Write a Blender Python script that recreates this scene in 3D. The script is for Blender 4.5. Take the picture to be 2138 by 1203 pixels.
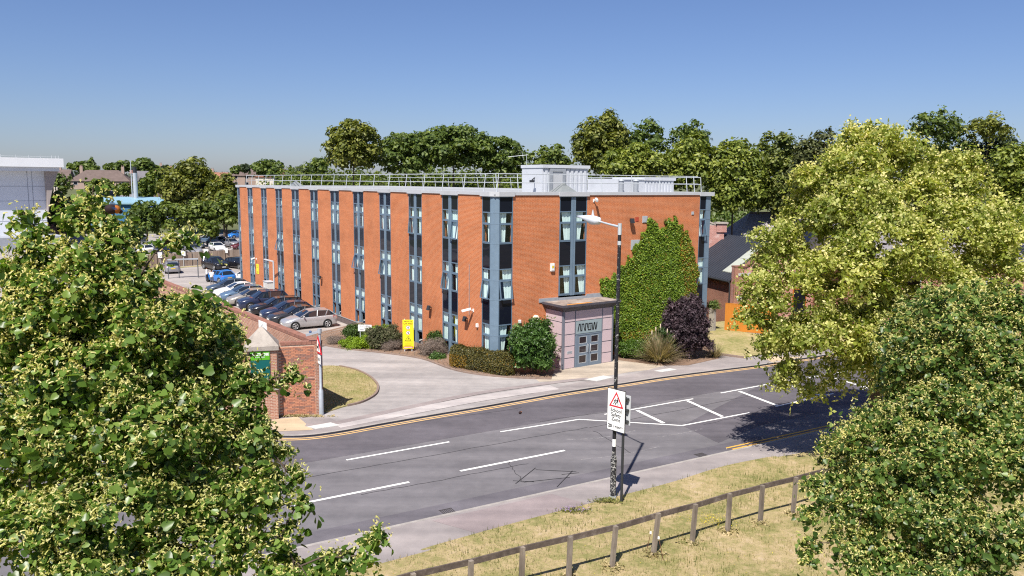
import bpy, bmesh, math, random
import numpy as np
from math import sin, cos, radians as R, pi, sqrt, atan2
from mathutils import Vector, Matrix

for o in list(bpy.data.objects): bpy.data.objects.remove(o, do_unlink=True)
S = bpy.context.scene
COL = S.collection
rng = random.Random(7)

# ------------------------------------------------------------------ camera
CAM_Z = 11.306
PITCH, ROLL, FOC = R(7.564), R(0.486), 1664.0
fw = Vector((0, cos(PITCH), -sin(PITCH))); up0 = Vector((0, sin(PITCH), cos(PITCH))); rt0 = Vector((1, 0, 0))
rt = rt0 * cos(ROLL) + up0 * sin(ROLL); upv = up0 * cos(ROLL) - rt0 * sin(ROLL)
cd = bpy.data.cameras.new('camera'); cam = bpy.data.objects.new('camera', cd); COL.objects.link(cam)
cd.sensor_fit = 'HORIZONTAL'; cd.sensor_width = 36.0; cd.lens = 36.0 * FOC / 2138.0
cd.clip_start = 0.05; cd.clip_end = 6000
cam.matrix_world = Matrix(((rt.x, upv.x, -fw.x, 0), (rt.y, upv.y, -fw.y, 0), (rt.z, upv.z, -fw.z, CAM_Z), (0, 0, 0, 1)))
S.camera = cam

# ------------------------------------------------------------------ sky, sun, exposure
SUN_EL = R(55.5)
SUN_TRAVEL = Vector((0.312, 0.950, 0)).normalized()      # shadows fall away from the camera, a little to the right
W = bpy.data.worlds.new('World'); S.world = W; W.use_nodes = True
nt = W.node_tree; nt.nodes.clear()
sky = nt.nodes.new('ShaderNodeTexSky'); sky.sky_type = 'NISHITA'; sky.sun_disc = False
sky.sun_elevation = SUN_EL; sky.sun_rotation = atan2(-SUN_TRAVEL.x, -SUN_TRAVEL.y)
sky.altitude = 50; sky.air_density = 1.0; sky.dust_density = 0.62; sky.ozone_density = 6.0
bg = nt.nodes.new('ShaderNodeBackground'); bg.inputs['Strength'].default_value = 0.060
out = nt.nodes.new('ShaderNodeOutputWorld')
tint = nt.nodes.new('ShaderNodeMix'); tint.data_type = 'RGBA'; tint.blend_type = 'MULTIPLY'; tint.inputs[0].default_value = 1.0; tint.inputs[7].default_value = (.96, .95, 1.13, 1)
nt.links.new(sky.outputs[0], tint.inputs[6]); nt.links.new(tint.outputs[2], bg.inputs[0]); nt.links.new(bg.outputs[0], out.inputs[0])
sl = bpy.data.lights.new('sun', 'SUN'); sl.energy = 5.0; sl.angle = R(0.5); sl.color = (1.0, 0.95, 0.87)
sun = bpy.data.objects.new('sun', sl); COL.objects.link(sun)
sdir = Vector((SUN_TRAVEL.x * cos(SUN_EL), SUN_TRAVEL.y * cos(SUN_EL), -sin(SUN_EL)))
sun.rotation_euler = sdir.to_track_quat('-Z', 'Y').to_euler(); sun.location = (-20, -40, 80)
S.view_settings.view_transform = 'Standard'; S.view_settings.look = 'None'
S.view_settings.exposure = 0.70; S.view_settings.gamma = 1.0; S.view_settings.use_curve_mapping = False
S.render.engine = 'CYCLES'
S.cycles.max_bounces = 6; S.cycles.diffuse_bounces = 3; S.cycles.glossy_bounces = 3
S.cycles.transmission_bounces = 4; S.cycles.transparent_max_bounces = 8
S.cycles.use_denoising = False
S.cycles.pixel_filter_type = 'BLACKMAN_HARRIS'; S.cycles.filter_width = 1.15
S.cycles.sample_clamp_indirect = 4.0

# ------------------------------------------------------------------ materials
def lin(h):
    h = h.lstrip('#'); c = [int(h[i:i + 2], 16) / 255 for i in (0, 2, 4)]
    return tuple((x / 12.92 if x <= .04045 else ((x + .055) / 1.055) ** 2.4) for x in c)

class NT:
    def __init__(s, name):
        s.m = bpy.data.materials.new(name); s.m.use_nodes = True; s.t = s.m.node_tree; s.t.nodes.clear()
        s.out = s.n('ShaderNodeOutputMaterial'); s.b = s.n('ShaderNodeBsdfPrincipled'); s.l(s.b.outputs[0], s.out.inputs[0])
        s.tc = s.n('ShaderNodeTexCoord')
    def n(s, t): return s.t.nodes.new(t)
    def l(s, a, b): s.t.links.new(a, b)
    def noise(s, scale, detail=4, coord='Object', rough=.6, stretch=None):
        n = s.n('ShaderNodeTexNoise'); n.inputs['Scale'].default_value = scale; n.inputs['Detail'].default_value = detail
        n.inputs['Roughness'].default_value = rough
        src = s.tc.outputs[coord]
        if stretch:
            mp = s.n('ShaderNodeMapping'); mp.inputs['Scale'].default_value = stretch; s.l(src, mp.inputs[0]); src = mp.outputs[0]
        s.l(src, n.inputs['Vector']); return n.outputs['Fac']
    def ramp(s, fac, stops):
        r = s.n('ShaderNodeValToRGB'); e = r.color_ramp.elements
        while len(e) > 1: e.remove(e[-1])
        e[0].position = stops[0][0]; e[0].color = (*stops[0][1], 1)
        for p, c in stops[1:]:
            x = e.new(p); x.color = (*c, 1)
        s.l(fac, r.inputs[0]); return r.outputs[0]
    def mix(s, fac, a, b, mode='MIX'):
        m = s.n('ShaderNodeMix'); m.data_type = 'RGBA'; m.blend_type = mode
        if isinstance(fac, (int, float)): m.inputs[0].default_value = fac
        else: s.l(fac, m.inputs[0])
        for v, i in ((a, 6), (b, 7)):
            if isinstance(v, tuple): m.inputs[i].default_value = (*v[:3], 1)
            else: s.l(v, m.inputs[i])
        return m.outputs[2]
    def mathn(s, op, a, b=0.0):
        m = s.n('ShaderNodeMath'); m.operation = op
        for v, i in ((a, 0), (b, 1)):
            if isinstance(v, (int, float)): m.inputs[i].default_value = v
            else: s.l(v, m.inputs[i])
        return m.outputs[0]
    def bump(s, h, strength=.3, dist=.02):
        b = s.n('ShaderNodeBump'); b.inputs['Strength'].default_value = strength; b.inputs['Distance'].default_value = dist
        s.l(h, b.inputs['Height']); s.l(b.outputs[0], s.b.inputs['Normal'])
    def done(s, col=None, rough=None, spec=None, metal=None):
        if col is not None:
            if isinstance(col, tuple): s.b.inputs['Base Color'].default_value = (*col[:3], 1)
            else: s.l(col, s.b.inputs['Base Color'])
        if rough is not None: s.b.inputs['Roughness'].default_value = rough
        if spec is not None: s.b.inputs['Specular IOR Level'].default_value = spec
        if metal is not None: s.b.inputs['Metallic'].default_value = metal
        return s.m

_mc = {}
def M(name, col, rough=.75, var=.18, scale=2.5, bump=0., metal=0., spec=.35, dirt=None):
    """general weathered material: base colour with large and small noise variation"""
    if name in _mc: return _mc[name]
    if isinstance(col, str): col = lin(col)
    t = NT(name)
    n1 = t.noise(scale, 5); n2 = t.noise(scale * 9, 3)
    f = t.mathn('ADD', t.mathn('MULTIPLY', n1, .65), t.mathn('MULTIPLY', n2, .35))
    lo = tuple(c * (1 - var) for c in col); hi = tuple(min(1, c * (1 + var)) for c in col)
    c = t.ramp(f, [(.3, lo), (.7, hi)])
    if dirt:
        d = t.ramp(t.noise(scale * .6, 6), [(.52, (0, 0, 0)), (.72, (1, 1, 1))])
        c = t.mix(t.mathn('MULTIPLY', d, dirt[1]), c, lin(dirt[0]) if isinstance(dirt[0], str) else dirt[0])
    if bump: t.bump(n2, bump, .02)
    _mc[name] = t.done(c, rough, spec, metal); return _mc[name]

def brick_mat(name, c1, c2, mortar, bw=.225, bh=.075, var=.35, patch=None, mort=.012):
    if name in _mc: return _mc[name]
    t = NT(name); b = t.n('ShaderNodeTexBrick'); t.l(t.tc.outputs['UV'], b.inputs['Vector'])
    b.inputs['Scale'].default_value = 1.0; b.inputs['Brick Width'].default_value = bw; b.inputs['Row Height'].default_value = bh
    b.inputs['Mortar Size'].default_value = mort; b.inputs['Mortar Smooth'].default_value = .1; b.inputs['Bias'].default_value = 0
    b.inputs['Color1'].default_value = (*c1, 1); b.inputs['Color2'].default_value = (*c2, 1); b.inputs['Mortar'].default_value = (*mortar, 1)
    n1 = t.noise(.55, 5); n2 = t.noise(14, 3)
    g = t.ramp(n1, [(.28, (1 - var,) * 3), (.5, (1, 1, 1)), (.75, (1 + var * .45,) * 3)])
    g2 = t.ramp(n2, [(.3, (.8,) * 3), (.7, (1.15,) * 3)])
    c = t.mix(1.0, b.outputs['Color'], g, 'MULTIPLY'); c = t.mix(1.0, c, g2, 'MULTIPLY')
    # faint horizontal bands of slightly different batches
    band = t.ramp(t.noise(1.0, 3, 'UV', .5, (.25, 2.2, 1)), [(.35, (.93, .92, .92)), (.65, (1.05, 1.04, 1.03))])
    c = t.mix(.8, c, band, 'MULTIPLY')
    if patch:
        d = t.ramp(t.noise(1.3, 6), [(.55, (0, 0, 0)), (.72, (1, 1, 1))]); c = t.mix(t.mathn('MULTIPLY', d, patch[1]), c, patch[0])
    t.bump(b.outputs['Fac'], -.2, .006)
    _mc[name] = t.done(c, .85, .2); return _mc[name]

def leaf_mat(name, c1, c2, c3=None, transl=.35, rough=.5, spec=.35):
    """leaf colour runs over three natural tones by a per-leaf random value"""
    if name in _mc: return _mc[name]
    c3 = c3 or c2
    t = NT(name); at = t.n('ShaderNodeAttribute'); at.attribute_name = 'rnd'
    c = t.ramp(at.outputs['Fac'], [(0, c1), (.55, c2), (1, c3)])
    big = t.ramp(t.noise(.45, 3), [(.3, (.82, .86, .85)), (.7, (1.14, 1.1, 1.0))])
    c = t.mix(1.0, c, big, 'MULTIPLY')
    t.done(c, rough, spec)
    tr = t.n('ShaderNodeBsdfTranslucent'); t.l(t.mix(1.0, c, (1.25, 1.25, .55), 'MULTIPLY'), tr.inputs[0])
    mx = t.n('ShaderNodeMixShader'); mx.inputs[0].default_value = transl
    t.l(t.b.outputs[0], mx.inputs[1]); t.l(tr.outputs[0], mx.inputs[2]); t.l(mx.outputs[0], t.out.inputs[0])
    _mc[name] = t.m; return t.m

def glass_mat(name, tint=(.75, .85, .88), refl=.1, dark=None):
    """window glass: fresnel gloss over clear (or dark, opaque) glass"""
    if name in _mc: return _mc[name]
    t = NT(name)
    gl = t.n('ShaderNodeBsdfGlossy'); gl.inputs['Roughness'].default_value = .02; gl.inputs['Color'].default_value = (.95, .97, 1, 1)
    if dark: a = t.n('ShaderNodeBsdfDiffuse'); a.inputs[0].default_value = (*dark, 1)
    else: a = t.n('ShaderNodeBsdfTransparent'); a.inputs[0].default_value = (*tint, 1)
    lw = t.n('ShaderNodeLayerWeight'); lw.inputs['Blend'].default_value = .5
    frv = t.mathn('ADD', t.mathn('MULTIPLY', t.mathn('POWER', lw.outputs['Facing'], 4.0), .8), .035)
    wob = t.n('ShaderNodeBump'); wob.inputs['Strength'].default_value = .04; wob.inputs['Distance'].default_value = .05
    t.l(t.noise(1.4, 1), wob.inputs['Height']); t.l(wob.outputs[0], gl.inputs['Normal'])
    mx = t.n('ShaderNodeMixShader'); t.l(t.mathn('ADD', frv, refl), mx.inputs[0])
    t.l(a.outputs[0], mx.inputs[1]); t.l(gl.outputs[0], mx.inputs[2]); t.l(mx.outputs[0], t.out.inputs[0])
    _mc[name] = t.m; return t.m

def paint_mat(name, col, metal=0., rough=.28, coat=.6):
    if name in _mc: return _mc[name]
    if isinstance(col, str): col = lin(col)
    t = NT(name); f = t.noise(2.0, 4)
    c = t.ramp(f, [(.3, tuple(x * .92 for x in col)), (.7, tuple(min(1, x * 1.06) for x in col))])
    t.done(c, rough, .5, metal); t.b.inputs['Coat Weight'].default_value = coat; t.b.inputs['Coat Roughness'].default_value = .08
    _mc[name] = t.m; return t.m

# ------------------------------------------------------------------ mesh helpers
class MB:
    """collects faces, builds ONE mesh object; UVs are metres along each face"""
    def __init__(s): s.v = []; s.f = []; s.mi = []; s.k = 0; s.sm = []
    def add(s, vs, fs, smooth=False):
        o = len(s.v); s.v += [tuple(x) for x in vs]
        for f in fs: s.f.append(tuple(i + o for i in f)); s.mi.append(s.k); s.sm.append(smooth)
        return s
    def mat(s, k): s.k = k; return s
    def hexa(s, p):  # p: bottom 4 (ccw from above), top 4
        return s.add(p, [(3, 2, 1, 0), (4, 5, 6, 7), (0, 1, 5, 4), (1, 2, 6, 5), (2, 3, 7, 6), (3, 0, 4, 7)])
    def box(s, x0, x1, y0, y1, z0, z1):
        return s.hexa([(x0, y0, z0), (x1, y0, z0), (x1, y1, z0), (x0, y1, z0), (x0, y0, z1), (x1, y0, z1), (x1, y1, z1), (x0, y1, z1)])
    def fbox(s, fr, a0, a1, b0, b1, z0, z1):
        a0, a1 = min(a0, a1), max(a0, a1); b0, b1 = min(b0, b1), max(b0, b1)
        q = [(a0, b1), (a1, b1), (a1, b0), (a0, b0)]
        if fr.flip: q = q[::-1]
        return s.hexa([fr.p(a, b, z0) for a, b in q] + [fr.p(a, b, z1) for a, b in q])
    def quad(s, a, b, c, d): return s.add([a, b, c, d], [(0, 1, 2, 3)])
    def poly(s, pts): return s.add(pts, [tuple(range(len(pts)))])
    def prism(s, pts, z0, z1):  # pts ccw xy
        n = len(pts)
        return s.add([(x, y, z0) for x, y in pts] + [(x, y, z1) for x, y in pts],
                     [tuple(range(n - 1, -1, -1)), tuple(range(n, 2 * n))] + [(i, (i + 1) % n, n + (i + 1) % n, n + i) for i in range(n)])
    def tube(s, pts, r, n=8, cap=True, smooth=True):
        pts = [Vector(p) for p in pts]; rs = r if isinstance(r, (list, tuple)) else [r] * len(pts)
        vs = []; prev = None
        for i, p in enumerate(pts):
            d = (pts[min(i + 1, len(pts) - 1)] - pts[max(i - 1, 0)])
            d = d.normalized() if d.length > 1e-9 else Vector((0, 0, 1))
            if prev is None: u = d.orthogonal().normalized()
            else:
                u = prev - d * prev.dot(d); u = u.normalized() if u.length > 1e-6 else d.orthogonal().normalized()
            prev = u; w = d.cross(u)
            vs += [p + (u * cos(2 * pi * k / n) + w * sin(2 * pi * k / n)) * rs[i] for k in range(n)]
        fs = [(i * n + k, i * n + (k + 1) % n, (i + 1) * n + (k + 1) % n, (i + 1) * n + k) for i in range(len(pts) - 1) for k in range(n)]
        s.add(vs, fs, smooth)
        if cap: s.add(vs[:n], [tuple(range(n - 1, -1, -1))]); s.add(vs[-n:], [tuple(range(n))])
        return s
    def bar(s, a, b, w, h):  # rectangular bar from a to b, w horizontal, h vertical
        a = Vector(a); b = Vector(b); d = (b - a).normalized()
        side = d.cross(Vector((0, 0, 1))); side = side.normalized() if side.length > 1e-4 else Vector((1, 0, 0))
        u = side.cross(d).normalized()
        def ring(p): return [p - side * w / 2 - u * h / 2, p + side * w / 2 - u * h / 2, p + side * w / 2 + u * h / 2, p - side * w / 2 + u * h / 2]
        return s.add(ring(a) + ring(b), [(3, 2, 1, 0), (4, 5, 6, 7), (0, 1, 5, 4), (1, 2, 6, 5), (2, 3, 7, 6), (3, 0, 4, 7)])
    def ball(s, c, r, n=10, m=7, sq=(1, 1, 1)):
        vs = [(c[0], c[1], c[2] - r * sq[2])]; fs = []
        for j in range(1, m):
            t = pi * j / m
            for k in range(n): vs.append((c[0] + r * sq[0] * sin(t) * cos(2 * pi * k / n), c[1] + r * sq[1] * sin(t) * sin(2 * pi * k / n), c[2] - r * sq[2] * cos(t)))
        vs.append((c[0], c[1], c[2] + r * sq[2])); T = len(vs) - 1
        for k in range(n): fs.append((0, 1 + (k + 1) % n, 1 + k)); fs.append((T, 1 + (m - 2) * n + k, 1 + (m - 2) * n + (k + 1) % n))
        for j in range(m - 2):
            for k in range(n): fs.append((1 + j * n + k, 1 + j * n + (k + 1) % n, 1 + (j + 1) * n + (k + 1) % n, 1 + (j + 1) * n + k))
        return s.add(vs, fs, True)
    def mesh(s, name, mats, off=(0, 0, 0)):
        me = bpy.data.meshes.new(name)
        ox, oy, oz = off
        me.from_pydata([(x - ox, y - oy, z - oz) for x, y, z in s.v], [], s.f)
        for m in (mats if isinstance(mats, (list, tuple)) else [mats]): me.materials.append(m)
        me.polygons.foreach_set('material_index', s.mi); me.polygons.foreach_set('use_smooth', s.sm)
        uv = me.uv_layers.new(name='UVMap'); lay = uv.data
        for p in me.polygons:
            n = p.normal
            if abs(n.z) > .75: tx, ty = (1, 0, 0), (0, 1, 0)
            else:
                h = sqrt(n.x * n.x + n.y * n.y) or 1; tx = (-n.y / h, n.x / h, 0); ty = (0, 0, 1)
            for li in p.loop_indices:
                q = s.v[me.loops[li].vertex_index]
                lay[li].uv = (q[0] * tx[0] + q[1] * tx[1], q[0] * ty[0] + q[1] * ty[1] + q[2] * ty[2])
        me.update(); return me

class Fr:
    """vertical wall frame: a along the wall, b outward, z up"""
    def __init__(s, O, ang, flip=False):
        s.O = O; s.ex = (cos(ang), sin(ang)); s.n = (-sin(ang), cos(ang)) if flip else (sin(ang), -cos(ang)); s.flip = flip; s.ang = ang
    def p(s, a, b, z): return (s.O[0] + s.ex[0] * a + s.n[0] * b, s.O[1] + s.ex[1] * a + s.n[1] * b, z)

def wloc(o): return tuple(o.matrix_world.translation) if o else (0, 0, 0)
_loc = {}
def gloc(o):
    v = Vector((0, 0, 0))
    while o is not None: v = v + Vector(o.location); o = o.parent
    return v
def link(name, me, parent=None, loc=(0, 0, 0)):
    o = bpy.data.objects.new(name, me); COL.objects.link(o); o.location = loc
    if parent is not None: o.parent = parent
    return o
def obj(name, mb, mats, parent=None, label=None):
    """mb holds world coordinates; parents are unrotated so children only subtract their location"""
    off = gloc(parent) if parent is not None else Vector((0, 0, 0))
    o = link(name, mb.mesh(name, mats, off), parent)
    if label: o['label'] = label
    return o
def tag(o, label, cat, group=None, kind=None):
    if label: o['label'] = label
    if cat: o['category'] = cat
    if group: o['group'] = group
    if kind: o['kind'] = kind
    return o
def thing(name, label, cat, loc, group=None):
    o = bpy.data.objects.new(name, None); COL.objects.link(o); o.location = loc; o.empty_display_size = .2
    return tag(o, label, cat, group)
def single(name, mb, mats, label, cat, loc, group=None):
    o = link(name, mb.mesh(name, mats, loc), None, loc); return tag(o, label, cat, group)
def struct(name, mb, mats):
    o = link(name, mb.mesh(name, mats)); o['kind'] = 'structure'; return o
def copy_tree(o, parent=None):
    c = o.copy(); COL.objects.link(c)
    if parent is not None: c.parent = parent
    for ch in list(o.children): copy_tree(ch, c)
    return c
def text(name, body, size, mat, origin, xdir, ydir, parent, align='CENTER', ext=.004, bold=0.0, sx=1.0):
    """lettering built as thin mesh in the plane (xdir, ydir), bottom of line at origin (world)"""
    cu = bpy.data.curves.new(name, 'FONT'); cu.body = body; cu.size = size; cu.align_x = align; cu.extrude = ext; cu.offset = bold
    cu.resolution_u = 3
    t = bpy.data.objects.new('lettering_source', cu); me = bpy.data.meshes.new_from_object(t); me.name = name
    bpy.data.objects.remove(t, do_unlink=True); bpy.data.curves.remove(cu)
    me.materials.clear(); me.materials.append(mat)
    X = Vector(xdir).normalized(); Y = Vector(ydir).normalized(); Z = X.cross(Y)
    off = Vector(origin) - gloc(parent)
    for v in me.vertices: v.co = off + X * v.co.x * sx + Y * v.co.y + Z * v.co.z
    return link(name, me, parent)

# ------------------------------------------------------------------ site frames
BC = (-1.073, 46.622); AL, AF = R(124.103), R(31.757)
FL = Fr(BC, AL, True); FF = Fr(BC, AF, False)
eF = FF.ex; eL = FL.ex
def Bp(tF, tL): return (BC[0] + tF * eF[0] + tL * eL[0], BC[1] + tF * eF[1] + tL * eL[1])
AR = R(30.4); FRD = Fr((3.96, 29.49), AR, True)      # road: a along, b from near kerb to far kerb
def sstep(x, a, b):
    t = min(1, max(0, (x - a) / (b - a))); return t * t * (3 - 2 * t)
def gz(tL): return -.5 * sstep(tL, 9, 21)
# ------------------------------------------------------------------ ground materials
def asphalt(name, base, patchy=.2, warm=None, speck=.35):
    if name in _mc: return _mc[name]
    t = NT(name); base = lin(base) if isinstance(base, str) else base
    n1 = t.noise(.35, 5); n2 = t.noise(2.2, 5); n3 = t.noise(60, 2)
    c = t.ramp(n1, [(.3, tuple(x * (1 - patchy) for x in base)), (.7, tuple(x * (1 + patchy) for x in base))])
    c = t.mix(.5, c, t.ramp(n2, [(.35, (.85, .85, .86)), (.65, (1.12, 1.11, 1.1))]), 'MULTIPLY')
    c = t.mix(speck, c, t.ramp(n3, [(.3, (.55, .55, .56)), (.7, (1.6, 1.58, 1.55))]), 'MULTIPLY')
    # wear streaks along the road
    mp = t.n('ShaderNodeMapping'); mp.inputs['Rotation'].default_value = (0, 0, -AR); mp.inputs['Scale'].default_value = (.05, .8, 1)
    t.l(t.tc.outputs['Object'], mp.inputs[0]); ns = t.n('ShaderNodeTexNoise'); ns.inputs['Scale'].default_value = 1.3; ns.inputs['Detail'].default_value = 4
    t.l(mp.outputs[0], ns.inputs['Vector'])
    c = t.mix(.8, c, t.ramp(ns.outputs['Fac'], [(.35, (.8, .79, .8)), (.65, (1.16, 1.14, 1.13))]), 'MULTIPLY')
    t.bump(n3, .35, .006); _mc[name] = t.done(c, .88, .25); return _mc[name]
def grass_ground(name, dry, mid, green, bare):
    if name in _mc: return _mc[name]
    t = NT(name); n1 = t.noise(.5, 5); n2 = t.noise(3.5, 6, rough=.75); n3 = t.noise(22, 4, rough=.8)
    f = t.mathn('ADD', t.mathn('MULTIPLY', n1, .35), t.mathn('ADD', t.mathn('MULTIPLY', n2, .4), t.mathn('MULTIPLY', n3, .25)))
    c = t.ramp(f, [(.38, bare), (.46, dry), (.54, mid), (.63, green)])
    c = t.mix(.75, c, t.ramp(n3, [(.3, (.6, .6, .55)), (.7, (1.3, 1.28, 1.2))]), 'MULTIPLY')
    t.bump(n3, .8, .05); _mc[name] = t.done(c, .95, .1); return _mc[name]

m_road = asphalt('road_asphalt', (.14, .134, .143), .14)
m_road2 = asphalt('road_asphalt_relaid', (.098, .091, .103), .16)
m_pave = asphalt('pavement_asphalt', (.255, .23, .225), .14)
m_drive = asphalt('drive_asphalt', (.295, .276, .268), .12, speck=.25)
m_band = asphalt('kerb_band_asphalt', (.26, .225, .22), .12)
m_pale = asphalt('pale_concrete_strip', (.40, .37, .36), .1, speck=.2)
m_carpark = asphalt('carpark_asphalt', (.30, .275, .26), .12, speck=.25)
m_sand = asphalt('sandy_surfacing', (.46, .36, .24), .12, speck=.25)
m_kerb = M('kerb_concrete', (.30, .275, .255), .9, .25, 3, .3)
m_kerbbrick = M('kerb_brown', (.22, .16, .13), .9, .3, 4, .3)
m_white_line = M('road_paint_white', (.78, .77, .74), .7, .12, 8, dirt=((.3, .29, .28), .35))
m_yellow_line = M('road_paint_yellow', (.66, .42, .17), .7, .15, 8, dirt=((.5, .42, .3), .5))
m_yellow_line2 = M('road_paint_deep_yellow', (.66, .36, .06), .7, .15, 8, dirt=((.3, .22, .12), .3))
m_dry = grass_ground('dry_verge_turf', (.41, .32, .18), (.26, .235, .10), (.135, .155, .05), (.49, .385, .265))
m_lawn = grass_ground('parched_lawn_turf', (.37, .305, .165), (.26, .24, .10), (.15, .175, .06), (.42, .34, .215))
m_earth = M('distant_ground', (.10, .11, .045), .95, .3, .05, 0)
m_bark = M('bark_mulch', (.20, .13, .09), .95, .4, 6, .8)
m_iron = M('manhole_iron', (.42, .41, .39), .7, .2, 6, .3)

# ------------------------------------------------------------------ ground
def hill(x, y):
    r = sqrt(x * x + y * y)
    return -.9 + 8.5 * sstep(y - .25 * x, 175, 330) + 3.5 * sstep(y - .2 * x, 330, 700)
mb = MB(); xs = np.concatenate([np.linspace(-1800, -260, 9), np.linspace(-220, 220, 23), np.linspace(260, 1800, 9)])
ys = np.concatenate([np.linspace(-600, -60, 5), np.linspace(-40, 420, 24), np.linspace(480, 3600, 12)])
vs = [(float(x), float(y), hill(float(x), float(y))) for y in ys for x in xs]; nx = len(xs)
mb.add(vs, [(j * nx + i, j * nx + i + 1, (j + 1) * nx + i + 1, (j + 1) * nx + i) for j in range(len(ys) - 1) for i in range(nx - 1)], True)
struct('ground', mb, m_earth)

def slab(name, pts, z, mats, depth=1.0):
    a = sum(pts[i][0] * pts[(i + 1) % len(pts)][1] - pts[(i + 1) % len(pts)][0] * pts[i][1] for i in range(len(pts)))
    if a < 0: pts = pts[::-1]
    mb = MB(); n = len(pts); mb.add([(x, y, z) for x, y in pts], [tuple(range(n))])
    if depth: mb.add([(x, y, z - depth) for x, y in pts] + [(x, y, z) for x, y in pts], [(i, (i + 1) % n, n + (i + 1) % n, n + i) for i in range(n)])
    return struct(name, mb, mats)
def rp(a, b): p = FRD.p(a, b, 0); return (p[0], p[1])
def strip(pts, w, z):
    """flat ribbon of width w along a polyline"""
    mb = MB(); P = [Vector((x, y)) for x, y in pts]; L = []; Q = []
    for i, p in enumerate(P):
        d = (P[min(i + 1, len(P) - 1)] - P[max(i - 1, 0)]).normalized(); nrm = Vector((-d.y, d.x)) * w / 2
        L.append(p + nrm); Q.append(p - nrm)
    for i in range(len(P) - 1):
        mb.quad((Q[i].x, Q[i].y, z), (Q[i + 1].x, Q[i + 1].y, z), (L[i + 1].x, L[i + 1].y, z), (L[i].x, L[i].y, z))
    return mb
def smooth(pts, n=6):
    out = []
    for i in range(len(pts) - 1):
        p0 = pts[max(i - 1, 0)]; p1 = pts[i]; p2 = pts[i + 1]; p3 = pts[min(i + 2, len(pts) - 1)]
        for k in range(n):
            t = k / n
            out.append(tuple(.5 * (2 * p1[j] + (p2[j] - p0[j]) * t + (2 * p0[j] - 5 * p1[j] + 4 * p2[j] - p3[j]) * t * t + (3 * p1[j] - p0[j] - 3 * p2[j] + p3[j]) * t ** 3) for j in (0, 1)))
    out.append(pts[-1]); return out

# far kerb line (measured), from the side-road mouth on the left to the far right
farkerb = smooth([(-19, 41.5), (-15.2, 37.2), (-13, 35.2), (-10.9, 34.32), (-9.28, 34.25), (-7.92, 34.85), (-5.95, 36.2), (-3.85, 37.6), (-1.6, 39.05), (.85, 40.7), (2.95, 42.1), (6.35, 44.1), (9.4, 45.9), (15.4, 48.9)], 5)
farkerb += [rp(60, 11.1), rp(110, 11.1)]
slab('road', [rp(-70, -.02), rp(110, -.02), rp(110, 13), rp(-16, 13.6), (-19, 44), (-24, 52), (-34, 60), rp(-70, 20)], 0, m_road, .6)
# darker relaid lanes
mb = strip([rp(-13.0, 9.1), rp(6, 9.2), rp(24, 9.3), rp(70, 9.4)], 3.3, .004); struct('road_relaid_lane', mb, m_road2)
mb = MB(); mb.poly([(*rp(10.2, 2.1), .004), (*rp(60, 2.1), .004), (*rp(60, 7.4), .004), (*rp(16, 7.4), .004), (8.07, 36.38, .004), (9.15, 33.9, .004)]); struct('road_relaid_patch', mb, m_road2)
mb = strip([rp(-30, .55), rp(0, .5), rp(9, .5)], 1.0, .004); struct('road_gutter', mb, asphalt('gutter_asphalt', (.115, .108, .122), .2))

PZ = .07
# far pavement, driveway mouth and car park in one measured outline
slab('driveway', farkerb[12:] + [rp(110, 30), Bp(60, -8), Bp(20, -2.2), Bp(17, -.4), Bp(-.02, -.02), Bp(-.02, 12), Bp(-16, 12), (-12.5, 47.4), (-12, 41), (-10.5, 37.2)], PZ, m_drive, .5)
for k, (t0, t1) in enumerate([(12, 14), (14, 16), (16, 18), (18, 21)]): pass
mb = MB(); tls = [12, 13.5, 15, 16.5, 18, 19.5, 21, 30, 60, 78]
rows = []
for t in tls:
    rows.append([(*Bp(-.02, t), gz(t) + (PZ if t <= 12 else PZ * (1 - sstep(t, 12, 21)))), (*Bp(-17, t), gz(t) + PZ * (1 - sstep(t, 12, 21)))])
for i in range(len(rows) - 1): mb.quad(rows[i][0], rows[i + 1][0], rows[i + 1][1], rows[i][1])
mb.quad((*Bp(-.02, 54.5), -.5), (*Bp(25, 54.5), -.5), (*Bp(25, 78), -.5), (*Bp(-.02, 78), -.5))
struct('car_park', mb, m_carpark)
slab('public_car_park', [Bp(-40, 82), Bp(30, 82), Bp(40, 200), Bp(-60, 200)], -.51, m_carpark, .3)
slab('service_yard', [(-12, 44), (-27, 66), Bp(-22, 82), Bp(-70, 82), (-80, 90), (-60, 45), (-19, 43)], -.52, m_carpark, .3)
# far pavement (darker) right of the drive, forecourt, pale kerb strip and dark band across the drive mouth
slab('far_pavement', [p for p in farkerb[40:]] + [rp(110, 14.4), rp(16, 14.0), (7.2, 46.2), (3.9, 44.2)], PZ + .012, m_pave, 0)
slab('forecourt', [(1.6, 44.2), (3.9, 44.6), (7.2, 46.8), (11.2, 48.6), (8.6, 50.6), (6.2, 50.2), (2.4, 47.6), (1.0, 46)], PZ + .006, asphalt('forecourt_concrete', (.36, .31, .25), .2), 0)
slab('far_pavement_corner', farkerb[8:34] + [(-6.4, 37.1), (-8.2, 36.4), (-9.0, 37.3), (-12, 36.6), (-15.5, 38.9)], PZ + .010, m_pave, 0)
mb = strip(smooth([(-8.1, 35.75), (-4.95, 38.1), (-1.7, 40.5), (2.4, 43.0)], 5), 1.0, PZ + .016); struct('pale_strip', mb, m_pale)
mb = strip(smooth([(-9.5, 35.75), (-8.2, 36.1), (-5.05, 38.85), (-1.75, 41.6), (2.5, 44.1), (4.5, 45)], 5), .5, PZ + .020); struct('dark_band', mb, m_band)
mb = MB(); mb.poly([(x, y, PZ + .018) for x, y in [(-11.47, 36.4), (-10.2, 37.0), (-8.95, 35.0), (-10.65, 34.7)]]); struct('sandy_paving', mb, m_sand)
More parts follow.
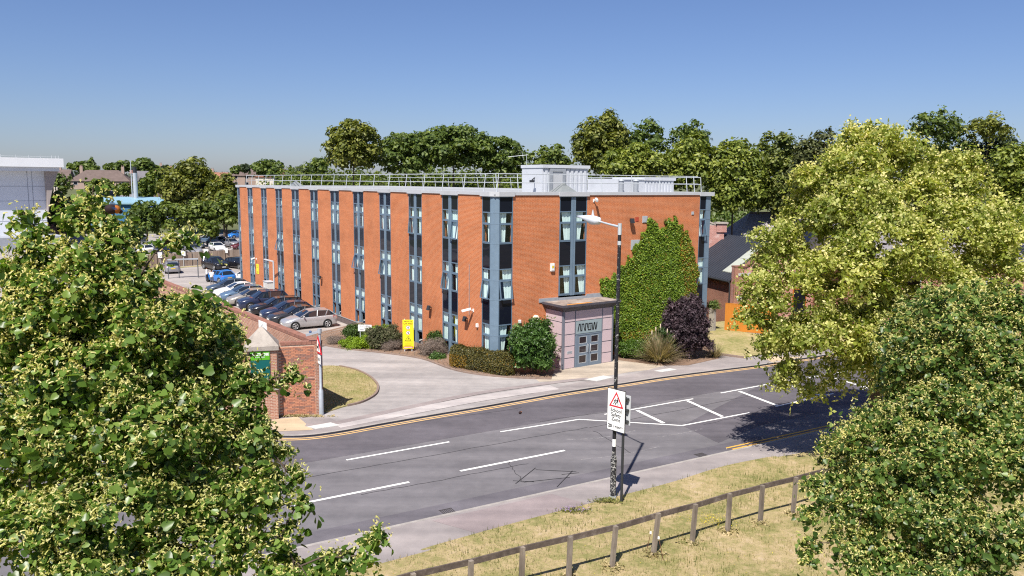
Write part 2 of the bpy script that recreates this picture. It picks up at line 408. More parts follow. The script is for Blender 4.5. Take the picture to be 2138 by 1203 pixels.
mb = MB(); mb.poly([(x, y, PZ + .02) for x, y in [(16.6, 49.4), (18.5, 50.6), (19.4, 51.3), (16.4, 51.4)]]); struct('sandy_paving_right', mb, m_sand)
# kerb along the far side: low face stones
mb = strip(farkerb, .16, PZ + .024); struct('far_kerb', mb, m_kerb)
# near kerb, pavement and verge
NPZ = .10
npave_edge = smooth([rp(-70, -2.4), rp(-30, -2.4), (-3.9, 22.2), (-2.73, 23.2), (-1.3, 24.2), (.57, 25.45), (2.26, 26.5), (3.69, 27.4), (6.07, 28.9), (8.38, 30.6), (10.63, 31.8), (14.42, 33.6), rp(40, -1.6), rp(110, -1.6)], 4)
slab('near_pavement', [rp(-70, -.02), rp(110, -.02)] + npave_edge[::-1], NPZ, m_pave, .4)
mb = MB(); mb.fbox(FRD, -70, 110, -.14, -.005, .0, NPZ + .004); struct('near_kerb', mb, m_kerb)
slab('verge', npave_edge + [rp(110, -60), (30, -30), (-40, -30), rp(-70, -40)], NPZ + .012, m_dry, .8)
# darker trench patches in the near pavement
mb = MB(); mb.poly([(x, y, NPZ + .004) for x, y in [(-2.6, 25.3), (1.5, 27.7), (2.9, 26.7), (-1.1, 24.4)]]); struct('pavement_patch', mb, asphalt('pavement_patch_asphalt', (.245, .205, .205), .1))
# grass island behind the wall end, with brown kerb edging
isl = smooth([(-9.0, 37.75), (-8.37, 38.75), (-7.62, 39.6), (-7.2, 41.05), (-7.31, 42.63), (-7.69, 43.88), (-8.45, 45.42), (-9.57, 46.81), (-11.2, 47.6), (-13.5, 46.2)], 5)
slab('grass_island', isl + [(-9.3, 37.9)], PZ + .05, m_lawn, .3)
mb = strip(isl[6:38], .12, PZ + .07)
o = MB(); 
for i in range(6, 38):
    a, b = isl[i], isl[i + 1]; o.bar((*a, PZ + .05), (*b, PZ + .05), .12, .1)
struct('island_kerb', o, m_kerbbrick)
# planting bed in front of the office with its brown edging, rising to the wall
bed = smooth([(-15.6, 55.8), (-12.29, 53.3), (-10.69, 52.38), (-8.44, 51.42), (-5.74, 49.82), (-3.6, 47.0), (-1.85, 45.7), (.25, 45.0), (2.3, 44.8)], 5)
mb = MB()
inner = [Bp(-.05 - .0 * i, 19.5 - (19.5 + .4) * i / (len(bed) - 1)) for i in range(len(bed))]
for i in range(len(bed) - 1):
    mb.quad((*bed[i], PZ + .03), (*bed[i + 1], PZ + .03), (*inner[i + 1], .16), (*inner[i], .12))
mb.poly([(*bed[-1], PZ + .03), (2.6, 46.9, .1), (*Bp(3.6, -.05), .16), (*inner[-1], .16)])
struct('planting_bed', mb, m_bark)
o = MB()
for i in range(len(bed) - 1): o.bar((*bed[i], PZ + .03), (*bed[i + 1], PZ + .03), .12, .1)
struct('bed_kerb', o, m_kerbbrick)
# raised lawn and shrub bed right of the porch
slab('shrub_bed', [(6.9, 49.9), (9.3, 48.5), (11, 48.6), (13.4, 50.6), (14.2, 52.5), Bp(17.5, -.06), Bp(8, -.06)], PZ + .03, m_bark, .3)
mb = MB(); lp = [(13.55, 52.0), (15.1, 50.9), (30, 58.5), (30, 68), Bp(22, 4), Bp(17.6, -.1)]
mb.add([(13.55, 52.0, .18), (15.1, 50.9, .16), (30, 59, .2), (30, 68, .6), (*Bp(22, 4), .55), (*Bp(17.62, -.1), .5)], [(0, 1, 2, 3, 4, 5)])
struct('raised_lawn', mb, m_lawn)
o = MB(); o.bar((12.9, 52.3, .14), (15.2, 50.75, .12), .16, .16); struct('lawn_edging', o, m_kerbbrick)

# ------------------------------------------------------------------ road markings
def line(name, a, b, w, m=m_white_line, z=.009):
    return strip([a, b], w, z)
marks = MB()
def addm(pts, w, z=.009):
    s = strip(pts, w, z); marks.add(s.v, s.f)
for a, b, w in [((-6.7, 31.32), (-2.69, 33.72), .12), ((-1.98, 30.18), (2.3, 32.72), .14), ((-7.6, 26.72), (-3.84, 28.97), .14), ((-11.2, 28.55), (-9.07, 29.85), .12), ((-13, 23.4), (-9.6, 25.5), .14)]:
    addm([a, b], w)
struct('lane_dashes', marks, m_white_line)
marks = MB()
addm([(-.47, 35.2), (3.28, 37.23)], .11); addm([(3.28, 37.23), (8.07, 36.38)], .11); addm([(8.07, 36.38), (11.91, 38.61)], .11)
addm([(4.6, 38.1), (9.65, 41.11)], .11); addm([(11.43, 42.33), (14.8, 44.45)], .11); addm([(13.6, 39.78), (17.61, 42.43)], .11); addm([(19.3, 43.2), (23.5, 45.9)], .11)
addm([(16.6, 45.4), (21, 48)], .11)
for a, b in [((6.33, 38.87), (7.27, 36.73)), ((9.26, 40.73), (10.36, 37.91)), ((12.55, 42.77), (13.71, 39.96)), ((15.7, 44.4), (16.9, 41.7)), ((18.9, 46.4), (20.1, 43.6))]: addm([a, b], .2)
struct('hatched_island_lines', marks, m_white_line)
marks = MB(); k2 = [(x, y) for x, y in farkerb]
def off_line(pts, d):
    P = [Vector(p) for p in pts]; r = []
    for i, p in enumerate(P):
        t = (P[min(i + 1, len(P) - 1)] - P[max(i - 1, 0)]).normalized(); r.append((p.x + t.y * d, p.y - t.x * d))
    return r
addm(off_line(k2, .20), .09); addm(off_line(k2, .42), .09)
struct('double_yellow_lines_far', marks, m_yellow_line)
marks = MB(); addm([rp(6.6, .25), rp(80, .25)], .1); addm([rp(6.5, .5), rp(80, .5)], .1); struct('double_yellow_lines_near', marks, m_yellow_line2)
marks = MB(); addm([rp(-40, .17), rp(6.4, .17)], .05); struct('gutter_line', marks, M('faded_gutter_paint', (.34, .32, .26), .9, .3, 5))
# tar seams round a trench
marks = MB()
for a, b in [((.2, 28.9), (1.0, 30.6)), ((.5, 29.05), (2.3, 29.6)), ((1.75, 28.6), (2.45, 30.3)), ((1.0, 30.4), (2.6, 30.2)), ((.1, 29.2), (.9, 29.1)), ((2.0, 29.9), (2.7, 30.1))]: addm([a, b], .035, .010)
struct('tar_seams', marks, M('tar', (.02, .02, .022), .6, .2, 5))
marks = MB()
for (a0, b0, a1, b1) in ((-12, 5.9, 3, 5.75), (3, 5.75, 14, 6.1), (-9, 3.2, -2, 3.0), (1.5, 7.6, 7.5, 7.4), (8, 3.4, 13, 3.9), (-14, 8.0, -10.8, 9.8), (-3.2, 1.4, -2.6, 3.6), (-8, 10.4, 2, 10.1), (2.4, 2.0, 2.9, 5.2)):
    n_ = 22; w_ = [rng.uniform(-.10, .10) for _ in range(n_ + 1)]
    for q in range(1, n_): w_[q] = .5 * w_[q] + .5 * w_[q - 1]
    addm([rp(a0 + (a1 - a0) * q / n_, b0 + (b1 - b0) * q / n_ + w_[q]) if abs(a1 - a0) > 1 else rp(a0 + (a1 - a0) * q / n_ + w_[q], b0 + (b1 - b0) * q / n_) for q in range(n_ + 1)], .022, .0098)
struct('road_cracks', marks, M('crack_dark', (.04, .038, .042), .95, .3, 6))
for k, (a, b, lab) in enumerate(((-6.9, .36, 'iron gully grate at the near kerb left of the street lamp'), (4.9, .36, 'iron gully grate at the near kerb right of the street lamp'))):
    c_ = rp(a, b); gr = thing('gully_grate', lab, 'drain grate', (*c_, .006), 'drain grates along the near kerb')
    mb = MB(); mb.fbox(FRD, a - .24, a + .24, b - .19, b - .15, .005, .016); mb.fbox(FRD, a - .24, a + .24, b + .15, b + .19, .005, .016); obj('frame', mb, M('gully_iron', (.05, .045, .045), .6, .2, 8), gr)
    mb = MB()
    for q in range(7): mb.fbox(FRD, a - .22 + q * .07, a - .19 + q * .07, b - .15, b + .15, .006, .015)
    obj('grate_bar', mb, M('gully_iron', (.05, .045, .045)), gr)
# pale scuffs on the tarmac
marks = MB()
addm(smooth([(2.4, 34.2), (3.6, 34.3), (4.9, 34.9), (5.8, 35.6)], 5), .12, .0095); addm(smooth([(6.6, 34.6), (7.8, 35.2), (8.9, 35.9)], 5), .1, .0095); addm(smooth([(2.9, 31.6), (4.6, 32.2), (6.4, 33.3)], 5), .07, .0095)
t = NT('tyre_scuff'); tr = t.n('ShaderNodeBsdfTransparent'); mx = t.n('ShaderNodeMixShader'); t.l(t.mathn('MULTIPLY', t.ramp(t.noise(6, 5), [(.45, (0, 0, 0)), (.7, (1, 1, 1))]), .75), mx.inputs[0]); t.done((.42, .40, .40), .9, .1)
t.l(tr.outputs[0], mx.inputs[1]); t.l(t.b.outputs[0], mx.inputs[2]); t.l(mx.outputs[0], t.out.inputs[0]); struct('road_scuffs', marks, t.m)
# manhole covers
for i, (pts, lab) in enumerate([([(-9.39, 35.45), (-8.44, 36.14), (-7.86, 35.71), (-8.87, 35.11)], 'pale rectangular manhole cover in the pavement by the wall end'),
                 ([(4.2, 44.75), (5.4, 45.75), (6.0, 45.35), (4.9, 44.35)], 'pale rectangular cover in the pavement in front of the porch'),
                 ([(8.6, 47.05), (9.7, 47.75), (10.1, 47.4), (9.05, 46.7)], 'pale inspection cover in the pavement in front of the pampas grass')]):
    z0 = PZ + (.022 if i == 0 else .024)
    a = sum(pts[q][0] * pts[(q + 1) % 4][1] - pts[(q + 1) % 4][0] * pts[q][1] for q in range(4))
    if a < 0: pts = pts[::-1]
    c = (sum(p[0] for p in pts) / 4, sum(p[1] for p in pts) / 4)
    mo = thing('manhole_cover', lab, 'manhole cover', (c[0], c[1], z0 - .01), 'manhole covers in the far pavement')
    mb = MB(); mb.prism(pts, z0 - .01, z0 + .004); obj('frame', mb, m_iron, mo)
    mb = MB()
    for q in range(2):
        sh = .04 + .48 * q
        def lerp(u, v): 
            p = [pts[0][k] * (1 - u) * (1 - v) + pts[1][k] * u * (1 - v) + pts[2][k] * u * v + pts[3][k] * (1 - u) * v for k in (0, 1)]; return (p[0], p[1])
        mb.prism([lerp(sh, .08), lerp(sh + .44, .08), lerp(sh + .44, .92), lerp(sh, .92)], z0 + .004, z0 + .012)
    obj('lid', mb, M('manhole_fill', (.50, .49, .47), .9, .25, 5, .3), mo)
# ------------------------------------------------------------------ office building
m_brick = brick_mat('office_brick', (.53, .165, .058), (.455, .135, .049), (.52, .27, .16), var=.17, mort=.010)
m_frame = M('window_frame_blue_grey', (.108, .162, .222), .45, .12, 3, 0, 0, .5)
m_frame_l = M('mullion_pale_blue_grey', (.14, .20, .262), .45, .12, 3, 0, 0, .5)
m_cap = M('white_parapet', (.45, .46, .48), .5, .08, 1.5, dirt=('#8a8a88', .25))
m_roof = M('roof_felt', (.30, .31, .32), .9, .15, .8, .2)
m_plinth = M('plinth_engineering_brick', (.135, .105, .105), .85, .3, 3, .3)
m_coping = M('plinth_coping', (.22, .23, .24), .8, .15, 4)
m_core = M('interior_grey', (.22, .22, .22), .9, .1, 1)
m_ceil = M('interior_ceiling', (.55, .55, .54), .9, .05, 1)
m_blind = M('pale_blind', (.70, .83, .81), .85, .08, 6)
m_glass = glass_mat('clear_window_glass', (.93, .97, .96), .02)
m_spandrel = glass_mat('dark_spandrel_glass', refl=-.02, dark=(.008, .010, .018))
m_metal_white = M('cladding_white', (.52, .54, .58), .45, .05, 1.5, dirt=('#8d9096', .2))
m_galv = M('galvanised_rail', (.52, .55, .57), .45, .12, 6, 0, .3, .5)
m_dark = M('dark_metal', (.03, .032, .036), .5, .2, 5)
m_lead = M('lead_flashing', (.27, .29, .32), .6, .15, 4)

office = thing('office_building', 'three storey orange brick office with tall blue grey window columns and white roof edge', 'office building', (*BC, 0))
zB = [9.525, 6.175, 2.825]; zC = [8.88, 5.53, 2.18]; zD = [7.70, 4.35, 1.00]
ZT, ZCAPB, ZCAP = 10.54, 10.47, 10.735
LB = [(48.14, 49.99), (43.2, 45.05), (38.3, 40.28), (33.45, 35.43), (28.58, 30.42), (23.7, 25.57), (18.75, 20.72), (13.92, 15.81), (9.05, 11.01), (4.2, 6.23)]
LEND = 54.3; FEND = 17.59
def pier(fr, a0, a1, z0=0.0):
    mb = MB(); mb.fbox(fr, a0, a1, -.32, 0, z0, ZT); obj('brick_pier', mb, m_brick, office)
edges = [1.28 + .06] + [x for p in reversed(LB) for x in p] + [53.03]
e = sorted(edges)
for i in range(0, len(e), 2): pier(FL, e[i], e[i + 1])
pier(FF, 1.24 + .05, 4.65); pier(FF, 6.75, 16.44)
# plinth below the brick along the car park side
mb = MB()
for i in range(54):
    a0, a1 = i, i + 1; z0 = min(gz(a0), gz(a1)) - .25
    mb.fbox(FL, a0, a1, -.3, .05, z0, -.045)
obj('plinth', mb, m_plinth, office)
mb = MB(); mb.fbox(FL, .2, 54.3, -.3, .075, -.045, .0); mb.fbox(FF, .1, 17.6, -.3, .03, -.5, -.001); obj('plinth_coping', mb, m_coping, office)
# structure behind: floors, dark interior, rear walls, roof
mb = MB()
for z0, z1 in ((-.1, .02), (3.28, 3.55), (6.63, 6.9), (9.95, 10.4)):
    mb.prism([Bp(.45, .45), Bp(17.2, .45), Bp(17.2, 53.6), Bp(.45, 53.6)], z0, z1)
obj('floor_slab', mb, m_ceil, office)
mb = MB(); mb.prism([Bp(4.2, 4.2), Bp(14.5, 4.2), Bp(14.5, 50), Bp(4.2, 50)], .02, 9.95); obj('interior_core', mb, m_core, office)
mb = MB(); mb.prism([Bp(17.25, .6), Bp(17.59, .6), Bp(17.59, 54.2), Bp(17.25, 54.2)], 0, ZT); mb.prism([Bp(.6, 53.95), Bp(17.2, 53.95), Bp(17.2, 54.29), Bp(.6, 54.29)], 0, ZT)
obj('rear_wall', mb, m_brick, office)
mb = MB(); mb.prism([Bp(.06, .06), Bp(17.5, .06), Bp(17.5, 54.2), Bp(.06, 54.2)], 10.44, 10.60); obj('flat_roof', mb, m_roof, office)

SUBS = 0
def lerpz(a, b, t): return a + (b - a) * t
def bay(fr, a0, a1, opens=(), seed=0, panes=2, zlow=.03, mull=.17, storeys=3, ztop=ZCAPB):
    """one full-height window column: frame, transoms, panes, casements, blinds"""
    r = random.Random(seed); mb = MB(); J = .05
    mb.mat(0)
    mb.fbox(fr, a0, a0 + J, -.16, .0, zlow, ztop); mb.fbox(fr, a1 - J, a1, -.16, .0, zlow, ztop)
    mb.fbox(fr, a0 + J, a1 - J, -.14, -.01, ztop - .05, ztop)
    mids = []
    if panes == 2:
        c = (a0 + a1) / 2; mids = [(a0 + J, c - mull), (c + mull, a1 - J)]
        mb.mat(1); mb.fbox(fr, c - mull, c + mull, -.14, .012, zlow, ztop - .05)
        mb.mat(0); mb.fbox(fr, c - .022, c + .022, .012, .022, zlow, ztop - .06); mb.mat(0)
    else: mids = [(a0 + J, a1 - J)]
    zs = []
    for s in range(storeys): zs += [zB[s], zC[s], zD[s]]
    for z in zs:
        if z < zlow: continue
        for (p, q) in mids: mb.fbox(fr, p, q, -.14, .0, z - .032, z + .032)
    w = obj('window_bay', mb, [m_frame, m_frame_l], office)
    def pane(name, p, q, z0, z1, b, m):
        k = MB(); k.fbox(fr, p, q, b - .02, b, z0, z1) if name == 'spandrel_pane' else k.quad(fr.p(p, b, z0), fr.p(q, b, z0), fr.p(q, b, z1), fr.p(p, b, z1)); obj(name, k, m, w)
    for s in range(storeys):
        top = ztop - .05 if s == 0 else zD[s - 1] - .032
        for i, (p, q) in enumerate(mids):
            pane('spandrel_pane', p, q, zB[s] + .032, top, -.02, m_spandrel)
            if zC[s] > zlow: pane('clerestory_pane', p, q, zC[s] + .032, zB[s] - .032, -.02, m_glass)
            z0, z1 = max(zD[s] + .032, zlow), zC[s] - .032
            if z1 - z0 < .3: continue
            # casement: frame and glass, hinged at the top edge
            ang = 0.
            if (s, i) in opens: ang = R(opens[(s, i)])
            k = MB(); F = .055; k.mat(0)
            def hz(bb, z): # rotate about top edge
                dz = z - z1; return (bb * cos(ang) - dz * sin(ang), z1 + dz * cos(ang) + bb * sin(ang))
            def rb(pa, qa, b0, b1, za, zb):
                P = []
                for zz in (za, zb):
                    quad = [(pa, b1), (qa, b1), (qa, b0), (pa, b0)]
                    if fr.flip: quad = quad[::-1]
                    for a_, b_ in quad:
                        B_, Z_ = hz(b_, zz); P.append(fr.p(a_, B_ - .012 + (.012 if ang else 0), Z_))
                k.hexa(P)
            rb(p, p + F, -.04, .02, z0, z1); rb(q - F, q, -.04, .02, z0, z1); rb(p + F, q - F, -.04, .02, z1 - F, z1); rb(p + F, q - F, -.04, .02, z0, z0 + F)
            k.mat(1); P_ = []
            for a_, zz in ((p + F, z0 + F), (q - F, z0 + F), (q - F, z1 - F), (p + F, z1 - F)):
                B_, Z_ = hz(.005, zz); P_.append(fr.p(a_, B_ - .03 + (.03 if ang else 0), Z_))
            k.quad(*P_)
            obj('casement', k, [m_frame, m_glass], w)
            # blinds, gathered to one side with a slanting edge
            wd = q - p; k = MB(); side = r.random() < .55; cov = r.uniform(.5, .95); cov2 = max(.2, cov - r.uniform(.0, .35))
            zt_, zb_ = zB[s] - .02, z0 - .1
            n = 5
            for j in range(n):
                u0, u1 = j / n, (j + 1) / n
                if side: A = [p + wd * cov * u0 * 1, p + wd * cov * u1, p + wd * cov2 * u1, p + wd * cov2 * u0]
                else: A = [q - wd * cov * u1, q - wd * cov * u0, q - wd * cov2 * u0, q - wd * cov2 * u1]
                bb = -.115 - .02 * (j % 2)
                k.quad(fr.p(A[3], bb - .01, zb_), fr.p(A[2], bb, zb_), fr.p(A[1], bb, zt_), fr.p(A[0], bb - .01, zt_))
            obj('blind', k, m_blind, w)
    return w
OPEN = {0: {(0, 0): 16}, 2: {(1, 0): 14, (1, 1): 15}, 6: {(1, 0): 13, (1, 1): 15}, 7: {(1, 1): 10}, 8: {(0, 1): 5}, 9: {(0, 0): 9, (1, 1): 9}}
for i, (a, b) in enumerate(LB): bay(FL, a, b, OPEN.get(i, {}), 10 + i)
# near corner: two glazed faces either side of a faceted post
bay(FL, .41, 1.34, {(1, 0): 9}, 31, 1); bay(FF, .33, 1.29, {(1, 0): 9}, 32, 1)
def corner_post(pts, name='corner_post'):
    mb = MB(); mb.prism(pts, 0, ZCAPB - .002)
    for z in zB + zC + zD:
        c = (sum(p[0] for p in pts) / len(pts), sum(p[1] for p in pts) / len(pts))
        mb.prism([(c[0] + (x - c[0]) * 1.05, c[1] + (y - c[1]) * 1.05) for x, y in pts], z - .03, z + .03)
    obj(name, mb, m_frame_l, office)
p = FL.p; q = FF.p
corner_post([p(.42, -.25, 0)[:2], p(.42, .0, 0)[:2], p(.16, -.13, 0)[:2], q(.34, .0, 0)[:2], q(.34, -.25, 0)[:2]])
bay(FF, 4.65, 6.75, {}, 33, 2, zlow=4.30, storeys=2)
bay(FF, 16.44, 17.08, {(0, 0): 12}, 34, 1)
corner_post([q(17.09, -.2, 0)[:2], q(17.09, 0, 0)[:2], q(17.5, -.02, 0)[:2], q(17.62, -.2, 0)[:2], q(17.5, -.5, 0)[:2]])
bay(FL, 53.03, 53.73, {}, 35, 1); corner_post([p(53.74, -.2, 0)[:2], p(54.1, -.3, 0)[:2], p(54.1, -.02, 0)[:2], p(53.74, 0, 0)[:2]])
# parapet: thin edge over brick, deeper projecting boxes over the glazed columns
def cap(fr, a0, a1, deep):
    mb = MB()
    if deep: mb.fbox(fr, a0, a1, -.5, .11, ZCAPB, ZCAP)
    else: mb.fbox(fr, a0, a1, -.5, .06, ZT, ZCAP - .004)
    obj('parapet_cap', mb, m_cap, office)
ee = [1.44] + [x + d for pr in reversed(LB) for x, d in ((pr[0], -.08), (pr[1], .08))] + [52.98, 54.25]
for i in range(len(ee) - 1): cap(FL, ee[i], ee[i + 1], i % 2 == 1)
cap(FF, 1.34, 4.57, False); cap(FF, 4.57, 6.85, True); cap(FF, 6.85, 16.38, False); cap(FF, 16.38, 17.72, True)
mb = MB(); mb.prism([p(1.44, .11, 0)[:2], p(1.44, -.5, 0)[:2], q(1.34, -.5, 0)[:2], q(1.34, .11, 0)[:2], q(.27, .11, 0)[:2], p(.36, .11, 0)[:2]][::-1], ZCAPB, ZCAP + .003); obj('parapet_cap', mb, m_cap, office)
mb = MB(); mb.prism([Bp(17.2, .2), Bp(17.75, .2), Bp(17.75, 54.4), Bp(17.2, 54.4)], ZT + .01, ZCAP - .01); mb.prism([Bp(-.1, 53.9), Bp(17.1, 53.9), Bp(17.1, 54.4), Bp(-.1, 54.4)], ZT + .012, ZCAP - .012); obj('parapet_cap', mb, m_cap, office)
# skylight pyramids on the roof
m_sky = M('skylight_glazing', (.20, .215, .215), .35, .12, 2, 0, 0, .6)
for fr, a, b in ((FL, 37.4, -1.1), (FF, 5.6, -1.0)):
    mb = MB(); c = [fr.p(a - .75, b - .75, 10.62), fr.p(a + .75, b - .75, 10.62), fr.p(a + .75, b + .75, 10.62), fr.p(a - .75, b + .75, 10.62)]
    ap = fr.p(a, b, 11.3)
    for i in range(4): mb.add([c[i], c[(i + 1) % 4], ap], [(0, 1, 2)])
    obj('roof_skylight', mb, [m_sky, m_galv], office)

# ---- roof guard rail: leaning posts and two rails on each run
rail = thing('roof_guard_rail', 'galvanised guard rail with leaning posts round the office roof edge', 'guard rail', (*Bp(.6, .6), 10.6))
def rail_run(fr, posts, b, z_top=11.80, z_mid=11.28, lean=.16, a_end=None):
    for a in posts:
        mb = MB(); mb.tube([fr.p(a, b, 10.62), fr.p(a + lean * .0, b - lean, z_top)], .028, 6); mb.fbox(fr, a - .08, a + .08, b - .1, b + .1, 10.60, 10.64)
        mb.bar(fr.p(a, b - .02, 10.66), fr.p(a, b - .75, 10.64), .05, .04)
        obj('post', mb, m_galv, rail)
    a0, a1 = min(posts), max(posts)
    if a_end: a0, a1 = a_end
    for z, f in ((z_top, 1), (z_mid, .57)):
        mb = MB(); mb.tube([fr.p(a0, b - lean * f, z), fr.p(a1, b - lean * f, z)], .026, 6); obj('rail', mb, m_galv, rail)
rail_run(FL, [.55, 2.0, 4.4, 7.17, 9.79, 12.56, 15.32, 18.04, 20.69, 23.44, 26.27, 29.09, 31.73, 34.53, 37.24, 39.82, 42.55, 45.27, 47.8, 50.27, 52.4], -.5, a_end=(.5, 52.6))
rail_run(FF, [.6, 2.1, 4.3, 6.3, 8.45, 11.0, 13.4, 15.9, 16.6], -.7, a_end=(.5, 17.0))
FB = Fr(Bp(17.3, 0), AL, True)
rail_run(FB, [1, 4, 7, 10, 13, 16, 19, 22, 25, 28, 31, 34, 37, 40, 43, 46, 49, 52], -.3, 11.74, 11.25, -.14)

# ---- plant rooms on the roof
def ribbed(mb, fr, a0, a1, b, z0, z1, pitch=.34, d=.05):
    n = max(1, int(round((a1 - a0) / pitch))); w = (a1 - a0) / n
    for i in range(n): mb.fbox(fr, a0 + w * i + w * .2, a0 + w * i + w * .72, b - .002, b + d, z0, z1)
pr = thing('plant_room', 'tall white ribbed plant room with grey framed door on the office roof', 'plant room', (*FF.p(5.6, -3.6, 0)[:2], 10.6))
mb = MB(); mb.fbox(FF, 4.72, 8.25, -4.45, -2.0, 10.6, 12.22); obj('wall', mb, m_metal_white, pr)
mb = MB(); ribbed(mb, FF, 4.8, 5.15, -2.0, 10.62, 12.2); ribbed(mb, FF, 6.45, 8.2, -2.0, 10.62, 12.2); c = obj('cladding_rib', mb, m_metal_white, pr); c['kind'] = 'stuff'
mb = MB(); mb.fbox(FF, 4.65, 8.36, -4.5, -1.88, 12.22, 12.42); obj('roof_trim', mb, m_metal_white, pr)
mb = MB(); mb.fbox(FF, 5.2, 5.42, -2.0, -1.9, 10.62, 12.2); mb.fbox(FF, 6.2, 6.42, -2.0, -1.9, 10.62, 12.2); mb.fbox(FF, 5.42, 6.2, -2.0, -1.9, 12.0, 12.2); mb.fbox(FF, 5.42, 6.2, -2.0, -1.9, 10.62, 10.75); dfr = obj('door_frame', mb, m_lead, pr)
mb = MB(); mb.fbox(FF, 5.42, 6.2, -1.99, -1.955, 10.75, 12.0); obj('door', mb, m_cap, pr)
FPL = Fr(FF.p(4.72, -2.0, 0)[:2], AF + pi / 2 + R(0), True)
mb = MB(); mb.hexa([FF.p(4.72, -4.4, 10.6), FF.p(4.72, -2.0, 10.6), FF.p(4.69, -2.0, 10.6), FF.p(4.69, -4.4, 10.6), FF.p(4.72, -4.4, 12.2), FF.p(4.72, -2.0, 12.2), FF.p(4.69, -2.0, 12.2), FF.p(4.69, -4.4, 12.2)]); obj('side_panel', mb, m_metal_white, pr)
mb = MB(); mb.bar(FF.p(4.69, -2.9, 11.6), FF.p(4.3, -2.6, 11.45), .06, .06); mb.fbox(FF, 4.2, 4.42, -2.75, -2.5, 11.28, 11.45); obj('floodlight', mb, m_dark, pr)
pr2 = thing('plant_enclosure', 'low white ribbed plant enclosure at the right end of the office roof', 'plant room', (*FF.p(14, -4, 0)[:2], 10.6))
mb = MB(); mb.fbox(FF, 11.3, 16.4, -6, -2.6, 10.6, 11.52); obj('wall', mb, m_metal_white, pr2)
mb = MB(); ribbed(mb, FF, 13.7, 16.35, -2.6, 10.62, 11.48, .3); c = obj('cladding_rib', mb, m_metal_white, pr2); c['kind'] = 'stuff'
mb = MB(); mb.fbox(FF, 13.6, 16.5, -6.1, -2.5, 11.5, 11.70); mb.fbox(FF, 11.3, 13.6, -6.1, -2.55, 11.52, 11.6); obj('roof_trim', mb, m_metal_white, pr2)
for a, lab in ((11.25, 'short grey flue pipe at the left end of the low plant enclosure'), (12.55, 'short grey flue pipe in front of the low plant enclosure wall')):
    x, y, _ = FF.p(a, -2.2, 0); f = thing('flue_pipe', lab, 'flue', (x, y, 10.6), 'flue pipes on the roof')
    mb = MB(); mb.tube([(x, y, 10.6), (x, y, 11.5)], .17, 14); obj('pipe', mb, m_lead, f)
    mb = MB(); mb.tube([(x, y, 11.46), (x, y, 11.56)], [.21, .19], 14); obj('cowl', mb, m_galv, f)
x, y, _ = FF.p(4.9, -4.2, 0)
ae = thing('television_aerial', 'thin television aerial on a mast behind the plant room', 'aerial', (x, y, 12.4))
mb = MB(); mb.tube([(x, y, 12.4), (x, y, 13.15)], .014, 6); obj('mast', mb, m_galv, ae)
mb = MB(); mb.tube([(x - 1.2, y + .1, 12.95), (x + .1, y, 13.08)], .015, 5)
for k in range(6): mb.tube([(x - .1 - .18 * k, y - .16, 13.04 - .018 * k), (x - .1 - .18 * k, y + .2, 13.04 - .018 * k)], .01, 4)
mb.tube([(x - .32, y, 13.3), (x - .2, y, 12.75)], .012, 4); obj('antenna', mb, m_galv, ae)

# ---- entrance porch
PO = (3.10, 47.21); PA = atan2(49.53 - 47.21, 6.39 - 3.10); FP = Fr(PO, PA, False); PW = 4.02
porch = thing('entrance_porch', 'pink panelled entrance porch with grey framed double doors and flat roof', 'porch', (*PO, 0))
m_pink = M('pink_panel', (.52, .41, .43), .6, .05, 1.2, dirt=('#a08d90', .15))
m_strip = M('porch_grey_strip', (.155, .165, .20), .55, .1, 4)
m_door = M('door_grey', (.15, .19, .24), .5, .1, 3)
m_signgrey = M('sign_grey', (.26, .32, .34), .6, .1, 3)
m_black = M('black_paint', (.012, .012, .014), .5, .2, 5)
zr = [.07, .727, 1.454, 2.184, 2.944, 3.62]
mb = MB(); mb.fbox(FP, .02, PW - .02, -2.1, -.03, .0, 3.66); obj('wall_core', mb, m_strip, porch)
def panels(a0, a1, b0, b1, rows, axis='a'):
    for i in rows:
        mb = MB(); mb.fbox(FP, a0, a1, b0, b1, zr[i] + .03, zr[i + 1] - .03); obj('cladding_panel', mb, m_pink, porch)
panels(.14, .90, -.03, .0, range(5)); panels(3.16, 3.92, -.03, .0, range(5)); panels(.97, 3.09, -.03, .0, [4])
panels(-.01, .02, -2.0, -.14, range(5)); panels(PW - .02, PW + .01, -2.0, -.14, range(5))
mb = MB(); mb.fbox(FP, -.015, .11, -.12, .012, 0, 3.66); mb.fbox(FP, PW - .08, PW + .015, -.12, .012, 0, 3.66); mb.fbox(FP, .92, .97, -.03, .01, 2.1, 3.64); mb.fbox(FP, 3.09, 3.14, -.03, .01, 2.1, 3.64); obj('corner_trim', mb, m_strip, porch)
mb = MB(); mb.fbox(FP, 1.0, 3.06, -.03, .02, 2.16, 2.93); sgn = obj('sign_board', mb, m_signgrey, porch)
# meandering company lettering: one continuous black line with a break in the O
def sgp(u, v): return FP.p(1.14 + u * 1.52, .034, 2.34 + v * .44)
def stroke(pts, w=.055):
    mb = MB(); ex, ey = FP.ex
    P = [Vector((1.14 + u * 1.52, 2.34 + v * .44)) for u, v in pts]
    for i in range(len(P) - 1):
        d = (P[i + 1] - P[i]).normalized(); n = Vector((-d.y, d.x)) * w / 2; a_, b_ = P[i] - d * w * .35, P[i + 1] + d * w * .35
        qd = [a_ - n, b_ - n, b_ + n, a_ + n]
        mb.hexa([FP.p(v.x, .021, v.y) for v in qd] + [FP.p(v.x, .034, v.y) for v in qd])
    return mb
mb = stroke([(0, 0), (.06, .93), (.11, .93), (.145, .0), (.205, .0), (.205, .9), (.30, .9), (.31, .5), (.355, 0), (.395, 0), (.395, .9), (.485, .9), (.495, .5), (.545, .0), (.68, 0), (.68, .62)])
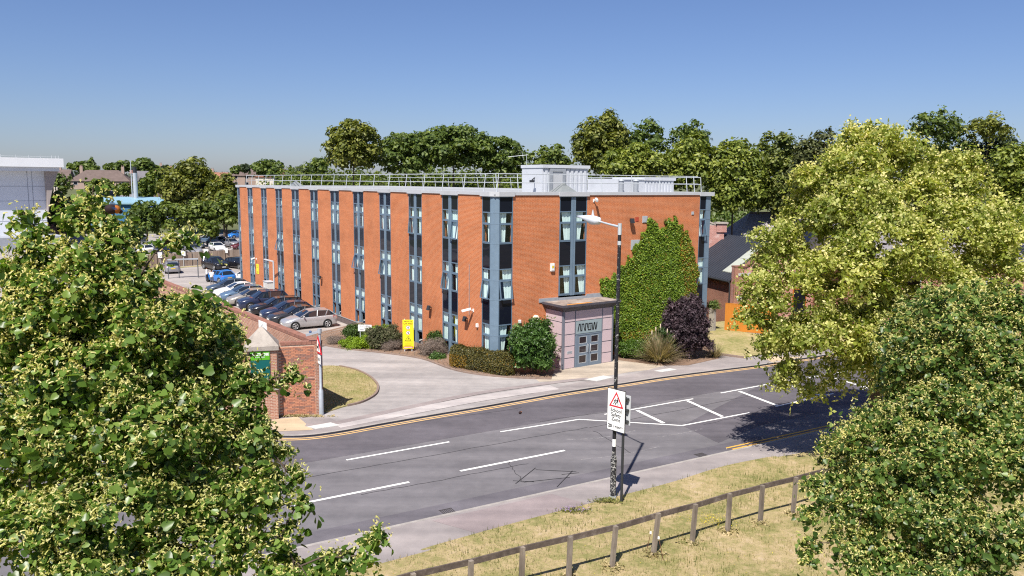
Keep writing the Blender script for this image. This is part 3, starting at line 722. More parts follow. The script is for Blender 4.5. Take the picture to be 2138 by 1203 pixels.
m2 = stroke([(.565, .32), (.565, .88), (.735, .88), (.775, 0), (.815, 0), (.85, .92), (.885, .92), (.925, 0), (.955, 0), (1.0, .95)]); mb.add(m2.v, m2.f)
obj('company_lettering', mb, m_black, sgn)
mb = MB(); mb.fbox(FP, .98, 3.08, -.03, .035, 2.06, 2.13); mb.fbox(FP, .98, 1.08, -.03, .03, .02, 2.06); mb.fbox(FP, 2.98, 3.08, -.03, .03, .02, 2.06); obj('door_frame', mb, m_door, porch)
m_doorglass = glass_mat('door_glass', refl=.02, dark=(.022, .014, .016))
for k, (a0, a1) in enumerate(((1.09, 2.02), (2.04, 2.97))):
    mb = MB(); zz = [.05, .28, .82, .96, 1.40, 1.54, 1.98, 2.05]
    s0, s1 = (a0 + .16, a1 - .17)
    mb.fbox(FP, a0, s0, -.02, .02, .03, 2.05); mb.fbox(FP, s1, a1, -.02, .02, .03, 2.05)
    for z0, z1 in ((.03, .30), (.80, .94), (1.38, 1.52), (1.96, 2.05)): mb.fbox(FP, s0, s1, -.02, .018, z0, z1)
    d = obj('door', mb, m_door, porch)
    for z0, z1 in ((.30, .80), (.94, 1.38), (1.52, 1.96)):
        mb = MB(); mb.fbox(FP, s0, s1, -.015, .0, z0, z1); obj('door_pane', mb, m_doorglass, d)
        mb = MB()
        for (u0, u1, w0, w1) in ((s0, s1, z0, z0 + .025), (s0, s1, z1 - .025, z1), (s0, s0 + .025, z0 + .025, z1 - .025), (s1 - .025, s1, z0 + .025, z1 - .025)): mb.fbox(FP, u0, u1, .0, .022, w0, w1)
        obj('glazing_bead', mb, m_galv, d)
    ha = a1 - .09 if k == 0 else a0 + .09
    mb = MB(); mb.tube([FP.p(ha, .02, .95), FP.p(ha, .07, .98), FP.p(ha, .07, 1.42), FP.p(ha, .02, 1.45)], .018, 6); obj('handle', mb, m_cap, d)
mb = MB(); mb.fbox(FP, .32, .72, .0, .012, 1.0, 1.16); nm = obj('letter_plate', mb, m_galv, porch)
mb = MB()
for z in (1.035, 1.075, 1.115): mb.fbox(FP, .36, .68, .0125, .016, z, z + .018)
obj('plate_slot', mb, m_strip, nm)
# flat roof with flared fascia
mb = MB(); O_ = .34
lo = [FP.p(-.02, .02, 3.62), FP.p(PW + .02, .02, 3.62), FP.p(PW + .02, -2.2, 3.62), FP.p(-.02, -2.2, 3.62)]
hi = [FP.p(-O_, O_, 3.92), FP.p(PW + O_, O_, 3.92), FP.p(PW + O_, -2.05, 3.92), FP.p(-O_, -2.0, 3.92)]
h2 = [(x, y, 4.04) for x, y, z in hi]
mb.add(lo + hi + h2, [(0, 1, 5, 4), (1, 2, 6, 5), (2, 3, 7, 6), (3, 0, 4, 7), (4, 5, 9, 8), (5, 6, 10, 9), (6, 7, 11, 10), (7, 4, 8, 11), (8, 9, 10, 11)])
obj('roof_fascia', mb, M('fascia_dark_grey', (.075, .07, .085), .6, .2, 3, dirt=('#8a7f76', .25)), porch)
t = NT('porch_roof_gravel'); c = t.ramp(t.noise(1.6, 6, rough=.7), [(.3, (.12, .09, .075)), (.5, (.27, .22, .19)), (.7, (.38, .34, .31))]); t.bump(t.noise(30, 3), .6, .02)
mg = t.done(c, .95, .1)
mb = MB(); mb.poly([FP.p(-.27, .27, 4.046), FP.p(PW + .27, .27, 4.046), FP.p(PW + .27, -2.0, 4.046), FP.p(-.27, -1.95, 4.046)]); obj('roof_gravel', mb, mg, porch)
mb = MB(); mb.poly([FP.p(.05, .26, 4.052), FP.p(2.1, .26, 4.052), FP.p(1.9, -.05, 4.052), FP.p(.25, .02, 4.052)]); obj('rust_patch', mb, M('rust_orange', (.46, .20, .04), .9, .35, 3), porch)
mb = MB(); mb.fbox(FF, 3.2, 4.62, .0, .05, 4.0, 4.24); mb.fbox(FF, 4.64, 6.8, .0, .07, 3.98, 4.2); mb.fbox(FF, 6.82, 8.3, .0, .05, 4.0, 4.3); obj('lead_flashing', mb, m_lead, porch)

# ---- things fixed to the walls
def wallbox(fr, a, z, name, label, cat, w, h, d, m, group=None):
    x, y, _ = fr.p(a, .0, z); mb = MB(); mb.fbox(fr, a - w / 2, a + w / 2, .0, d, z - h / 2, z + h / 2); mb.fbox(fr, a - w * .4, a + w * .4, d, d + .015, z - h * .4, z + h * .4)
    return single(name, mb, m, label, cat, (x, y, z), group)
m_boxw = M('white_plastic', (.72, .72, .70), .5, .06, 4)
m_grey = M('grey_vent', (.36, .38, .40), .6, .12, 5)
def cctv(fr, a, z, label, yaw=0., L=.45, dark=False):
    x, y, _ = fr.p(a, 0, z); c = thing('security_camera', label, 'security camera', (x, y, z), 'security cameras on the office walls')
    mb = MB(); mb.fbox(fr, a - .06, a + .06, 0, .04, z - .1, z + .1); mb.bar(fr.p(a, .04, z), fr.p(a, .28, z + .05), .05, .05); obj('bracket', mb, m_boxw, c)
    mb = MB(); mb.bar(fr.p(a - yaw * .1, .2, z + .12), fr.p(a + yaw, .2 + L, z - .02), .13, .13); obj('housing', mb, m_dark if dark else m_boxw, c)
cctv(FL, 2.3, 3.45, 'white security camera on the brick pier beside the near corner', .25, .5)
cctv(FL, 47.4, 2.85, 'white security camera near the far end of the car park wall', .1, .4)
cctv(FF, 7.25, 10.2, 'small security camera under the roof edge right of the centre windows', -.1, .3)
cctv(FF, 16.1, 2.55, 'white security camera at the lower right edge of the ivy', -.3, .5)
def floodl(fr, a, z, label):
    x, y, _ = fr.p(a, 0, z); c = thing('wall_floodlight', label, 'floodlight', (x, y, z), 'black floodlights on the office walls')
    mb = MB(); mb.fbox(fr, a - .03, a + .03, 0, .2, z - .02, z + .02); obj('bracket', mb, m_dark, c)
    mb = MB(); mb.hexa([fr.p(a + dx, .14 + db, z + dz) for dz, sh in ((-.16, .08), (.14, 0)) for dx, db in ((-.15, sh + .12), (.15, sh + .12), (.15, sh), (-.15, sh))]); obj('lamp_head', mb, m_dark, c)
floodl(FF, 10.24, 8.9, 'black floodlight high on the front wall left of the ivy top')
floodl(FL, 7.73, 2.9, 'black floodlight on the car park wall behind the yellow sign')
floodl(FL, 2.98, 2.85, 'black floodlight on the pier below the thin white rod')
floodl(FL, 27.9, 2.85, 'black floodlight on the pier above the dark parked cars')
floodl(FF, 2.55, 2.95, 'black floodlight between two white boxes left of the porch')
wallbox(FF, 10.84, 8.95, 'painted_patch', 'small red painted plate beside the high floodlight', 'plate', .3, .3, .006, M('red_patch', (.40, .06, .03), .8, .2, 5))
wallbox(FF, 11.5, 8.95, 'wall_vent', 'grey square vent above the left edge of the ivy', 'vent', .42, .45, .04, m_grey, 'vents in the front wall')
wallbox(FF, 10.75, 7.3, 'wall_vent', 'large grey square vent half covered by ivy', 'vent', .75, .65, .04, m_grey, 'vents in the front wall')
wallbox(FF, 15.79, 9.3, 'wall_vent', 'small grey vent near the top right of the front wall', 'vent', .22, .22, .03, m_grey, 'vents in the front wall')
b_ = wallbox(FF, 4.13, 6.14, 'alarm_box', 'white alarm box with yellow face beside the centre window column', 'alarm box', .26, .48, .12, m_boxw)
mb = MB(); mb.fbox(FF, 4.06, 4.2, .136, .142, 6.1, 6.24); obj('badge', mb, M('yellow_plastic', (.6, .45, .03), .5, .1, 4), b_)
wallbox(FF, 1.79, 2.95, 'sensor_box', 'small white sensor box right of the corner glazing', 'sensor', .15, .2, .12, m_boxw)
x, y, _ = FF.p(2.97, 0, 3.06); mb = MB(); mb.tube([FF.p(2.97, 0, 3.06), FF.p(2.97, .14, 3.06), FF.p(2.97, .2, 3.06)], [.2, .2, .12], 14); single('alarm_bell', mb, M('cream_plastic', (.72, .62, .45), .5, .06, 4), 'round cream alarm bell on the wall left of the porch', 'alarm bell', (x, y, 3.06))
wallbox(FL, 1.77, 2.6, 'sensor_box', 'small white sensor box on the pier beside the near corner glazing', 'sensor', .14, .22, .12, m_boxw)
mb = MB(); x, y, _ = FL.p(2.74, .05, 3.1); mb.tube([FL.p(2.74, .05, 3.1), FL.p(2.74, .05, 6.27)], .014, 6); single('lightning_rod', mb, m_cap, 'thin white vertical rod fixed to the pier beside the near corner', 'rod', (x, y, 3.1))
x, y, _ = FL.p(47.2, 0, 1.8); ys = thing('wall_notice', 'small yellow notice on the brick pier at the far end', 'notice', (x, y, 1.8))
m_yel = M('sign_yellow', (.80, .74, .02), .45, .04, 3)
mb = MB(); mb.fbox(FL, 46.75, 47.6, 0, .02, 1.25, 2.3); obj('board', mb, m_yel, ys)
mb = MB()
for z in (2.1, 1.95, 1.5, 1.4): mb.fbox(FL, 46.9, 47.45, .02, .024, z - .025, z + .025)
obj('print', mb, M('print_ochre', (.35, .28, .02), .5, .1, 5), ys)
# white meter cabinet and short lamp standard against the car park wall
x, y, _ = FL.p(40.6, .9, 0); mc = thing('meter_cabinet', 'off white metal cabinet standing against the car park wall', 'cabinet', (x, y, -.5))
mb = MB(); mb.fbox(FL, 40.0, 41.3, .5, 1.2, -.5, 1.15); obj('body', mb, M('cabinet_white', (.62, .60, .56), .5, .06, 2), mc)
mb = MB(); mb.fbox(FL, 39.95, 41.35, .45, 1.25, 1.15, 1.2); obj('lid', mb, m_cap, mc)
mb = MB(); mb.fbox(FL, 40.05, 40.62, 1.2, 1.215, -.42, 1.1); obj('door', mb, M('cabinet_door', (.58, .56, .52), .5, .06, 2), mc)
x, y, _ = FL.p(39.4, .7, 0); ls = thing('car_park_lamp', 'short white lamp standard with angled head beside the meter cabinet', 'lamp', (x, y, -.5))
mb = MB(); mb.tube([(x, y, -.5), (x, y, 3.3)], .08, 10); obj('pole', mb, m_cap, ls)
mb = MB(); hx = FL.p(41.0, 1.1, 3.4); mb.bar((x, y, 3.3), hx, .16, .1); obj('lamp_head', mb, m_cap, ls)
# ------------------------------------------------------------------ boundary wall with gate pier
m_wallbrick = brick_mat('boundary_brick', (.42, .195, .125), (.34, .15, .10), (.48, .36, .28), var=.25, patch=((.20, .13, .11), .5))
m_mortar = M('mortar', (.56, .43, .33), .95, .2, 8, .4)
m_brk = [M('brick_orange', (.45, .20, .12), .85, .22, 9, .3), M('brick_red', (.37, .155, .10), .85, .22, 9, .3), M('brick_brown', (.27, .145, .11), .88, .25, 9, .3)]
m_stone = M('weathered_stone', (.36, .32, .28), .9, .25, 2.5, .5, dirt=((.17, .14, .12), .5))
WC = (-9.1, 37.59)
FW = Fr(WC, R(196), True); FRW = Fr(WC, R(127.4), False); HW = 3.68
wall = thing('boundary_wall', 'tall brown brick boundary wall running back from the pavement beside the drive', 'brick wall', (*WC, 0))
mb = MB(); mb.fbox(FW, .0, 2.1, -.33, -.012, -.1, HW - .16); obj('wall_core', mb, m_mortar, wall)
mb = MB(); mb.fbox(FRW, -.0, 33, -.36, -.0, -.7, HW - .15); mb.fbox(FW, 3.5, 6.4, -.34, 0, -.3, HW - .15); obj('return_wall', mb, m_wallbrick, wall)
mb = MB()
for i in range(int(33 / .24)): mb.fbox(FRW, i * .24 + .006, i * .24 + .234, -.375, .015, HW - .15, HW + rng.uniform(-.006, .006))
for i in range(8): mb.fbox(FW, i * .24 + .02, i * .24 + .25, -.30, .015, HW - .15, HW + rng.uniform(-.006, .006))
o_ = obj('coping_brick', mb, M('coping_brick', (.27, .125, .09), .9, .35, 5, .4, dirt=((.13, .10, .09), .5)), wall); o_['kind'] = 'stuff'
# individual bricks on the face next to the pavement; nearest 300 singly, the rest joined
bmesh_b = []
for k in range(3):
    mb = MB(); mb.hexa([(-.106, -.014, -.0325), (.106, -.014, -.0325), (.106, .014, -.0325), (-.106, .014, -.0325), (-.1045, -.0125, .0325), (.1045, -.0125, .0325), (.1045, .0125, .0325), (-.1045, .0125, .0325)])
    me = mb.mesh('brick', m_brk[k]); bmesh_b.append(me)
rest = MB(); count = 0
rows = int((HW - .2) / .075)
for r_ in range(rows - 1, -1, -1):
    z = r_ * .075 + .04; off = 0 if r_ % 2 else .1125
    for c_ in range(10):
        a = .112 + off + c_ * .225
        if a > 2.0: continue
        k = rng.choices((0, 1, 2), (5, 3, 2 if z < 2.6 else 6))[0]
        if abs(z - 1.86) < .06: continue
        jit = rng.uniform(-.004, .004); px_, py_, _ = FW.p(a, -.004 + jit, z)
        if count < 300:
            b = link('brick', bmesh_b[k], wall, (px_ - WC[0], py_ - WC[1], z)); b.rotation_euler = (0, 0, FW.ang + pi); count += 1
        else:
            rest.mat(k); rest.fbox(FW, a - .106, a + .106, -.018, .010 + jit, z - .0325, z + .0325)
o_ = obj('lower_brick', rest, m_brk, wall); o_['kind'] = 'stuff'
mb = MB(); mb.fbox(FW, 0, 2.1, -.01, .025, 1.82, 1.90); obj('string_course', mb, m_brk[2], wall)
pier_t = thing('gate_pier', 'square brick gate pier with pyramid stone cap and green store sign', 'gate pier', FW.p(2.75, .1, 0))
mb = MB(); mb.fbox(FW, 2.1, 3.5, -.75, .38, -.1, 3.42); obj('shaft', mb, m_wallbrick, pier_t)
mb = MB(); mb.fbox(FW, 2.05, 3.5, -.80, .43, 1.5, 1.6); obj('ledge', mb, m_stone, pier_t)
mb = MB(); mb.fbox(FW, 2.0, 3.55, -.85, .48, 3.42, 3.62)
bs = [FW.p(a, b, 3.62) for a, b in ((2.0, .48), (3.55, .48), (3.55, -.85), (2.0, -.85))]
tp = [FW.p(a, b, 4.45) for a, b in ((2.72, -.13), (2.83, -.13), (2.83, -.24), (2.72, -.24))]
mb.add(bs + tp, [(0, 1, 5, 4), (1, 2, 6, 5), (2, 3, 7, 6), (3, 0, 4, 7), (4, 5, 6, 7)]); obj('stone_cap', mb, m_stone, pier_t)
sb = thing('store_sign', 'bright green WAITROSE sign with teal panel on the gate pier', 'sign', FW.p(2.8, .4, 2.6))
m_green = M('sign_green', (.10, .36, .02), .4, .03, 2); m_teal = M('sign_teal', (.005, .10, .095), .4, .05, 2); m_wh = M('sign_white', (.80, .80, .78), .45, .03, 3)
mb = MB(); mb.fbox(FW, 2.42, 3.28, .40, .44, 2.98, 3.40); obj('green_panel', mb, m_green, sb)
mb = MB(); mb.fbox(FW, 2.42, 3.28, .40, .43, 1.9, 2.975); obj('teal_panel', mb, m_teal, sb)
X = (-FW.ex[0], -FW.ex[1], 0)
text('lettering', 'WAITROSE', .165, m_wh, FW.p(2.85, .442, 3.19), X, (0, 0, 1), sb, bold=.006)
text('lettering', '& PARTNERS', .075, m_wh, FW.p(2.85, .442, 3.09), X, (0, 0, 1), sb)
FIN = Fr((WC[0] - .36 * sin(R(127.4)) * 1, WC[1] + .36 * cos(R(127.4))), R(127.4), True)
sr = thing('wall_sign', 'white and red rectangular sign on the inner face of the tall brick wall', 'sign', FIN.p(6.9, .02, 2.8))
m_red = M('sign_red', (.55, .015, .03), .45, .05, 3)
mb = MB(); mb.fbox(FIN, 6.3, 7.5, .0, .03, 2.72, 3.66); obj('board', mb, m_wh, sr)
mb = MB(); mb.fbox(FIN, 6.3, 7.5, .031, .038, 2.84, 3.14); obj('red_band', mb, m_red, sr)
mb = MB(); mb.fbox(FIN, 6.45, 7.35, .039, .043, 2.93, 3.05); obj('print', mb, m_wh, sr)
mb = MB(); mb.tube([FIN.p(6.9 + .13 * sin(t * .7), .034, 3.22 + t * .06) for t in range(6)], .02, 5); obj('symbol', mb, m_galv, sr)

# ------------------------------------------------------------------ road sign pole with animal warning triangle
m_pole = M('galvanised_pole', (.40, .43, .47), .5, .15, 4, 0, .3, .4)
px, py = -9.17, 37.42
rp_ = thing('road_sign_pole', 'grey pole with red triangular animal warning sign by the brick wall end', 'road sign', (px, py, .08))
mb = MB(); mb.tube([(px, py, .0), (px, py, 1.28), (px, py, 1.36), (px, py, 4.15)], [.115, .115, .065, .055], 12); obj('pole', mb, m_pole, rp_)
FT = Fr((px, py), R(-58), False)
def tri(fr, zc, h, b0, b1, w=None):
    w = w or h * 1.155; mb = MB(); f = [fr.p(-w / 2, b1, zc), fr.p(w / 2, b1, zc), fr.p(0, b1, zc + h)]; g = [fr.p(-w / 2, b0, zc), fr.p(w / 2, b0, zc), fr.p(0, b0, zc + h)]
    mb.add(g + f, [(3, 4, 5), (2, 1, 0), (0, 1, 4, 3), (1, 2, 5, 4), (2, 0, 3, 5)]); return mb
obj('warning_triangle', tri(FT, 3.12, .84, .07, .10), m_red, rp_)
obj('triangle_face', tri(FT, 3.21, .58, .101, .106), m_wh, rp_)
mb = MB(); k = [(-.17, .17), (-.16, .27), (-.10, .31), (.06, .29), (.10, .36), (.08, .44), (.13, .42), (.14, .48), (.17, .40), (.21, .36), (.16, .33), (.13, .22), (.17, .10), (.13, .09), (.08, .19), (-.09, .19), (-.17, .06), (-.21, .07)]
mb.poly([FT.p(a, .109, 3.17 + z) for a, z in k]); obj('animal_symbol', mb, m_black, rp_)
mb = MB(); mb.fbox(FT, -.30, .30, .07, .09, 2.62, 3.04); pl_ = obj('distance_plate', mb, m_wh, rp_)
mb = MB()
for a, w_ in ((-.18, .1), (-.02, .06), (.12, .12)): mb.fbox(FT, a - w_ / 2, a + w_ / 2, .0905, .094, 2.76, 2.9)
obj('print', mb, m_black, pl_)
mb = MB(); mb.bar((px + .02, py, 4.18), (px - .62, py - .1, 4.0), .16, .10); mb.tube([(px, py, 4.08), (px, py, 4.3)], .1, 10); obj('lamp_arm', mb, m_pole, rp_)
mb = MB(); mb.ball((px - .42, py - .06, 4.15), .07, 8, 6); obj('light_sensor', mb, M('sensor_blue', (.05, .09, .2), .3, .1, 4), rp_)

# ------------------------------------------------------------------ tall street lamp
lx, ly = 3.67, 27.30
t = NT('chipped_black_paint'); f = t.noise(9, 6, rough=.75); c = t.ramp(f, [(.0, (.012, .012, .016)), (.60, (.014, .014, .019)), (.64, (.50, .49, .46))]); m_chip = t.done(c, .5, .4)
t = NT('chipped_base_paint'); f = t.noise(16, 6, rough=.85); c = t.ramp(f, [(.0, (.012, .012, .016)), (.53, (.016, .016, .02)), (.565, (.52, .51, .48))]); m_chip2 = t.done(c, .55, .4)
lamp = thing('street_lamp', 'tall black street lamp with chipped paint and grey lantern on the near pavement', 'street lamp', (lx, ly, .1))
mb = MB(); mb.tube([(lx, ly, .1), (lx, ly, .22)], .125, 14); obj('base_plate', mb, m_galv, lamp)
mb = MB(); mb.tube([(lx, ly, .2), (lx, ly, 1.45)], .105, 16); obj('base_column', mb, m_chip2, lamp)
mb = MB(); mb.tube([(lx, ly, 1.45), (lx, ly, 1.58), (lx, ly, 1.72), (lx, ly, 1.8)], [.115, .11, .075, .065], 16); obj('collar', mb, m_chip2, lamp)
mb = MB(); mb.tube([(lx, ly, 1.8), (lx, ly, 5.5), (lx, ly, 9.9)], [.066, .066, .06], 14); obj('column', mb, m_chip, lamp)
mb = MB(); mb.tube([(lx, ly, 2.05), (lx, ly, 2.32)], .0685, 14); obj('white_band', mb, m_wh, lamp)
mb = MB(); mb.tube([(lx, ly, 9.55), (lx, ly, 9.94)], .068, 14); mb.tube([(lx, ly, 9.2), (lx, ly, 9.34)], .067, 14); obj('top_cap', mb, m_galv, lamp)
ad = Vector((-.506, .8625, 0))
a0 = Vector((lx, ly, 9.82)); a1 = a0 + ad * 1.25 + Vector((0, 0, .14))
mb = MB(); mb.tube([a0, a0 + ad * .6 + Vector((0, 0, .06)), a1], [.045, .035, .032], 10); obj('arm', mb, m_galv, lamp)
mb = MB(); b0 = a1 - ad * .1; side = Vector((ad.y, -ad.x, 0)); rings = []
for s_, w_, zt, zb in ((0, .07, .09, -.05), (.12, .15, .13, -.15), (.35, .17, .15, -.17), (.75, .14, .13, -.08), (1.0, .12, .10, -.0), (1.32, .09, .07, .02)):
    c_ = b0 + ad * s_ + Vector((0, 0, .02 + s_ * .05)); rings.append([c_ + side * x_ * w_ + Vector((0, 0, z_)) for x_, z_ in ((-1, 0), (-.7, zt * .8), (0, zt), (.7, zt * .8), (1, 0), (.75, zb), (-.75, zb))])
vs = [v for r_ in rings for v in r_]; n = 7
mb.add(vs, [(i * n + k, i * n + (k + 1) % n, (i + 1) * n + (k + 1) % n, (i + 1) * n + k) for i in range(5) for k in range(n)] + [tuple(range(n - 1, -1, -1)), tuple(range(5 * n, 6 * n))], True)
obj('lantern', mb, M('lantern_grey', (.56, .59, .64), .4, .08, 5), lamp)
mb = MB(); s0 = b0 + ad * .42 + Vector((0, 0, .16)); mb.tube([s0, s0 + Vector((0, 0, .08)), s0 + Vector((0, 0, .24))], [.06, .045, .012], 8); obj('light_sensor', mb, m_cap, lamp)

# ------------------------------------------------------------------ school safety zone sign
sx, sy = 3.93, 26.95
sz = thing('school_sign', 'white school safety zone sign with red triangle on a black pole', 'road sign', (sx, sy, .1))
mb = MB(); mb.tube([(sx, sy, .05), (sx, sy, 4.1)], .048, 12); obj('pole', mb, m_dark, sz)
FS = Fr((sx, sy), R(-47), False)
mb = MB(); mb.fbox(FS, -.66, .12, .07, .09, 2.98, 4.16); plate = obj('plate', mb, m_wh, sz)
mb = MB(); mb.fbox(FS, -.66, .12, .07, .09, 2.68, 2.97); lowp = obj('lower_plate', mb, m_wh, sz)
mb = MB()
for a0, a1, z0, z1 in ((-.672, .132, 4.16, 4.172), (-.672, .132, 2.668, 2.68), (-.672, -.66, 2.68, 4.16), (.12, .132, 2.68, 4.16)): mb.fbox(FS, a0, a1, .065, .095, z0, z1)
obj('plate_edge', mb, m_black, sz)
def tri2(fr, ac, zc, h, b0, b1):
    w = h * 1.155; mb = MB(); f = [fr.p(ac - w / 2, b1, zc), fr.p(ac + w / 2, b1, zc), fr.p(ac, b1, zc + h)]; g = [fr.p(ac - w / 2, b0, zc), fr.p(ac + w / 2, b0, zc), fr.p(ac, b0, zc + h)]
    mb.add(g + f, [(3, 4, 5), (2, 1, 0), (0, 1, 4, 3), (1, 2, 5, 4), (2, 0, 3, 5)]); return mb
obj('red_triangle', tri2(FS, -.27, 3.53, .56, .0905, .094), m_red, plate)
obj('triangle_face', tri2(FS, -.27, 3.585, .40, .0945, .097), m_wh, plate)
mb = MB()
for dx, sc in ((-.33, .85), (-.22, 1.0)):
    z0 = 3.60; q = lambda a, z: FS.p(dx + a * sc, .099, z0 + z * sc)
    mb.poly([q(.012 * cos(t) * 2 + .02, .255 + .026 * sin(t)) for t in np.linspace(0, 2 * pi, 9)[:-1]])
    mb.poly([q(-.03, .12), (q(.025, .12)), q(.045, .22), q(-.01, .225)])
    mb.poly([q(-.03, .125), q(.0, .12), q(-.05, .06), q(-.10, .02), q(-.115, .035), q(-.07, .075)])
    mb.poly([q(.0, .125), q(.025, .12), q(.05, .07), q(.04, .0), q(.015, .0), q(.02, .06)])
    mb.poly([q(.03, .215), q(.045, .2), q(.09, .15), q(.08, .135)]); mb.poly([q(-.01, .22), q(-.0, .20), q(-.06, .15), q(-.07, .165)])
obj('children_symbol', mb, m_black, plate)
Xs = (FS.ex[0], FS.ex[1], 0)
for body, z in (('School', 3.35), ('Safety', 3.19), ('Zone', 3.03)): text('lettering', body, .185, m_black, FS.p(-.27, .0905, z), Xs, (0, 0, 1), plate, bold=.002)
text('lettering', '20', .17, m_black, FS.p(-.53, .0905, 2.77), Xs, (0, 0, 1), lowp, bold=.006)
text('lettering', "'s PLENTY", .10, m_black, FS.p(-.17, .0905, 2.79), Xs, (0, 0, 1), lowp, bold=.002)
mb = MB(); mb.fbox(FS, -.50, .22, -.10, -.08, 2.95, 4.0); bk = obj('rear_plate', mb, M('sign_back_grey', (.50, .52, .54), .5, .06, 3), sz)
mb = MB()
for z in (3.1, 3.5, 3.9): mb.fbox(FS, -.4, .16, -.08, -.05, z - .02, z + .02); mb.fbox(FS, .02, .2, -.05, .06, z - .015, z + .015)
obj('bracket', mb, m_dark, sz)

# ------------------------------------------------------------------ post and rail fence on the verge
t = NT('weathered_timber'); f = t.noise(3.2, 6, rough=.7, stretch=(1, 1, .2)); g = t.noise(1.2, 4)
c = t.mix(.8, t.ramp(f, [(.3, (.10, .08, .065)), (.55, (.22, .185, .155)), (.75, (.34, .30, .26))]), t.ramp(g, [(.3, (.75, .75, .75)), (.7, (1.2, 1.17, 1.1))]), 'MULTIPLY'); t.bump(f, .5, .01)
m_timber = t.done(c, .9, .15)
t = NT('weathered_rail'); f = t.noise(2.5, 6, rough=.75); c = t.ramp(f, [(.3, (.055, .043, .037)), (.52, (.115, .09, .075)), (.75, (.24, .20, .175))]); t.bump(f, .5, .01); m_rail = t.done(c, .9, .15)
fp = [(-5.3, 17.5), (-3.9, 18.3), (-2.45, 19.15), (-1.05, 19.95), (.32, 20.7), (1.68, 21.42), (3.0, 22.14), (4.36, 22.98), (5.72, 23.78), (7.05, 24.59), (8.35, 25.35), (9.69, 26.07), (11.2, 27.0), (12.6, 27.85), (14.0, 28.65), (15.4, 29.45), (16.8, 30.2)]
lean = {7: (.13, .02), 8: (.07, .0), 6: (.09, .02), 5: (.03, 0), 9: (.03, 0)}
fence = thing('post_and_rail_fence', 'weathered low timber fence with single top rail along the dry grass verge', 'fence', (*fp[0], .1))
tops = []
for i, (x, y) in enumerate(fp):
    ld = lean.get(i, (rng.uniform(-.02, .04), rng.uniform(-.02, .02))); h = 1.30 + rng.uniform(-.03, .03)
    mb = MB(); c0 = Vector((x, y, .0)); c1 = Vector((x + ld[0], y + ld[1], .1 + h)); u = Vector((cos(AR), sin(AR), 0)) * .062; v = Vector((-sin(AR), cos(AR), 0)) * .055
    mb.hexa([c0 - u - v, c0 + u - v, c0 + u + v, c0 - u + v, c1 - u - v, c1 + u - v, c1 + u * .95 + v, c1 - u * .95 + v]); obj('post', mb, m_timber, fence); tops.append(c1)
nrm = Vector((-sin(AR), cos(AR), 0)) * .085
for i in range(len(tops) - 1):
    a, b = tops[i] + nrm, tops[i + 1] + nrm; d = (b - a).normalized() * .003
    mb = MB(); mb.bar(a + d + Vector((0, 0, -.085 + rng.uniform(-.012, .012))), b - d + Vector((0, 0, -.085 + rng.uniform(-.012, .012))), .05, .165); obj('rail', mb, m_rail, fence)
# two capped rods beside a leaning post
for (x0, y0, x1, y1, lab) in ((4.16, 23.1, 4.3, 23.15, 'thin rusty rod with white cap left of the leaning fence post'), (4.62, 22.62, 4.48, 22.8, 'thin rusty rod with white cap right of the leaning fence post')):
    rd = thing('capped_rod', lab, 'rod', (x0, y0, .1), 'capped rods beside the fence')
    mb = MB(); mb.tube([(x0, y0, .05), (x1, y1, .72)], .009, 6); obj('rod', mb, M('rust', (.14, .06, .03), .8, .3, 8), rd)
    mb = MB(); mb.tube([(x1, y1, .70), (x1, y1, .76)], [.035, .03], 8); obj('cap', mb, m_wh, rd)

# ------------------------------------------------------------------ yellow car park sign and white parking sign in the bed
yx, yy = -6.85, 51.9
yg = thing('car_park_sign', 'tall yellow private car park sign board on posts in front of the shrubs', 'sign', (yx, yy, .07))
FY = Fr((yx, yy), R(4), False)
mb = MB(); mb.fbox(FY, -.36, .36, .0, .03, .30, 2.24); yb = obj('board', mb, m_yel, yg)
mb = MB(); mb.fbox(FY, -.27, -.21, -.06, 0, .0, 2.3); mb.fbox(FY, .21, .27, -.06, 0, .0, 2.2); obj('post', mb, m_galv, yg)
Xy = (FY.ex[0], FY.ex[1], 0); m_ol = M('print_dark_red', (.22, .06, .01), .6, .1, 5)
text('lettering', 'PRIVATE', .135, m_ol, FY.p(0, .031, 2.08), Xy, (0, 0, 1), yb, bold=.003)
text('lettering', 'CAR PARK', .135, m_ol, FY.p(0, .031, 1.93), Xy, (0, 0, 1), yb, bold=.003)
for z, kind in ((1.72, 0), (1.37, 1)):
    mb = MB(); mb.poly([FY.p(.145 * cos(t), .0315, z + .145 * sin(t)) for t in np.linspace(0, 2 * pi, 21)[:-1]]); obj('red_ring', mb, m_red, yb)
    mb = MB(); mb.poly([FY.p(.118 * cos(t), .0345, z + .118 * sin(t)) for t in np.linspace(0, 2 * pi, 21)[:-1]]); obj('roundel', mb, m_wh, yb)
    mb = MB()
    if kind == 0: mb.poly([FY.p(a, .0375, z + h) for a, h in ((-.04, -.07), (.04, -.07), (.05, .0), (.03, .08), (-.02, .09), (-.05, .01))])
    else: mb.poly([FY.p(a, .0375, z + h) for a, h in ((-.02, -.08), (.03, -.07), (.02, .0), (.05, .07), (.0, .09), (-.04, .02))]); mb.hexa([FY.p(a, b, z + h) for b in (.0375, .039) for a, h in ((-.09, .08), (-.08, .095), (.09, -.08), (.08, -.095))])
    obj('pictogram', mb, M('print_grey_green', (.12, .16, .13), .6, .1, 5) if kind == 0 else m_black, yb)
mb = MB()
P_ = [(-.19, .84), (.19, .84), (0, 1.15)]
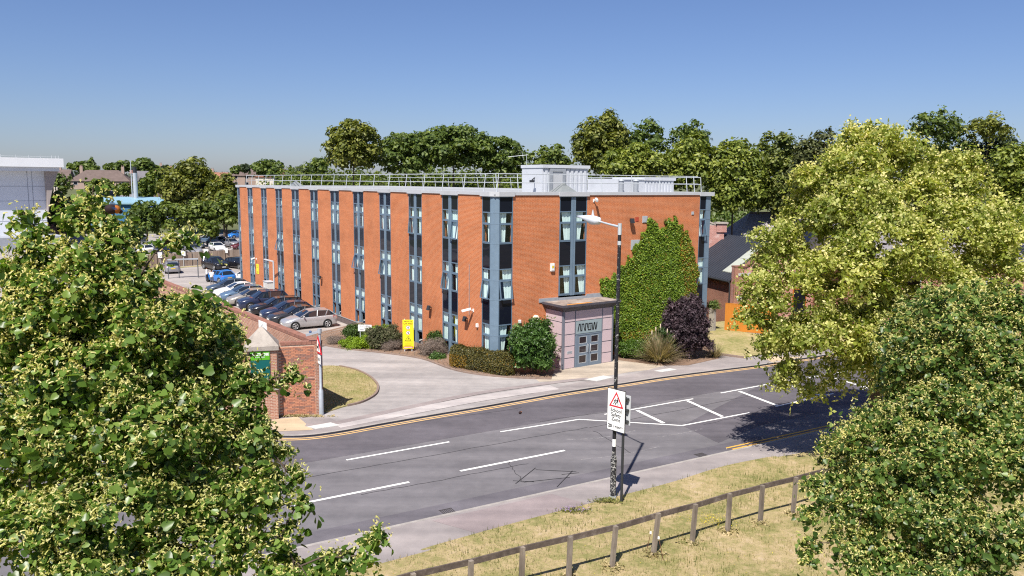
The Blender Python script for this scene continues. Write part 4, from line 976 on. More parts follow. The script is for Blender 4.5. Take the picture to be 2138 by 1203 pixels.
for i in range(3):
    a_, b_ = P_[i], P_[(i + 1) % 3]; d = Vector((b_[0] - a_[0], b_[1] - a_[1])).normalized(); n_ = Vector((-d.y, d.x)) * .013
    mb.quad(FY.p(a_[0] + n_.x, .033, a_[1] + n_.y), FY.p(b_[0] + n_.x, .033, b_[1] + n_.y), FY.p(b_[0] - n_.x, .033, b_[1] - n_.y), FY.p(a_[0] - n_.x, .033, a_[1] - n_.y))
mb.poly([FY.p(a, .033, 1.0 + h) for a, h in ((-.08, -.08), (-.02, -.02), (.0, .05), (.04, .03), (.03, -.02), (.09, -.1), (.05, -.1), (.0, -.05))]); obj('warning_pictogram', mb, m_black, yb)
mb = MB()
for z, w_ in ((.78, .29), (.74, .1), (.64, .24), (.60, .26), (.53, .27), (.49, .2)): mb.fbox(FY, -w_, w_, .0305, .033, z - .010, z + .010)
obj('print', mb, M('print_olive', (.30, .26, .02), .6, .1, 5), yb)
mb = MB(); mb.fbox(FY, -.32, .32, .0305, .034, .34, .45); obj('red_panel', mb, m_red, yb)
mb = MB(); mb.fbox(FY, -.28, .28, .035, .037, .36, .42); obj('print', mb, M('print_pink', (.75, .5, .42), .6, .1, 5), yb)
x0, y0 = -10.1, 54.0
FWS = Fr((x0, y0), R(-3), False)
ws = thing('parking_sign', 'small white private parking sign low among the shrubs', 'sign', (x0, y0, .1))
mb = MB(); mb.fbox(FWS, -.47, .47, 0, .025, 1.05, 1.50); wb = obj('board', mb, m_wh, ws)
mb = MB(); mb.fbox(FWS, -.36, -.31, -.05, 0, .0, 1.4); mb.fbox(FWS, .31, .36, -.05, 0, .0, 1.4); obj('post', mb, m_galv, ws)
Xw = (FWS.ex[0], FWS.ex[1], 0); m_navy = M('print_navy', (.05, .05, .12), .6, .1, 5)
text('lettering', 'PRIVATE PARKING', .10, m_navy, FWS.p(0, .026, 1.375), Xw, (0, 0, 1), wb, bold=.001, sx=.9)
text('lettering', 'FOR', .095, m_navy, FWS.p(0, .026, 1.245), Xw, (0, 0, 1), wb, bold=.001)
mb = MB()
for a0, a1 in ((-.34, -.08), (-.02, .2), (.23, .34)): mb.fbox(FWS, a0, a1, .0255, .028, 1.12, 1.17)
obj('print', mb, m_navy, wb)

# ------------------------------------------------------------------ brick hall beyond the office
m_hallbrick = brick_mat('hall_brick', (.34, .125, .075), (.25, .085, .06), (.36, .26, .2), var=.3)
m_gable = brick_mat('gable_brick', (.44, .17, .135), (.33, .115, .09), (.50, .38, .34), var=.25, patch=((.62, .52, .48), .5))
m_metalroof = M('dark_metal_roof', (.045, .05, .065), .4, .15, .8, 0, .2, .5)
m_slate = M('slate', (.20, .185, .19), .8, .25, 3, .4, dirt=((.12, .11, .10), .4))
HO = (17.64, 63.0); FH = Fr(HO, R(106), True); FG = Fr(HO, R(16), False)   # FH: back along the side, outward left; FG: gable front
hall = thing('brick_hall', 'brick hall with dark ribbed metal roof, pale skylight strip and shaped gable', 'hall', (*HO, .4))
def hp(a, u, z): return FG.p(u, -a, z)     # a back from the gable, u across to the right
EZ, RZ, HWD = 3.67, 6.69, 4.3
def zz(z): return CAM_Z - (CAM_Z - z) * 1.085
mb = MB(); mb.fbox(FG, .0, 2 * HWD, -16, -.36, -.6, EZ - .1); obj('side_wall', mb, m_hallbrick, hall)
mb = MB()
mb.hexa([hp(.3, -.25, EZ - .12), hp(.3, HWD, RZ - .05), hp(16, HWD, RZ - .05), hp(16, -.25, EZ - .12), hp(.3, -.25, EZ), hp(.3, HWD, RZ + .07), hp(16, HWD, RZ + .07), hp(16, -.25, EZ)])
mb.hexa([hp(.3, HWD, RZ - .05), hp(.3, 2 * HWD + .25, EZ - .12), hp(16, 2 * HWD + .25, EZ - .12), hp(16, HWD, RZ - .05), hp(.3, HWD, RZ + .07), hp(.3, 2 * HWD + .25, EZ), hp(16, 2 * HWD + .25, EZ), hp(16, HWD, RZ + .07)])
obj('metal_roof', mb, m_metalroof, hall)
mb = MB()
def rf(a, u, dz=0): return hp(a, u, EZ + (RZ + .07 - EZ) * (u + .25) / (HWD + .25) + dz)
for i in range(40):
    a = .5 + i * .38; mb.add([rf(a, -.24, .0), rf(a + .06, -.24, .0), rf(a + .06, HWD, .0), rf(a, HWD, .0), rf(a, -.24, .07), rf(a + .06, -.24, .07), rf(a + .06, HWD, .07), rf(a, HWD, .07)], [(4, 5, 6, 7), (0, 1, 5, 4), (1, 2, 6, 5), (2, 3, 7, 6), (3, 0, 4, 7)])
o_ = obj('roof_rib', mb, m_metalroof, hall); o_['kind'] = 'stuff'
mb = MB(); m_rl = M('rooflight', (.38, .40, .35), .5, .1, 2)
for u0, u1 in ((.4, 1.9), (1.95, 3.1)):
    mb = MB(); mb.hexa([rf(1.2, u0, .03), rf(1.2, u1, .03), rf(2.4, u1, .03), rf(2.4, u0, .03), rf(1.2, u0, .1), rf(1.2, u1, .1), rf(2.4, u1, .1), rf(2.4, u0, .1)]); obj('skylight', mb, m_rl, hall)
mb = MB(); mb.tube([hp(.2, -.3, EZ - .1), hp(15, -.3, EZ - .1)], .08, 8); obj('gutter', mb, m_dark, hall)
x, y, _ = hp(.2, -.22, 0); mb = MB(); mb.tube([(x, y, EZ - .15), (x, y, .4)], .055, 8); obj('downpipe', mb, m_dark, hall)
# shaped gable front
prof = [(0, 5.25), (.9, 5.25), (1.3, 5.4), (1.7, 5.75), (2.1, 6.25), (2.6, 6.55), (3.2, 6.6), (3.4, 7.6), (4.6, 7.6), (4.8, 6.6), (5.4, 6.55), (5.9, 6.25), (6.3, 5.75), (6.7, 5.4), (7.1, 5.25), (8.0, 5.25)]
prof = [(a * 1.075, zz(z)) for a, z in prof]
mb = MB()
pf = [(0, -.6), (8.6, -.6)] + prof[::-1]
mb.add([FG.p(a, .0, z) for a, z in pf] + [FG.p(a, -.34, z) for a, z in pf], [tuple(range(len(pf)))] + [tuple(range(2 * len(pf) - 1, len(pf) - 1, -1))] + [(i, (i + 1) % len(pf), len(pf) + (i + 1) % len(pf), len(pf) + i)[::-1] for i in range(len(pf))]); obj('gable_wall', mb, m_gable, hall)
mb = MB()
for i in range(len(prof) - 1): mb.bar(FG.p(prof[i][0] - .0, -.17, prof[i][1] + .06), FG.p(prof[i + 1][0], -.17, prof[i + 1][1] + .06), .5, .13)
obj('gable_coping', mb, M('coping_brown', (.22, .11, .08), .9, .3, 4, .3), hall)
mb = MB(); mb.fbox(FG, .35, 8.0, .0, .14, zz(4.62), zz(4.82)); obj('stone_band', mb, M('painted_band', (.40, .40, .42), .7, .12, 3), hall)
mb = MB(); mb.fbox(FG, .9, 7.6, .0, .08, zz(3.9), zz(4.6)); obj('brick_frieze', mb, m_hallbrick, hall)
mb = MB(); mb.fbox(FG, .0, .65, .0, .1, -.5, zz(5.2)); obj('corner_pilaster', mb, m_hallbrick, hall)
mb = MB(); mb.fbox(FG, .3, .7, .101, .13, 2.1, 2.5); obj('wall_vent', mb, m_grey, hall)
for k in range(2):
    w0 = 2.9 + k * 2.6; mb = MB(); mb.fbox(FG, w0, w0 + 1.3, .0, .05, .7, 2.9); w_ = obj('window', mb, M('orange_window_frame', (.36, .11, .02), .6, .1, 3), hall)
    mb = MB(); mb.fbox(FG, w0 + .1, w0 + 1.2, .05, .06, .8, 2.8); obj('pane', mb, m_spandrel, w_)
# slate roofed house and brick parapet behind the hall
sl_ = thing('slate_roofed_house', 'older brick house with grey slate hipped roof behind the hall', 'house', (27.5, 86, 0))
mb = MB(); mb.box(23.6, 36, 82.6, 93, -.5, 4.9); obj('wall', mb, m_hallbrick, sl_)
mb = MB(); e_ = [(23.2, 82.2, 4.9), (36.4, 82.2, 4.9), (36.4, 93.4, 4.9), (23.2, 93.4, 4.9)]; r0, r1 = (26.0, 87.8, 8.2), (33.6, 87.8, 8.2)
mb.add(e_ + [r0, r1], [(0, 1, 5, 4), (1, 2, 5), (2, 3, 4, 5), (3, 0, 4)]); obj('roof', mb, brick_mat('slate_courses', (.33, .30, .31), (.27, .25, .26), (.20, .19, .195), .3, .22, .2, mort=.02), sl_)
mb = MB(); mb.tube([r0, r1], .13, 8); obj('ridge_tiles', mb, M('ridge_tile', (.24, .20, .19), .9, .2, 4), sl_)
mb = MB(); mb.box(29.4, 30.6, 87.2, 88.4, 7.6, 9.6); obj('chimney', mb, m_hallbrick, sl_)
bp = thing('brick_parapet', 'stepped red brick parapet wall with stone coping behind the dark hall roof', 'parapet', (18.1, 72, 0))
mb = MB(); mb.box(16.6, 19.05, 71.8, 72.2, -.5, 7.6); mb.box(18.35, 19.25, 71.7, 72.3, 7.0, 7.75); obj('wall', mb, m_gable, bp)
mb = MB(); mb.box(18.25, 19.35, 71.6, 72.4, 7.75, 7.9); mb.bar((16.5, 72, 8.3), (18.3, 72, 7.7), .45, .14); mb.add([(16.6, 71.82, 7.6), (18.3, 71.82, 7.6), (16.6, 71.82, 8.25)], [(0, 1, 2)]); obj('coping', mb, m_stone, bp)
# orange fence panels and concrete fence
m_orange = M('orange_stained_board', (.47, .17, .02), .75, .12, 2, .2)
og = thing('orange_fence', 'orange stained close boarded fence panels in front of the brick hall', 'fence', (15.87, 58.55, .5))
FO = Fr((15.87, 58.55), R(-28), False)
for i in range(30):
    mb = MB(); mb.fbox(FO, i * .12, i * .12 + .117, 0, .022 + .006 * (i % 2), .5, 2.52); obj('board', mb, m_orange, og)
mb = MB(); mb.fbox(FO, 0, 3.6, -.05, .0, .5, .62); mb.fbox(FO, 0, 3.6, -.05, -.0, 2.3, 2.4); mb.fbox(FO, 0, 3.62, -.02, .035, 2.52, 2.56); obj('fence_rail', mb, m_orange, og)
mb = MB(); mb.fbox(FO, 0, 3.6, -.02, .03, .3, .49); obj('gravel_board', mb, m_kerb, og)
cf = thing('concrete_fence', 'narrow grey timber and concrete post fence panel beside the office end', 'fence', (14.57, 57.98, .5))
FC = Fr((14.5, 57.9), R(34), False); m_gtim = M('grey_timber', (.36, .33, .27), .9, .2, 3, .3)
for i in range(4):
    mb = MB(); mb.fbox(FC, i * .135, i * .135 + .13, 0, .02 + .006 * (i % 2), .5, 2.25); obj('board', mb, m_gtim, cf)
mb = MB(); mb.fbox(FC, .56, .70, -.06, .08, .4, 2.3); obj('concrete_post', mb, m_kerb, cf)
# long brick house and white fronted house half hidden behind the big lime
hs = thing('roadside_house', 'red brick roadside house with orange doors hidden behind the big lime tree', 'house', (27, 58, 0))
mb = MB(); mb.box(24.8, 40, 58.5, 67, -.5, 5.6); obj('wall', mb, m_hallbrick, hs)
mb = MB(); mb.add([(24.4, 58.1, 5.6), (40.4, 58.1, 5.6), (40.4, 67.4, 5.6), (24.4, 67.4, 5.6), (24.4, 62.7, 8.4), (40.4, 62.7, 8.4)], [(0, 1, 5, 4), (2, 3, 4, 5), (3, 0, 4), (1, 2, 5)]); obj('roof', mb, m_slate, hs)
for x0 in (26, 29, 32, 35):
    mb = MB(); mb.box(x0, x0 + 1.2, 58.4, 58.5, 3.2, 4.6); w_ = obj('window', mb, m_cap, hs); mb = MB(); mb.box(x0 + .08, x0 + 1.12, 58.38, 58.4, 3.28, 4.52); obj('pane', mb, m_spandrel, w_)
    mb = MB(); mb.box(x0, x0 + 1.5, 58.4, 58.5, .0, 2.2); obj('door', mb, m_orange, hs)
# ------------------------------------------------------------------ far left: store, flue, houses, car park fence
m_store = M('store_cladding', (.66, .68, .72), .5, .04, .4); m_fascia = M('store_fascia', (.74, .75, .77), .5, .04, .4); m_joint = M('store_joint', (.30, .32, .36), .7, .1, 2)
m_soffit = M('store_soffit', (.34, .29, .27), .8, .1, 1)
st = thing('supermarket_building', 'large white clad supermarket with deep overhanging roof edge', 'supermarket', (-95, 142, -.9))
FSt = Fr((-81.6, 140), R(221), True)       # a runs left from the right hand corner, b toward the camera
mb = MB(); mb.fbox(FSt, .0, 40, -30, 0, -.9, 13.2); obj('wall', mb, m_store, st)
mb = MB()
for z in (4.0, 7.4, 9.9): mb.fbox(FSt, 0, 40, .0, .02, z - .03, z + .03)
for a in (1.9, 2.6, 12, 22): mb.fbox(FSt, a - .04, a + .04, .0, .025, -.5, 13)
obj('panel_joint', mb, m_joint, st)
mb = MB(); mb.fbox(FSt, -2.6, 40, -32, 2.6, 13.2, 14.7); obj('roof', mb, m_fascia, st)
mb = MB(); mb.fbox(FSt, -2.0, 40, -31, 2.1, 12.5, 13.2); obj('soffit_band', mb, m_store, st)
mb = MB(); k = [(0, 12.5), (-1.55, 12.5), (-1.35, 11.9), (-1.05, 10.8), (-.7, 9.4), (-.35, 7.6), (0, 5.0)]
mb.add([FSt.p(a * 1.3, 1.2, z) for a, z in k] + [FSt.p(a, -12, z) for a, z in k], [tuple(range(7)), tuple(range(13, 6, -1))] + [(i, (i + 1) % 7, 7 + (i + 1) % 7, 7 + i) for i in range(7)]); obj('curved_bracket', mb, m_soffit, st)
mb = MB()
for a in (-2.0, -1.5, -.9, .8, 2.5, 4.4, 6.6, 6.9, 10): mb.tube([FSt.p(a, 2.3, 14.7), FSt.p(a, 2.3, 15.2)], .05, 5)
mb.tube([FSt.p(-2.0, 2.3, 14.95), FSt.p(40, 2.3, 14.95)], .03, 4); obj('roof_safety_rail', mb, m_galv, st)
mb = MB(); mb.fbox(FSt, -1, 40, .0, 7, -.9, 1.6); obj('ground_floor', mb, m_joint, st)
# flue, blue roofed unit, banner
fl = thing('chimney_flue', 'tall slim silver chimney flue with black top', 'flue', (-94, 200, -1))
mb = MB(); mb.tube([(-94, 200, -1), (-94, 200, 12.8)], .52, 12); obj('stack', mb, M('silver_stack', (.55, .57, .60), .35, .1, 1, 0, .4), fl)
mb = MB(); mb.tube([(-94, 200, 12.8), (-94, 200, 14.3)], .5, 12); obj('black_top', mb, m_dark, fl)
mb = MB(); mb.tube([(-94.9, 200, -1), (-94.9, 200, 16)], .12, 6); obj('side_pipe', mb, m_galv, fl)
bu = thing('blue_roofed_unit', 'low industrial unit with pale blue roof and blue walls', 'industrial unit', (-92, 190, 0))
mb = MB(); mb.box(-103, -82.5, 188, 204, -1, 5.4); obj('wall', mb, M('unit_blue', (.05, .16, .30), .5, .08, 1), bu)
mb = MB(); mb.hexa([(-103.5, 187.4, 5.4), (-82, 187.4, 5.4), (-82, 204, 6.4), (-103.5, 204, 6.4), (-103.5, 187.4, 5.8), (-82, 187.4, 5.8), (-82, 204, 6.8), (-103.5, 204, 6.8)]); obj('roof', mb, M('roof_pale_blue', (.23, .38, .46), .45, .06, .6), bu)
bn = thing('blue_banner', 'bright blue banner panel with white print between the trees', 'banner', (-70, 160, 0))
mb = MB(); mb.box(-74.2, -66.4, 160, 160.3, 3.0, 5.9); obj('panel', mb, M('banner_blue', (.08, .16, .62), .5, .05, 1), bn)
mb = MB()
for z, w_ in ((4.9, 2.6), (4.3, 2.0), (3.7, 1.4)): mb.box(-70.2 - w_, -70.2 + w_, 159.96, 159.99, z - .15, z + .15)
obj('print', mb, m_wh, bn)
mb = MB(); mb.tube([(-73.8, 160.15, -.9), (-73.8, 160.15, 6)], .08, 6); mb.tube([(-66.8, 160.15, -.9), (-66.8, 160.15, 6)], .08, 6); obj('post', mb, m_galv, bn)
m_tile1 = M('roof_tile_brown', (.125, .092, .082), .9, .25, .8); m_tile2 = M('roof_tile_red', (.26, .12, .085), .9, .25, .8); m_tile3 = M('roof_tile_grey', (.17, .16, .17), .9, .2, .8)
m_rend = M('render_cream', (.55, .50, .44), .85, .08, .6); m_rendp = M('render_pink', (.34, .25, .21), .85, .1, .6)
def house(x, y, z, w, d, h, rh, rot, mw, mr, label, chim=1, hip=False, win=3):
    c, s = cos(rot), sin(rot)
    def T(a, b, q): return (x + a * c - b * s, y + a * s + b * c, z + q)
    t_ = thing('house', label, 'house', (x, y, z), 'houses on the far hillside')
    mb = MB(); mb.hexa([T(-w / 2, -d / 2, -3), T(w / 2, -d / 2, -3), T(w / 2, d / 2, -3), T(-w / 2, d / 2, -3), T(-w / 2, -d / 2, h), T(w / 2, -d / 2, h), T(w / 2, d / 2, h), T(-w / 2, d / 2, h)])
    if not hip: mb.add([T(-w / 2, -d / 2, h), T(-w / 2, d / 2, h), T(-w / 2, 0, h + rh), T(w / 2, -d / 2, h), T(w / 2, d / 2, h), T(w / 2, 0, h + rh)], [(0, 2, 1), (3, 4, 5)])
    obj('wall', mb, mw, t_)
    o = .4; r = w / 2 - (d / 2 if hip else -.3); mb = MB()
    mb.add([T(-w / 2 - o, -d / 2 - o, h - .2), T(w / 2 + o, -d / 2 - o, h - .2), T(w / 2 + o, d / 2 + o, h - .2), T(-w / 2 - o, d / 2 + o, h - .2), T(-r, 0, h + rh + .05), T(r, 0, h + rh + .05)], [(0, 1, 5, 4), (2, 3, 4, 5), (3, 0, 4), (1, 2, 5)]); ro = obj('roof', mb, mr, t_)
    for k in range(chim):
        a = (-.35 + .7 * k / max(1, chim - 1)) * w if chim > 1 else .2 * w
        mb = MB(); mb.hexa([T(a - .5, -.4, h + rh * .6), T(a + .5, -.4, h + rh * .6), T(a + .5, .4, h + rh * .6), T(a - .5, .4, h + rh * .6), T(a - .5, -.4, h + rh + 1.3), T(a + .5, -.4, h + rh + 1.3), T(a + .5, .4, h + rh + 1.3), T(a - .5, .4, h + rh + 1.3)])
        for q in (-.25, .25): mb.tube([T(a + q, 0, h + rh + 1.3), T(a + q, 0, h + rh + 1.8)], .13, 6)
        obj('chimney', mb, m_rendp, ro)
    for k in range(win):
        a = -w / 2 + w * (k + .5) / win
        for q in (1.0, 3.6):
            if q + 1.2 > h: continue
            mb = MB(); mb.hexa([T(a - .7, -d / 2 - .06, q), T(a + .7, -d / 2 - .06, q), T(a + .7, -d / 2, q), T(a - .7, -d / 2, q), T(a - .7, -d / 2 - .06, q + 1.2), T(a + .7, -d / 2 - .06, q + 1.2), T(a + .7, -d / 2, q + 1.2), T(a - .7, -d / 2, q + 1.2)])
            wn = obj('window', mb, m_cap, t_)
            mb = MB(); mb.quad(T(a - .6, -d / 2 - .065, q + .1), T(a + .6, -d / 2 - .065, q + .1), T(a + .6, -d / 2 - .065, q + 1.1), T(a - .6, -d / 2 - .065, q + 1.1)); obj('pane', mb, m_spandrel, wn)
HOUSES = [
 (-178, 300, 5.6, 24, 9, 5.4, 3.6, .25, m_rendp, m_tile1, 'long brown roofed terrace at the left of the far hillside', 3, False, 6),
 (-151, 296, 5.4, 20, 9, 5.2, 3.8, .22, m_rendp, m_tile1, 'brown roofed terrace with two chimneys right of the long terrace', 2, True, 5),
 (-133, 300, 6.2, 13, 8, 4.6, 3.4, .7, m_rend, m_tile3, 'grey roofed house with pale gable left of the silver flue', 0, False, 3),
 (-118, 305, 6.0, 20, 9, 4.8, 3.2, .15, m_rendp, m_tile2, 'reddish roofed pink brick houses right of the silver flue', 1, False, 5),
 (-122, 252, 2.0, 15, 8, 3.6, 2.2, .18, m_rend, m_tile3, 'low grey roofed house with white front nearer than the hillside terraces', 0, False, 4),
 (-110, 256, 2.0, 11, 8, 3.6, 2.2, .18, m_rend, m_tile1, 'low brown roofed house with white front beside the silver flue', 0, False, 3),
 (-170, 380, 9.0, 18, 9, 5.0, 3.4, .3, m_rendp, m_tile2, 'small red roofed house on the skyline behind the terraces', 1, False, 4),
 (-99, 330, 7.6, 9, 9, 5.0, 3.6, 1.2, m_rend, m_tile2, 'white gabled house on the skyline right of the big round tree', 1, False, 2),
 (-109, 345, 8.2, 22, 9, 5.0, 3.0, .2, m_rendp, m_tile1, 'row of brown roofs on the skyline beside the office roof corner', 3, False, 5),
]
for h in HOUSES: house(*h)
# terrace end with cluster of chimney pots beside the store
ct = thing('chimney_house', 'brick house end with tall chimney stacks and cream pots beside the supermarket', 'house', (-96, 168, 0))
mb = MB(); mb.box(-101, -93, 167, 176, -1, 6.4); obj('wall', mb, m_hallbrick, ct)
for x0, pots in ((-98.9, 3), (-96.6, 2)):
    mb = MB(); mb.box(x0, x0 + 1.8, 168, 169.2, 5, 8.2); s_ = obj('chimney', mb, m_hallbrick, ct)
    mb = MB(); mb.box(x0 - .1, x0 + 1.9, 167.9, 169.3, 8.2, 8.5)
    for k in range(pots): mb.tube([(x0 + .35 + .55 * k, 168.6, 8.5), (x0 + .35 + .55 * k, 168.6, 9.5)], .17, 7)
    obj('chimney_pot', mb, m_rend, s_)
# timber fence of the office car park with bay number posts
t = NT('old_fence_board'); f = t.noise(1.6, 5, rough=.7, stretch=(1, 1, .15)); c = t.ramp(f, [(.3, (.22, .16, .125)), (.55, (.36, .28, .225)), (.75, (.47, .40, .34))]); m_oldf = t.done(c, .9, .1)
cpf = thing('close_boarded_fence', 'brown weathered close boarded fence between the two car parks', 'fence', (-44.2, 112, -.5))
P0, P1 = Vector((-56, 97.5)), Vector((-36.0, 118.5)); n_ = int((P1 - P0).length / .15); boards = MB(); one = []
d_ = (P1 - P0).normalized(); ang_ = atan2(d_.y, d_.x); FBd = Fr((P0.x, P0.y), ang_, False)
for i in range(n_):
    h_ = 1.84 + rng.uniform(-.03, .03); boards.fbox(FBd, i * .15, i * .15 + .145, 0, .02 + .012 * (i % 2), -.5, -.5 + h_)
o_ = obj('board', boards, m_oldf, cpf); o_['kind'] = 'stuff'
for k in range(0, n_, 16):
    mb = MB(); mb.fbox(FBd, k * .15, k * .15 + .1, .03, .12, -.5, 1.38); obj('fence_post', mb, m_oldf, cpf)
for i, (x, y, z) in enumerate([(-49.6, 103.6, 1.36), (-47.3, 106.6, 1.2), (-45.1, 108.9, 1.25), (-42.9, 111.2, 1.3), (-40.9, 113.4, 1.3)]):
    places = ['leftmost', 'second from left', 'third from left', 'fourth from left', 'rightmost']
    b = thing('bay_sign', places[i] + ' of the white bay sign boxes on posts along the brown fence', 'bay sign', (x, y, -.5), 'white bay sign boxes along the fence')
    mb = MB(); mb.tube([(x, y, -.5), (x, y, z - .3)], .05, 6); obj('post', mb, m_galv, b)
    mb = MB(); mb.fbox(Fr((x, y), R(20)), -.27, .27, -.12, .12, z - .35, z + .35); obj('box', mb, m_wh, b)
mb = MB(); mb.add([(-50.5, 102.4, -.485), (-40, 113.2, -.485), (-39.3, 112.4, -.485), (-49.3, 101.6, -.485)], [(3, 2, 1, 0)]); struct('grass_strip', mb, m_lawn)
# trolley shelter frame
sh = thing('trolley_shelter', 'open grey steel shelter frame with flat roof in the car park', 'shelter', (-38.3, 94, -.5))
m_steel = M('dark_steel', (.10, .11, .12), .5, .15, 4)
sc_ = [(-41.4, 95.2), (-38.25, 96.6), (-38.0, 96.0), (-41.1, 94.6)]
for i, (x, y) in enumerate([(-41.3, 95.1), (-40.2, 95.55), (-38.25, 96.4), (-38.1, 96.1), (-41.15, 94.75)]):
    mb = MB(); mb.tube([(x, y, -.5), (x, y, 1.7)], .05, 6); obj('post', mb, m_steel, sh)
mb = MB(); mb.prism([(x, y) for x, y in sc_], 1.7, 1.82); obj('roof', mb, M('shelter_roof', (.34, .36, .38), .5, .1, 2), sh)

# ------------------------------------------------------------------ cars
m_tyre = M('tyre', (.018, .018, .019), .85, .2, 6); m_rim = M('alloy_rim', (.48, .49, .50), .3, .1, 4, 0, .6, .5); m_carglass = glass_mat('car_glass', refl=.06, dark=(.012, .016, .022))
m_arch = M('arch_black', (.012, .012, .012), .9, .1, 4); m_red_l = paint_mat('tail_lamp_red', (.42, .01, .012), rough=.2); m_head = paint_mat('headlamp', (.62, .64, .66), rough=.15); m_plate_w = M('number_plate_white', (.72, .72, .70), .5, .05, 5); m_plate_y = M('number_plate_yellow', (.66, .46, .05), .5, .05, 5)
KINDS = { # L, W, H, wheelbase, wheel radius, hood z, boot z, cabin x: windscreen base, roof front, roof rear, rear base; nose z
 'hatch': (4.35, 1.80, 1.46, 2.63, .325, .98, 1.02, .98, .12, -1.55, -2.02, .74),
 'estate': (4.75, 1.84, 1.47, 2.80, .335, .98, 1.02, 1.05, .18, -1.85, -2.25, .74),
 'saloon': (4.70, 1.82, 1.43, 2.78, .33, .96, 1.02, 1.0, .15, -1.05, -1.80, .72),
 'suv': (4.60, 1.90, 1.68, 2.70, .37, 1.12, 1.14, 1.02, .22, -1.75, -2.14, .92),
}
def make_car(kind, paint, loc, heading, label, group, detail=True):
    L, Wd, H, WB, wr, hz, bz, xw, xrf, xrr, xrb, nz = KINDS[kind]
    root = bpy.data.objects.new('parked_car', None); COL.objects.link(root); tag(root, label, 'car', group)
    w = Wd / 2
    st_ = [(-L / 2, w * .80, .34, bz - .16), (-L / 2 + .10, w * .92, .24, bz - .03), (-L / 2 + .45, w * .985, .2, bz), (-1.2, w, .18, bz - .01), (0, w, .18, bz - .03), (xw, w, .18, hz), (xw + .25, w, .19, hz - .015), (L / 2 - .55, w * .97, .2, nz + .10), (L / 2 - .16, w * .87, .22, nz), (L / 2, w * .68, .30, nz - .16)]
    mb = MB(); rings = []
    for x, hw, zb, zt in st_:
        zm = zb + (zt - zb) * .55
        half = [(.0, zb), (hw * .88, zb), (hw * .985, zb + .12), (hw, zm), (hw * .985, zt - .12), (hw * .93, zt - .02), (hw * .6, zt + .015), (0, zt + .025)]
        rings.append([(x, y, z) for y, z in half] + [(x, -y, z) for y, z in half[-2:0:-1]])
    n = len(rings[0]); mb.add([v for r_ in rings for v in r_], [(i * n + k, (i + 1) * n + k, (i + 1) * n + (k + 1) % n, i * n + (k + 1) % n) for i in range(len(rings) - 1) for k in range(n)] + [tuple(range(n)), tuple(range(len(rings) * n - 1, (len(rings) - 1) * n - 1, -1))], True)
    me = mb.mesh('body', paint); b = link('body', me, root)
    zr, wb_, wt = H, w * .93, w * .70
    side = [(xw, wb_, hz - .02), (xrf, wt, zr - .06), (-.5, wt * 1.01, zr - .005), (xrr, wt * .95, zr - .07), (xrb, wb_ * .93, bz - .01)]
    mb = MB(); lft = [(x, y, z) for x, y, z in side]; rgt = [(x, -y, z) for x, y, z in side]
    bl_ = [(xw, wb_, hz - .02), (-.4, wb_ * 1.01, bz - .03), (xrb, wb_ * .93, bz - .01)]
    vs = lft + rgt + [(x, 0, z + .03) for x, y, z in side] + [bl_[1], (bl_[1][0], -bl_[1][1], bl_[1][2])]
    mb.add(vs, [(0, 1, 11, 10), (10, 11, 6, 5), (3, 4, 14, 13), (13, 14, 9, 8), (0, 15, 2, 1), (15, 4, 3, 2), (5, 6, 7, 16), (16, 7, 8, 9)])
    g = link('windows', mb.mesh('windows', m_carglass), root)
    mb = MB(); mb.add([(side[i][0], s * side[i][1] * .985, side[i][2] + .012) for i in (1, 2, 3) for s in (1, .5, 0, -.5, -1)], [(j * 5 + k, j * 5 + k + 1, (j + 1) * 5 + k + 1, (j + 1) * 5 + k) for j in range(2) for k in range(4)], True)
    for v in range(15):
        pass
    for s in (1, -1):
        for i in (0, 1, 2, 3): mb.bar((side[i][0], s * side[i][1] * 1.005, side[i][2]), (side[i + 1][0], s * side[i + 1][1] * 1.005, side[i + 1][2]), .06, .05)
        mb.bar((-.45, s * bl_[1][1] * 1.005, bl_[1][2]), (-.55, s * side[2][1] * 1.005, side[2][2]), .03, .07)
        if kind != 'saloon': mb.bar((xrr + .35, s * (wb_ * .97), bz), (xrr + .12, s * (wt * .99), zr - .06), .03, .16)
    link('roof', mb.mesh('roof', paint), root)
    for sx_ in (WB / 2 + .02, -WB / 2 + .02):
        for s in (1, -1):
            mb = MB(); mb.tube([(0, -.11, 0), (0, -.1, 0), (0, .1, 0), (0, .11, 0)], [wr * .86, wr, wr, wr * .86], 18); me = mb.mesh('wheel', m_tyre)
            wl = link('wheel', me, root, (sx_, s * (w - .10), wr))
            mb = MB(); rr_ = wr * .68
            for k in range(5):
                a_ = k * 2 * pi / 5; mb.hexa([(cos(a_ + q) * r2, s * .115 + s * dd, sin(a_ + q) * r2) for dd in (0, .012) for r2, q in ((.05, -.5), (rr_, -.16), (rr_, .16), (.05, .5))])
            mb.tube([(0, s * .112, 0), (0, s * .13, 0)], .055, 8)
            ring_ = [(cos(t_) * rr_, s * .118, sin(t_) * rr_) for t_ in np.linspace(0, 2 * pi, 19)]
            mb.tube(ring_, .018, 5, cap=False); link('rim', mb.mesh('rim', m_rim), wl)
            mb = MB(); mb.tube([(sx_, s * (w - .28), wr + .02), (sx_, s * (w + .004), wr + .02)], wr * 1.16, 18); link('wheel_arch', mb.mesh('wheel_arch', m_arch), root)
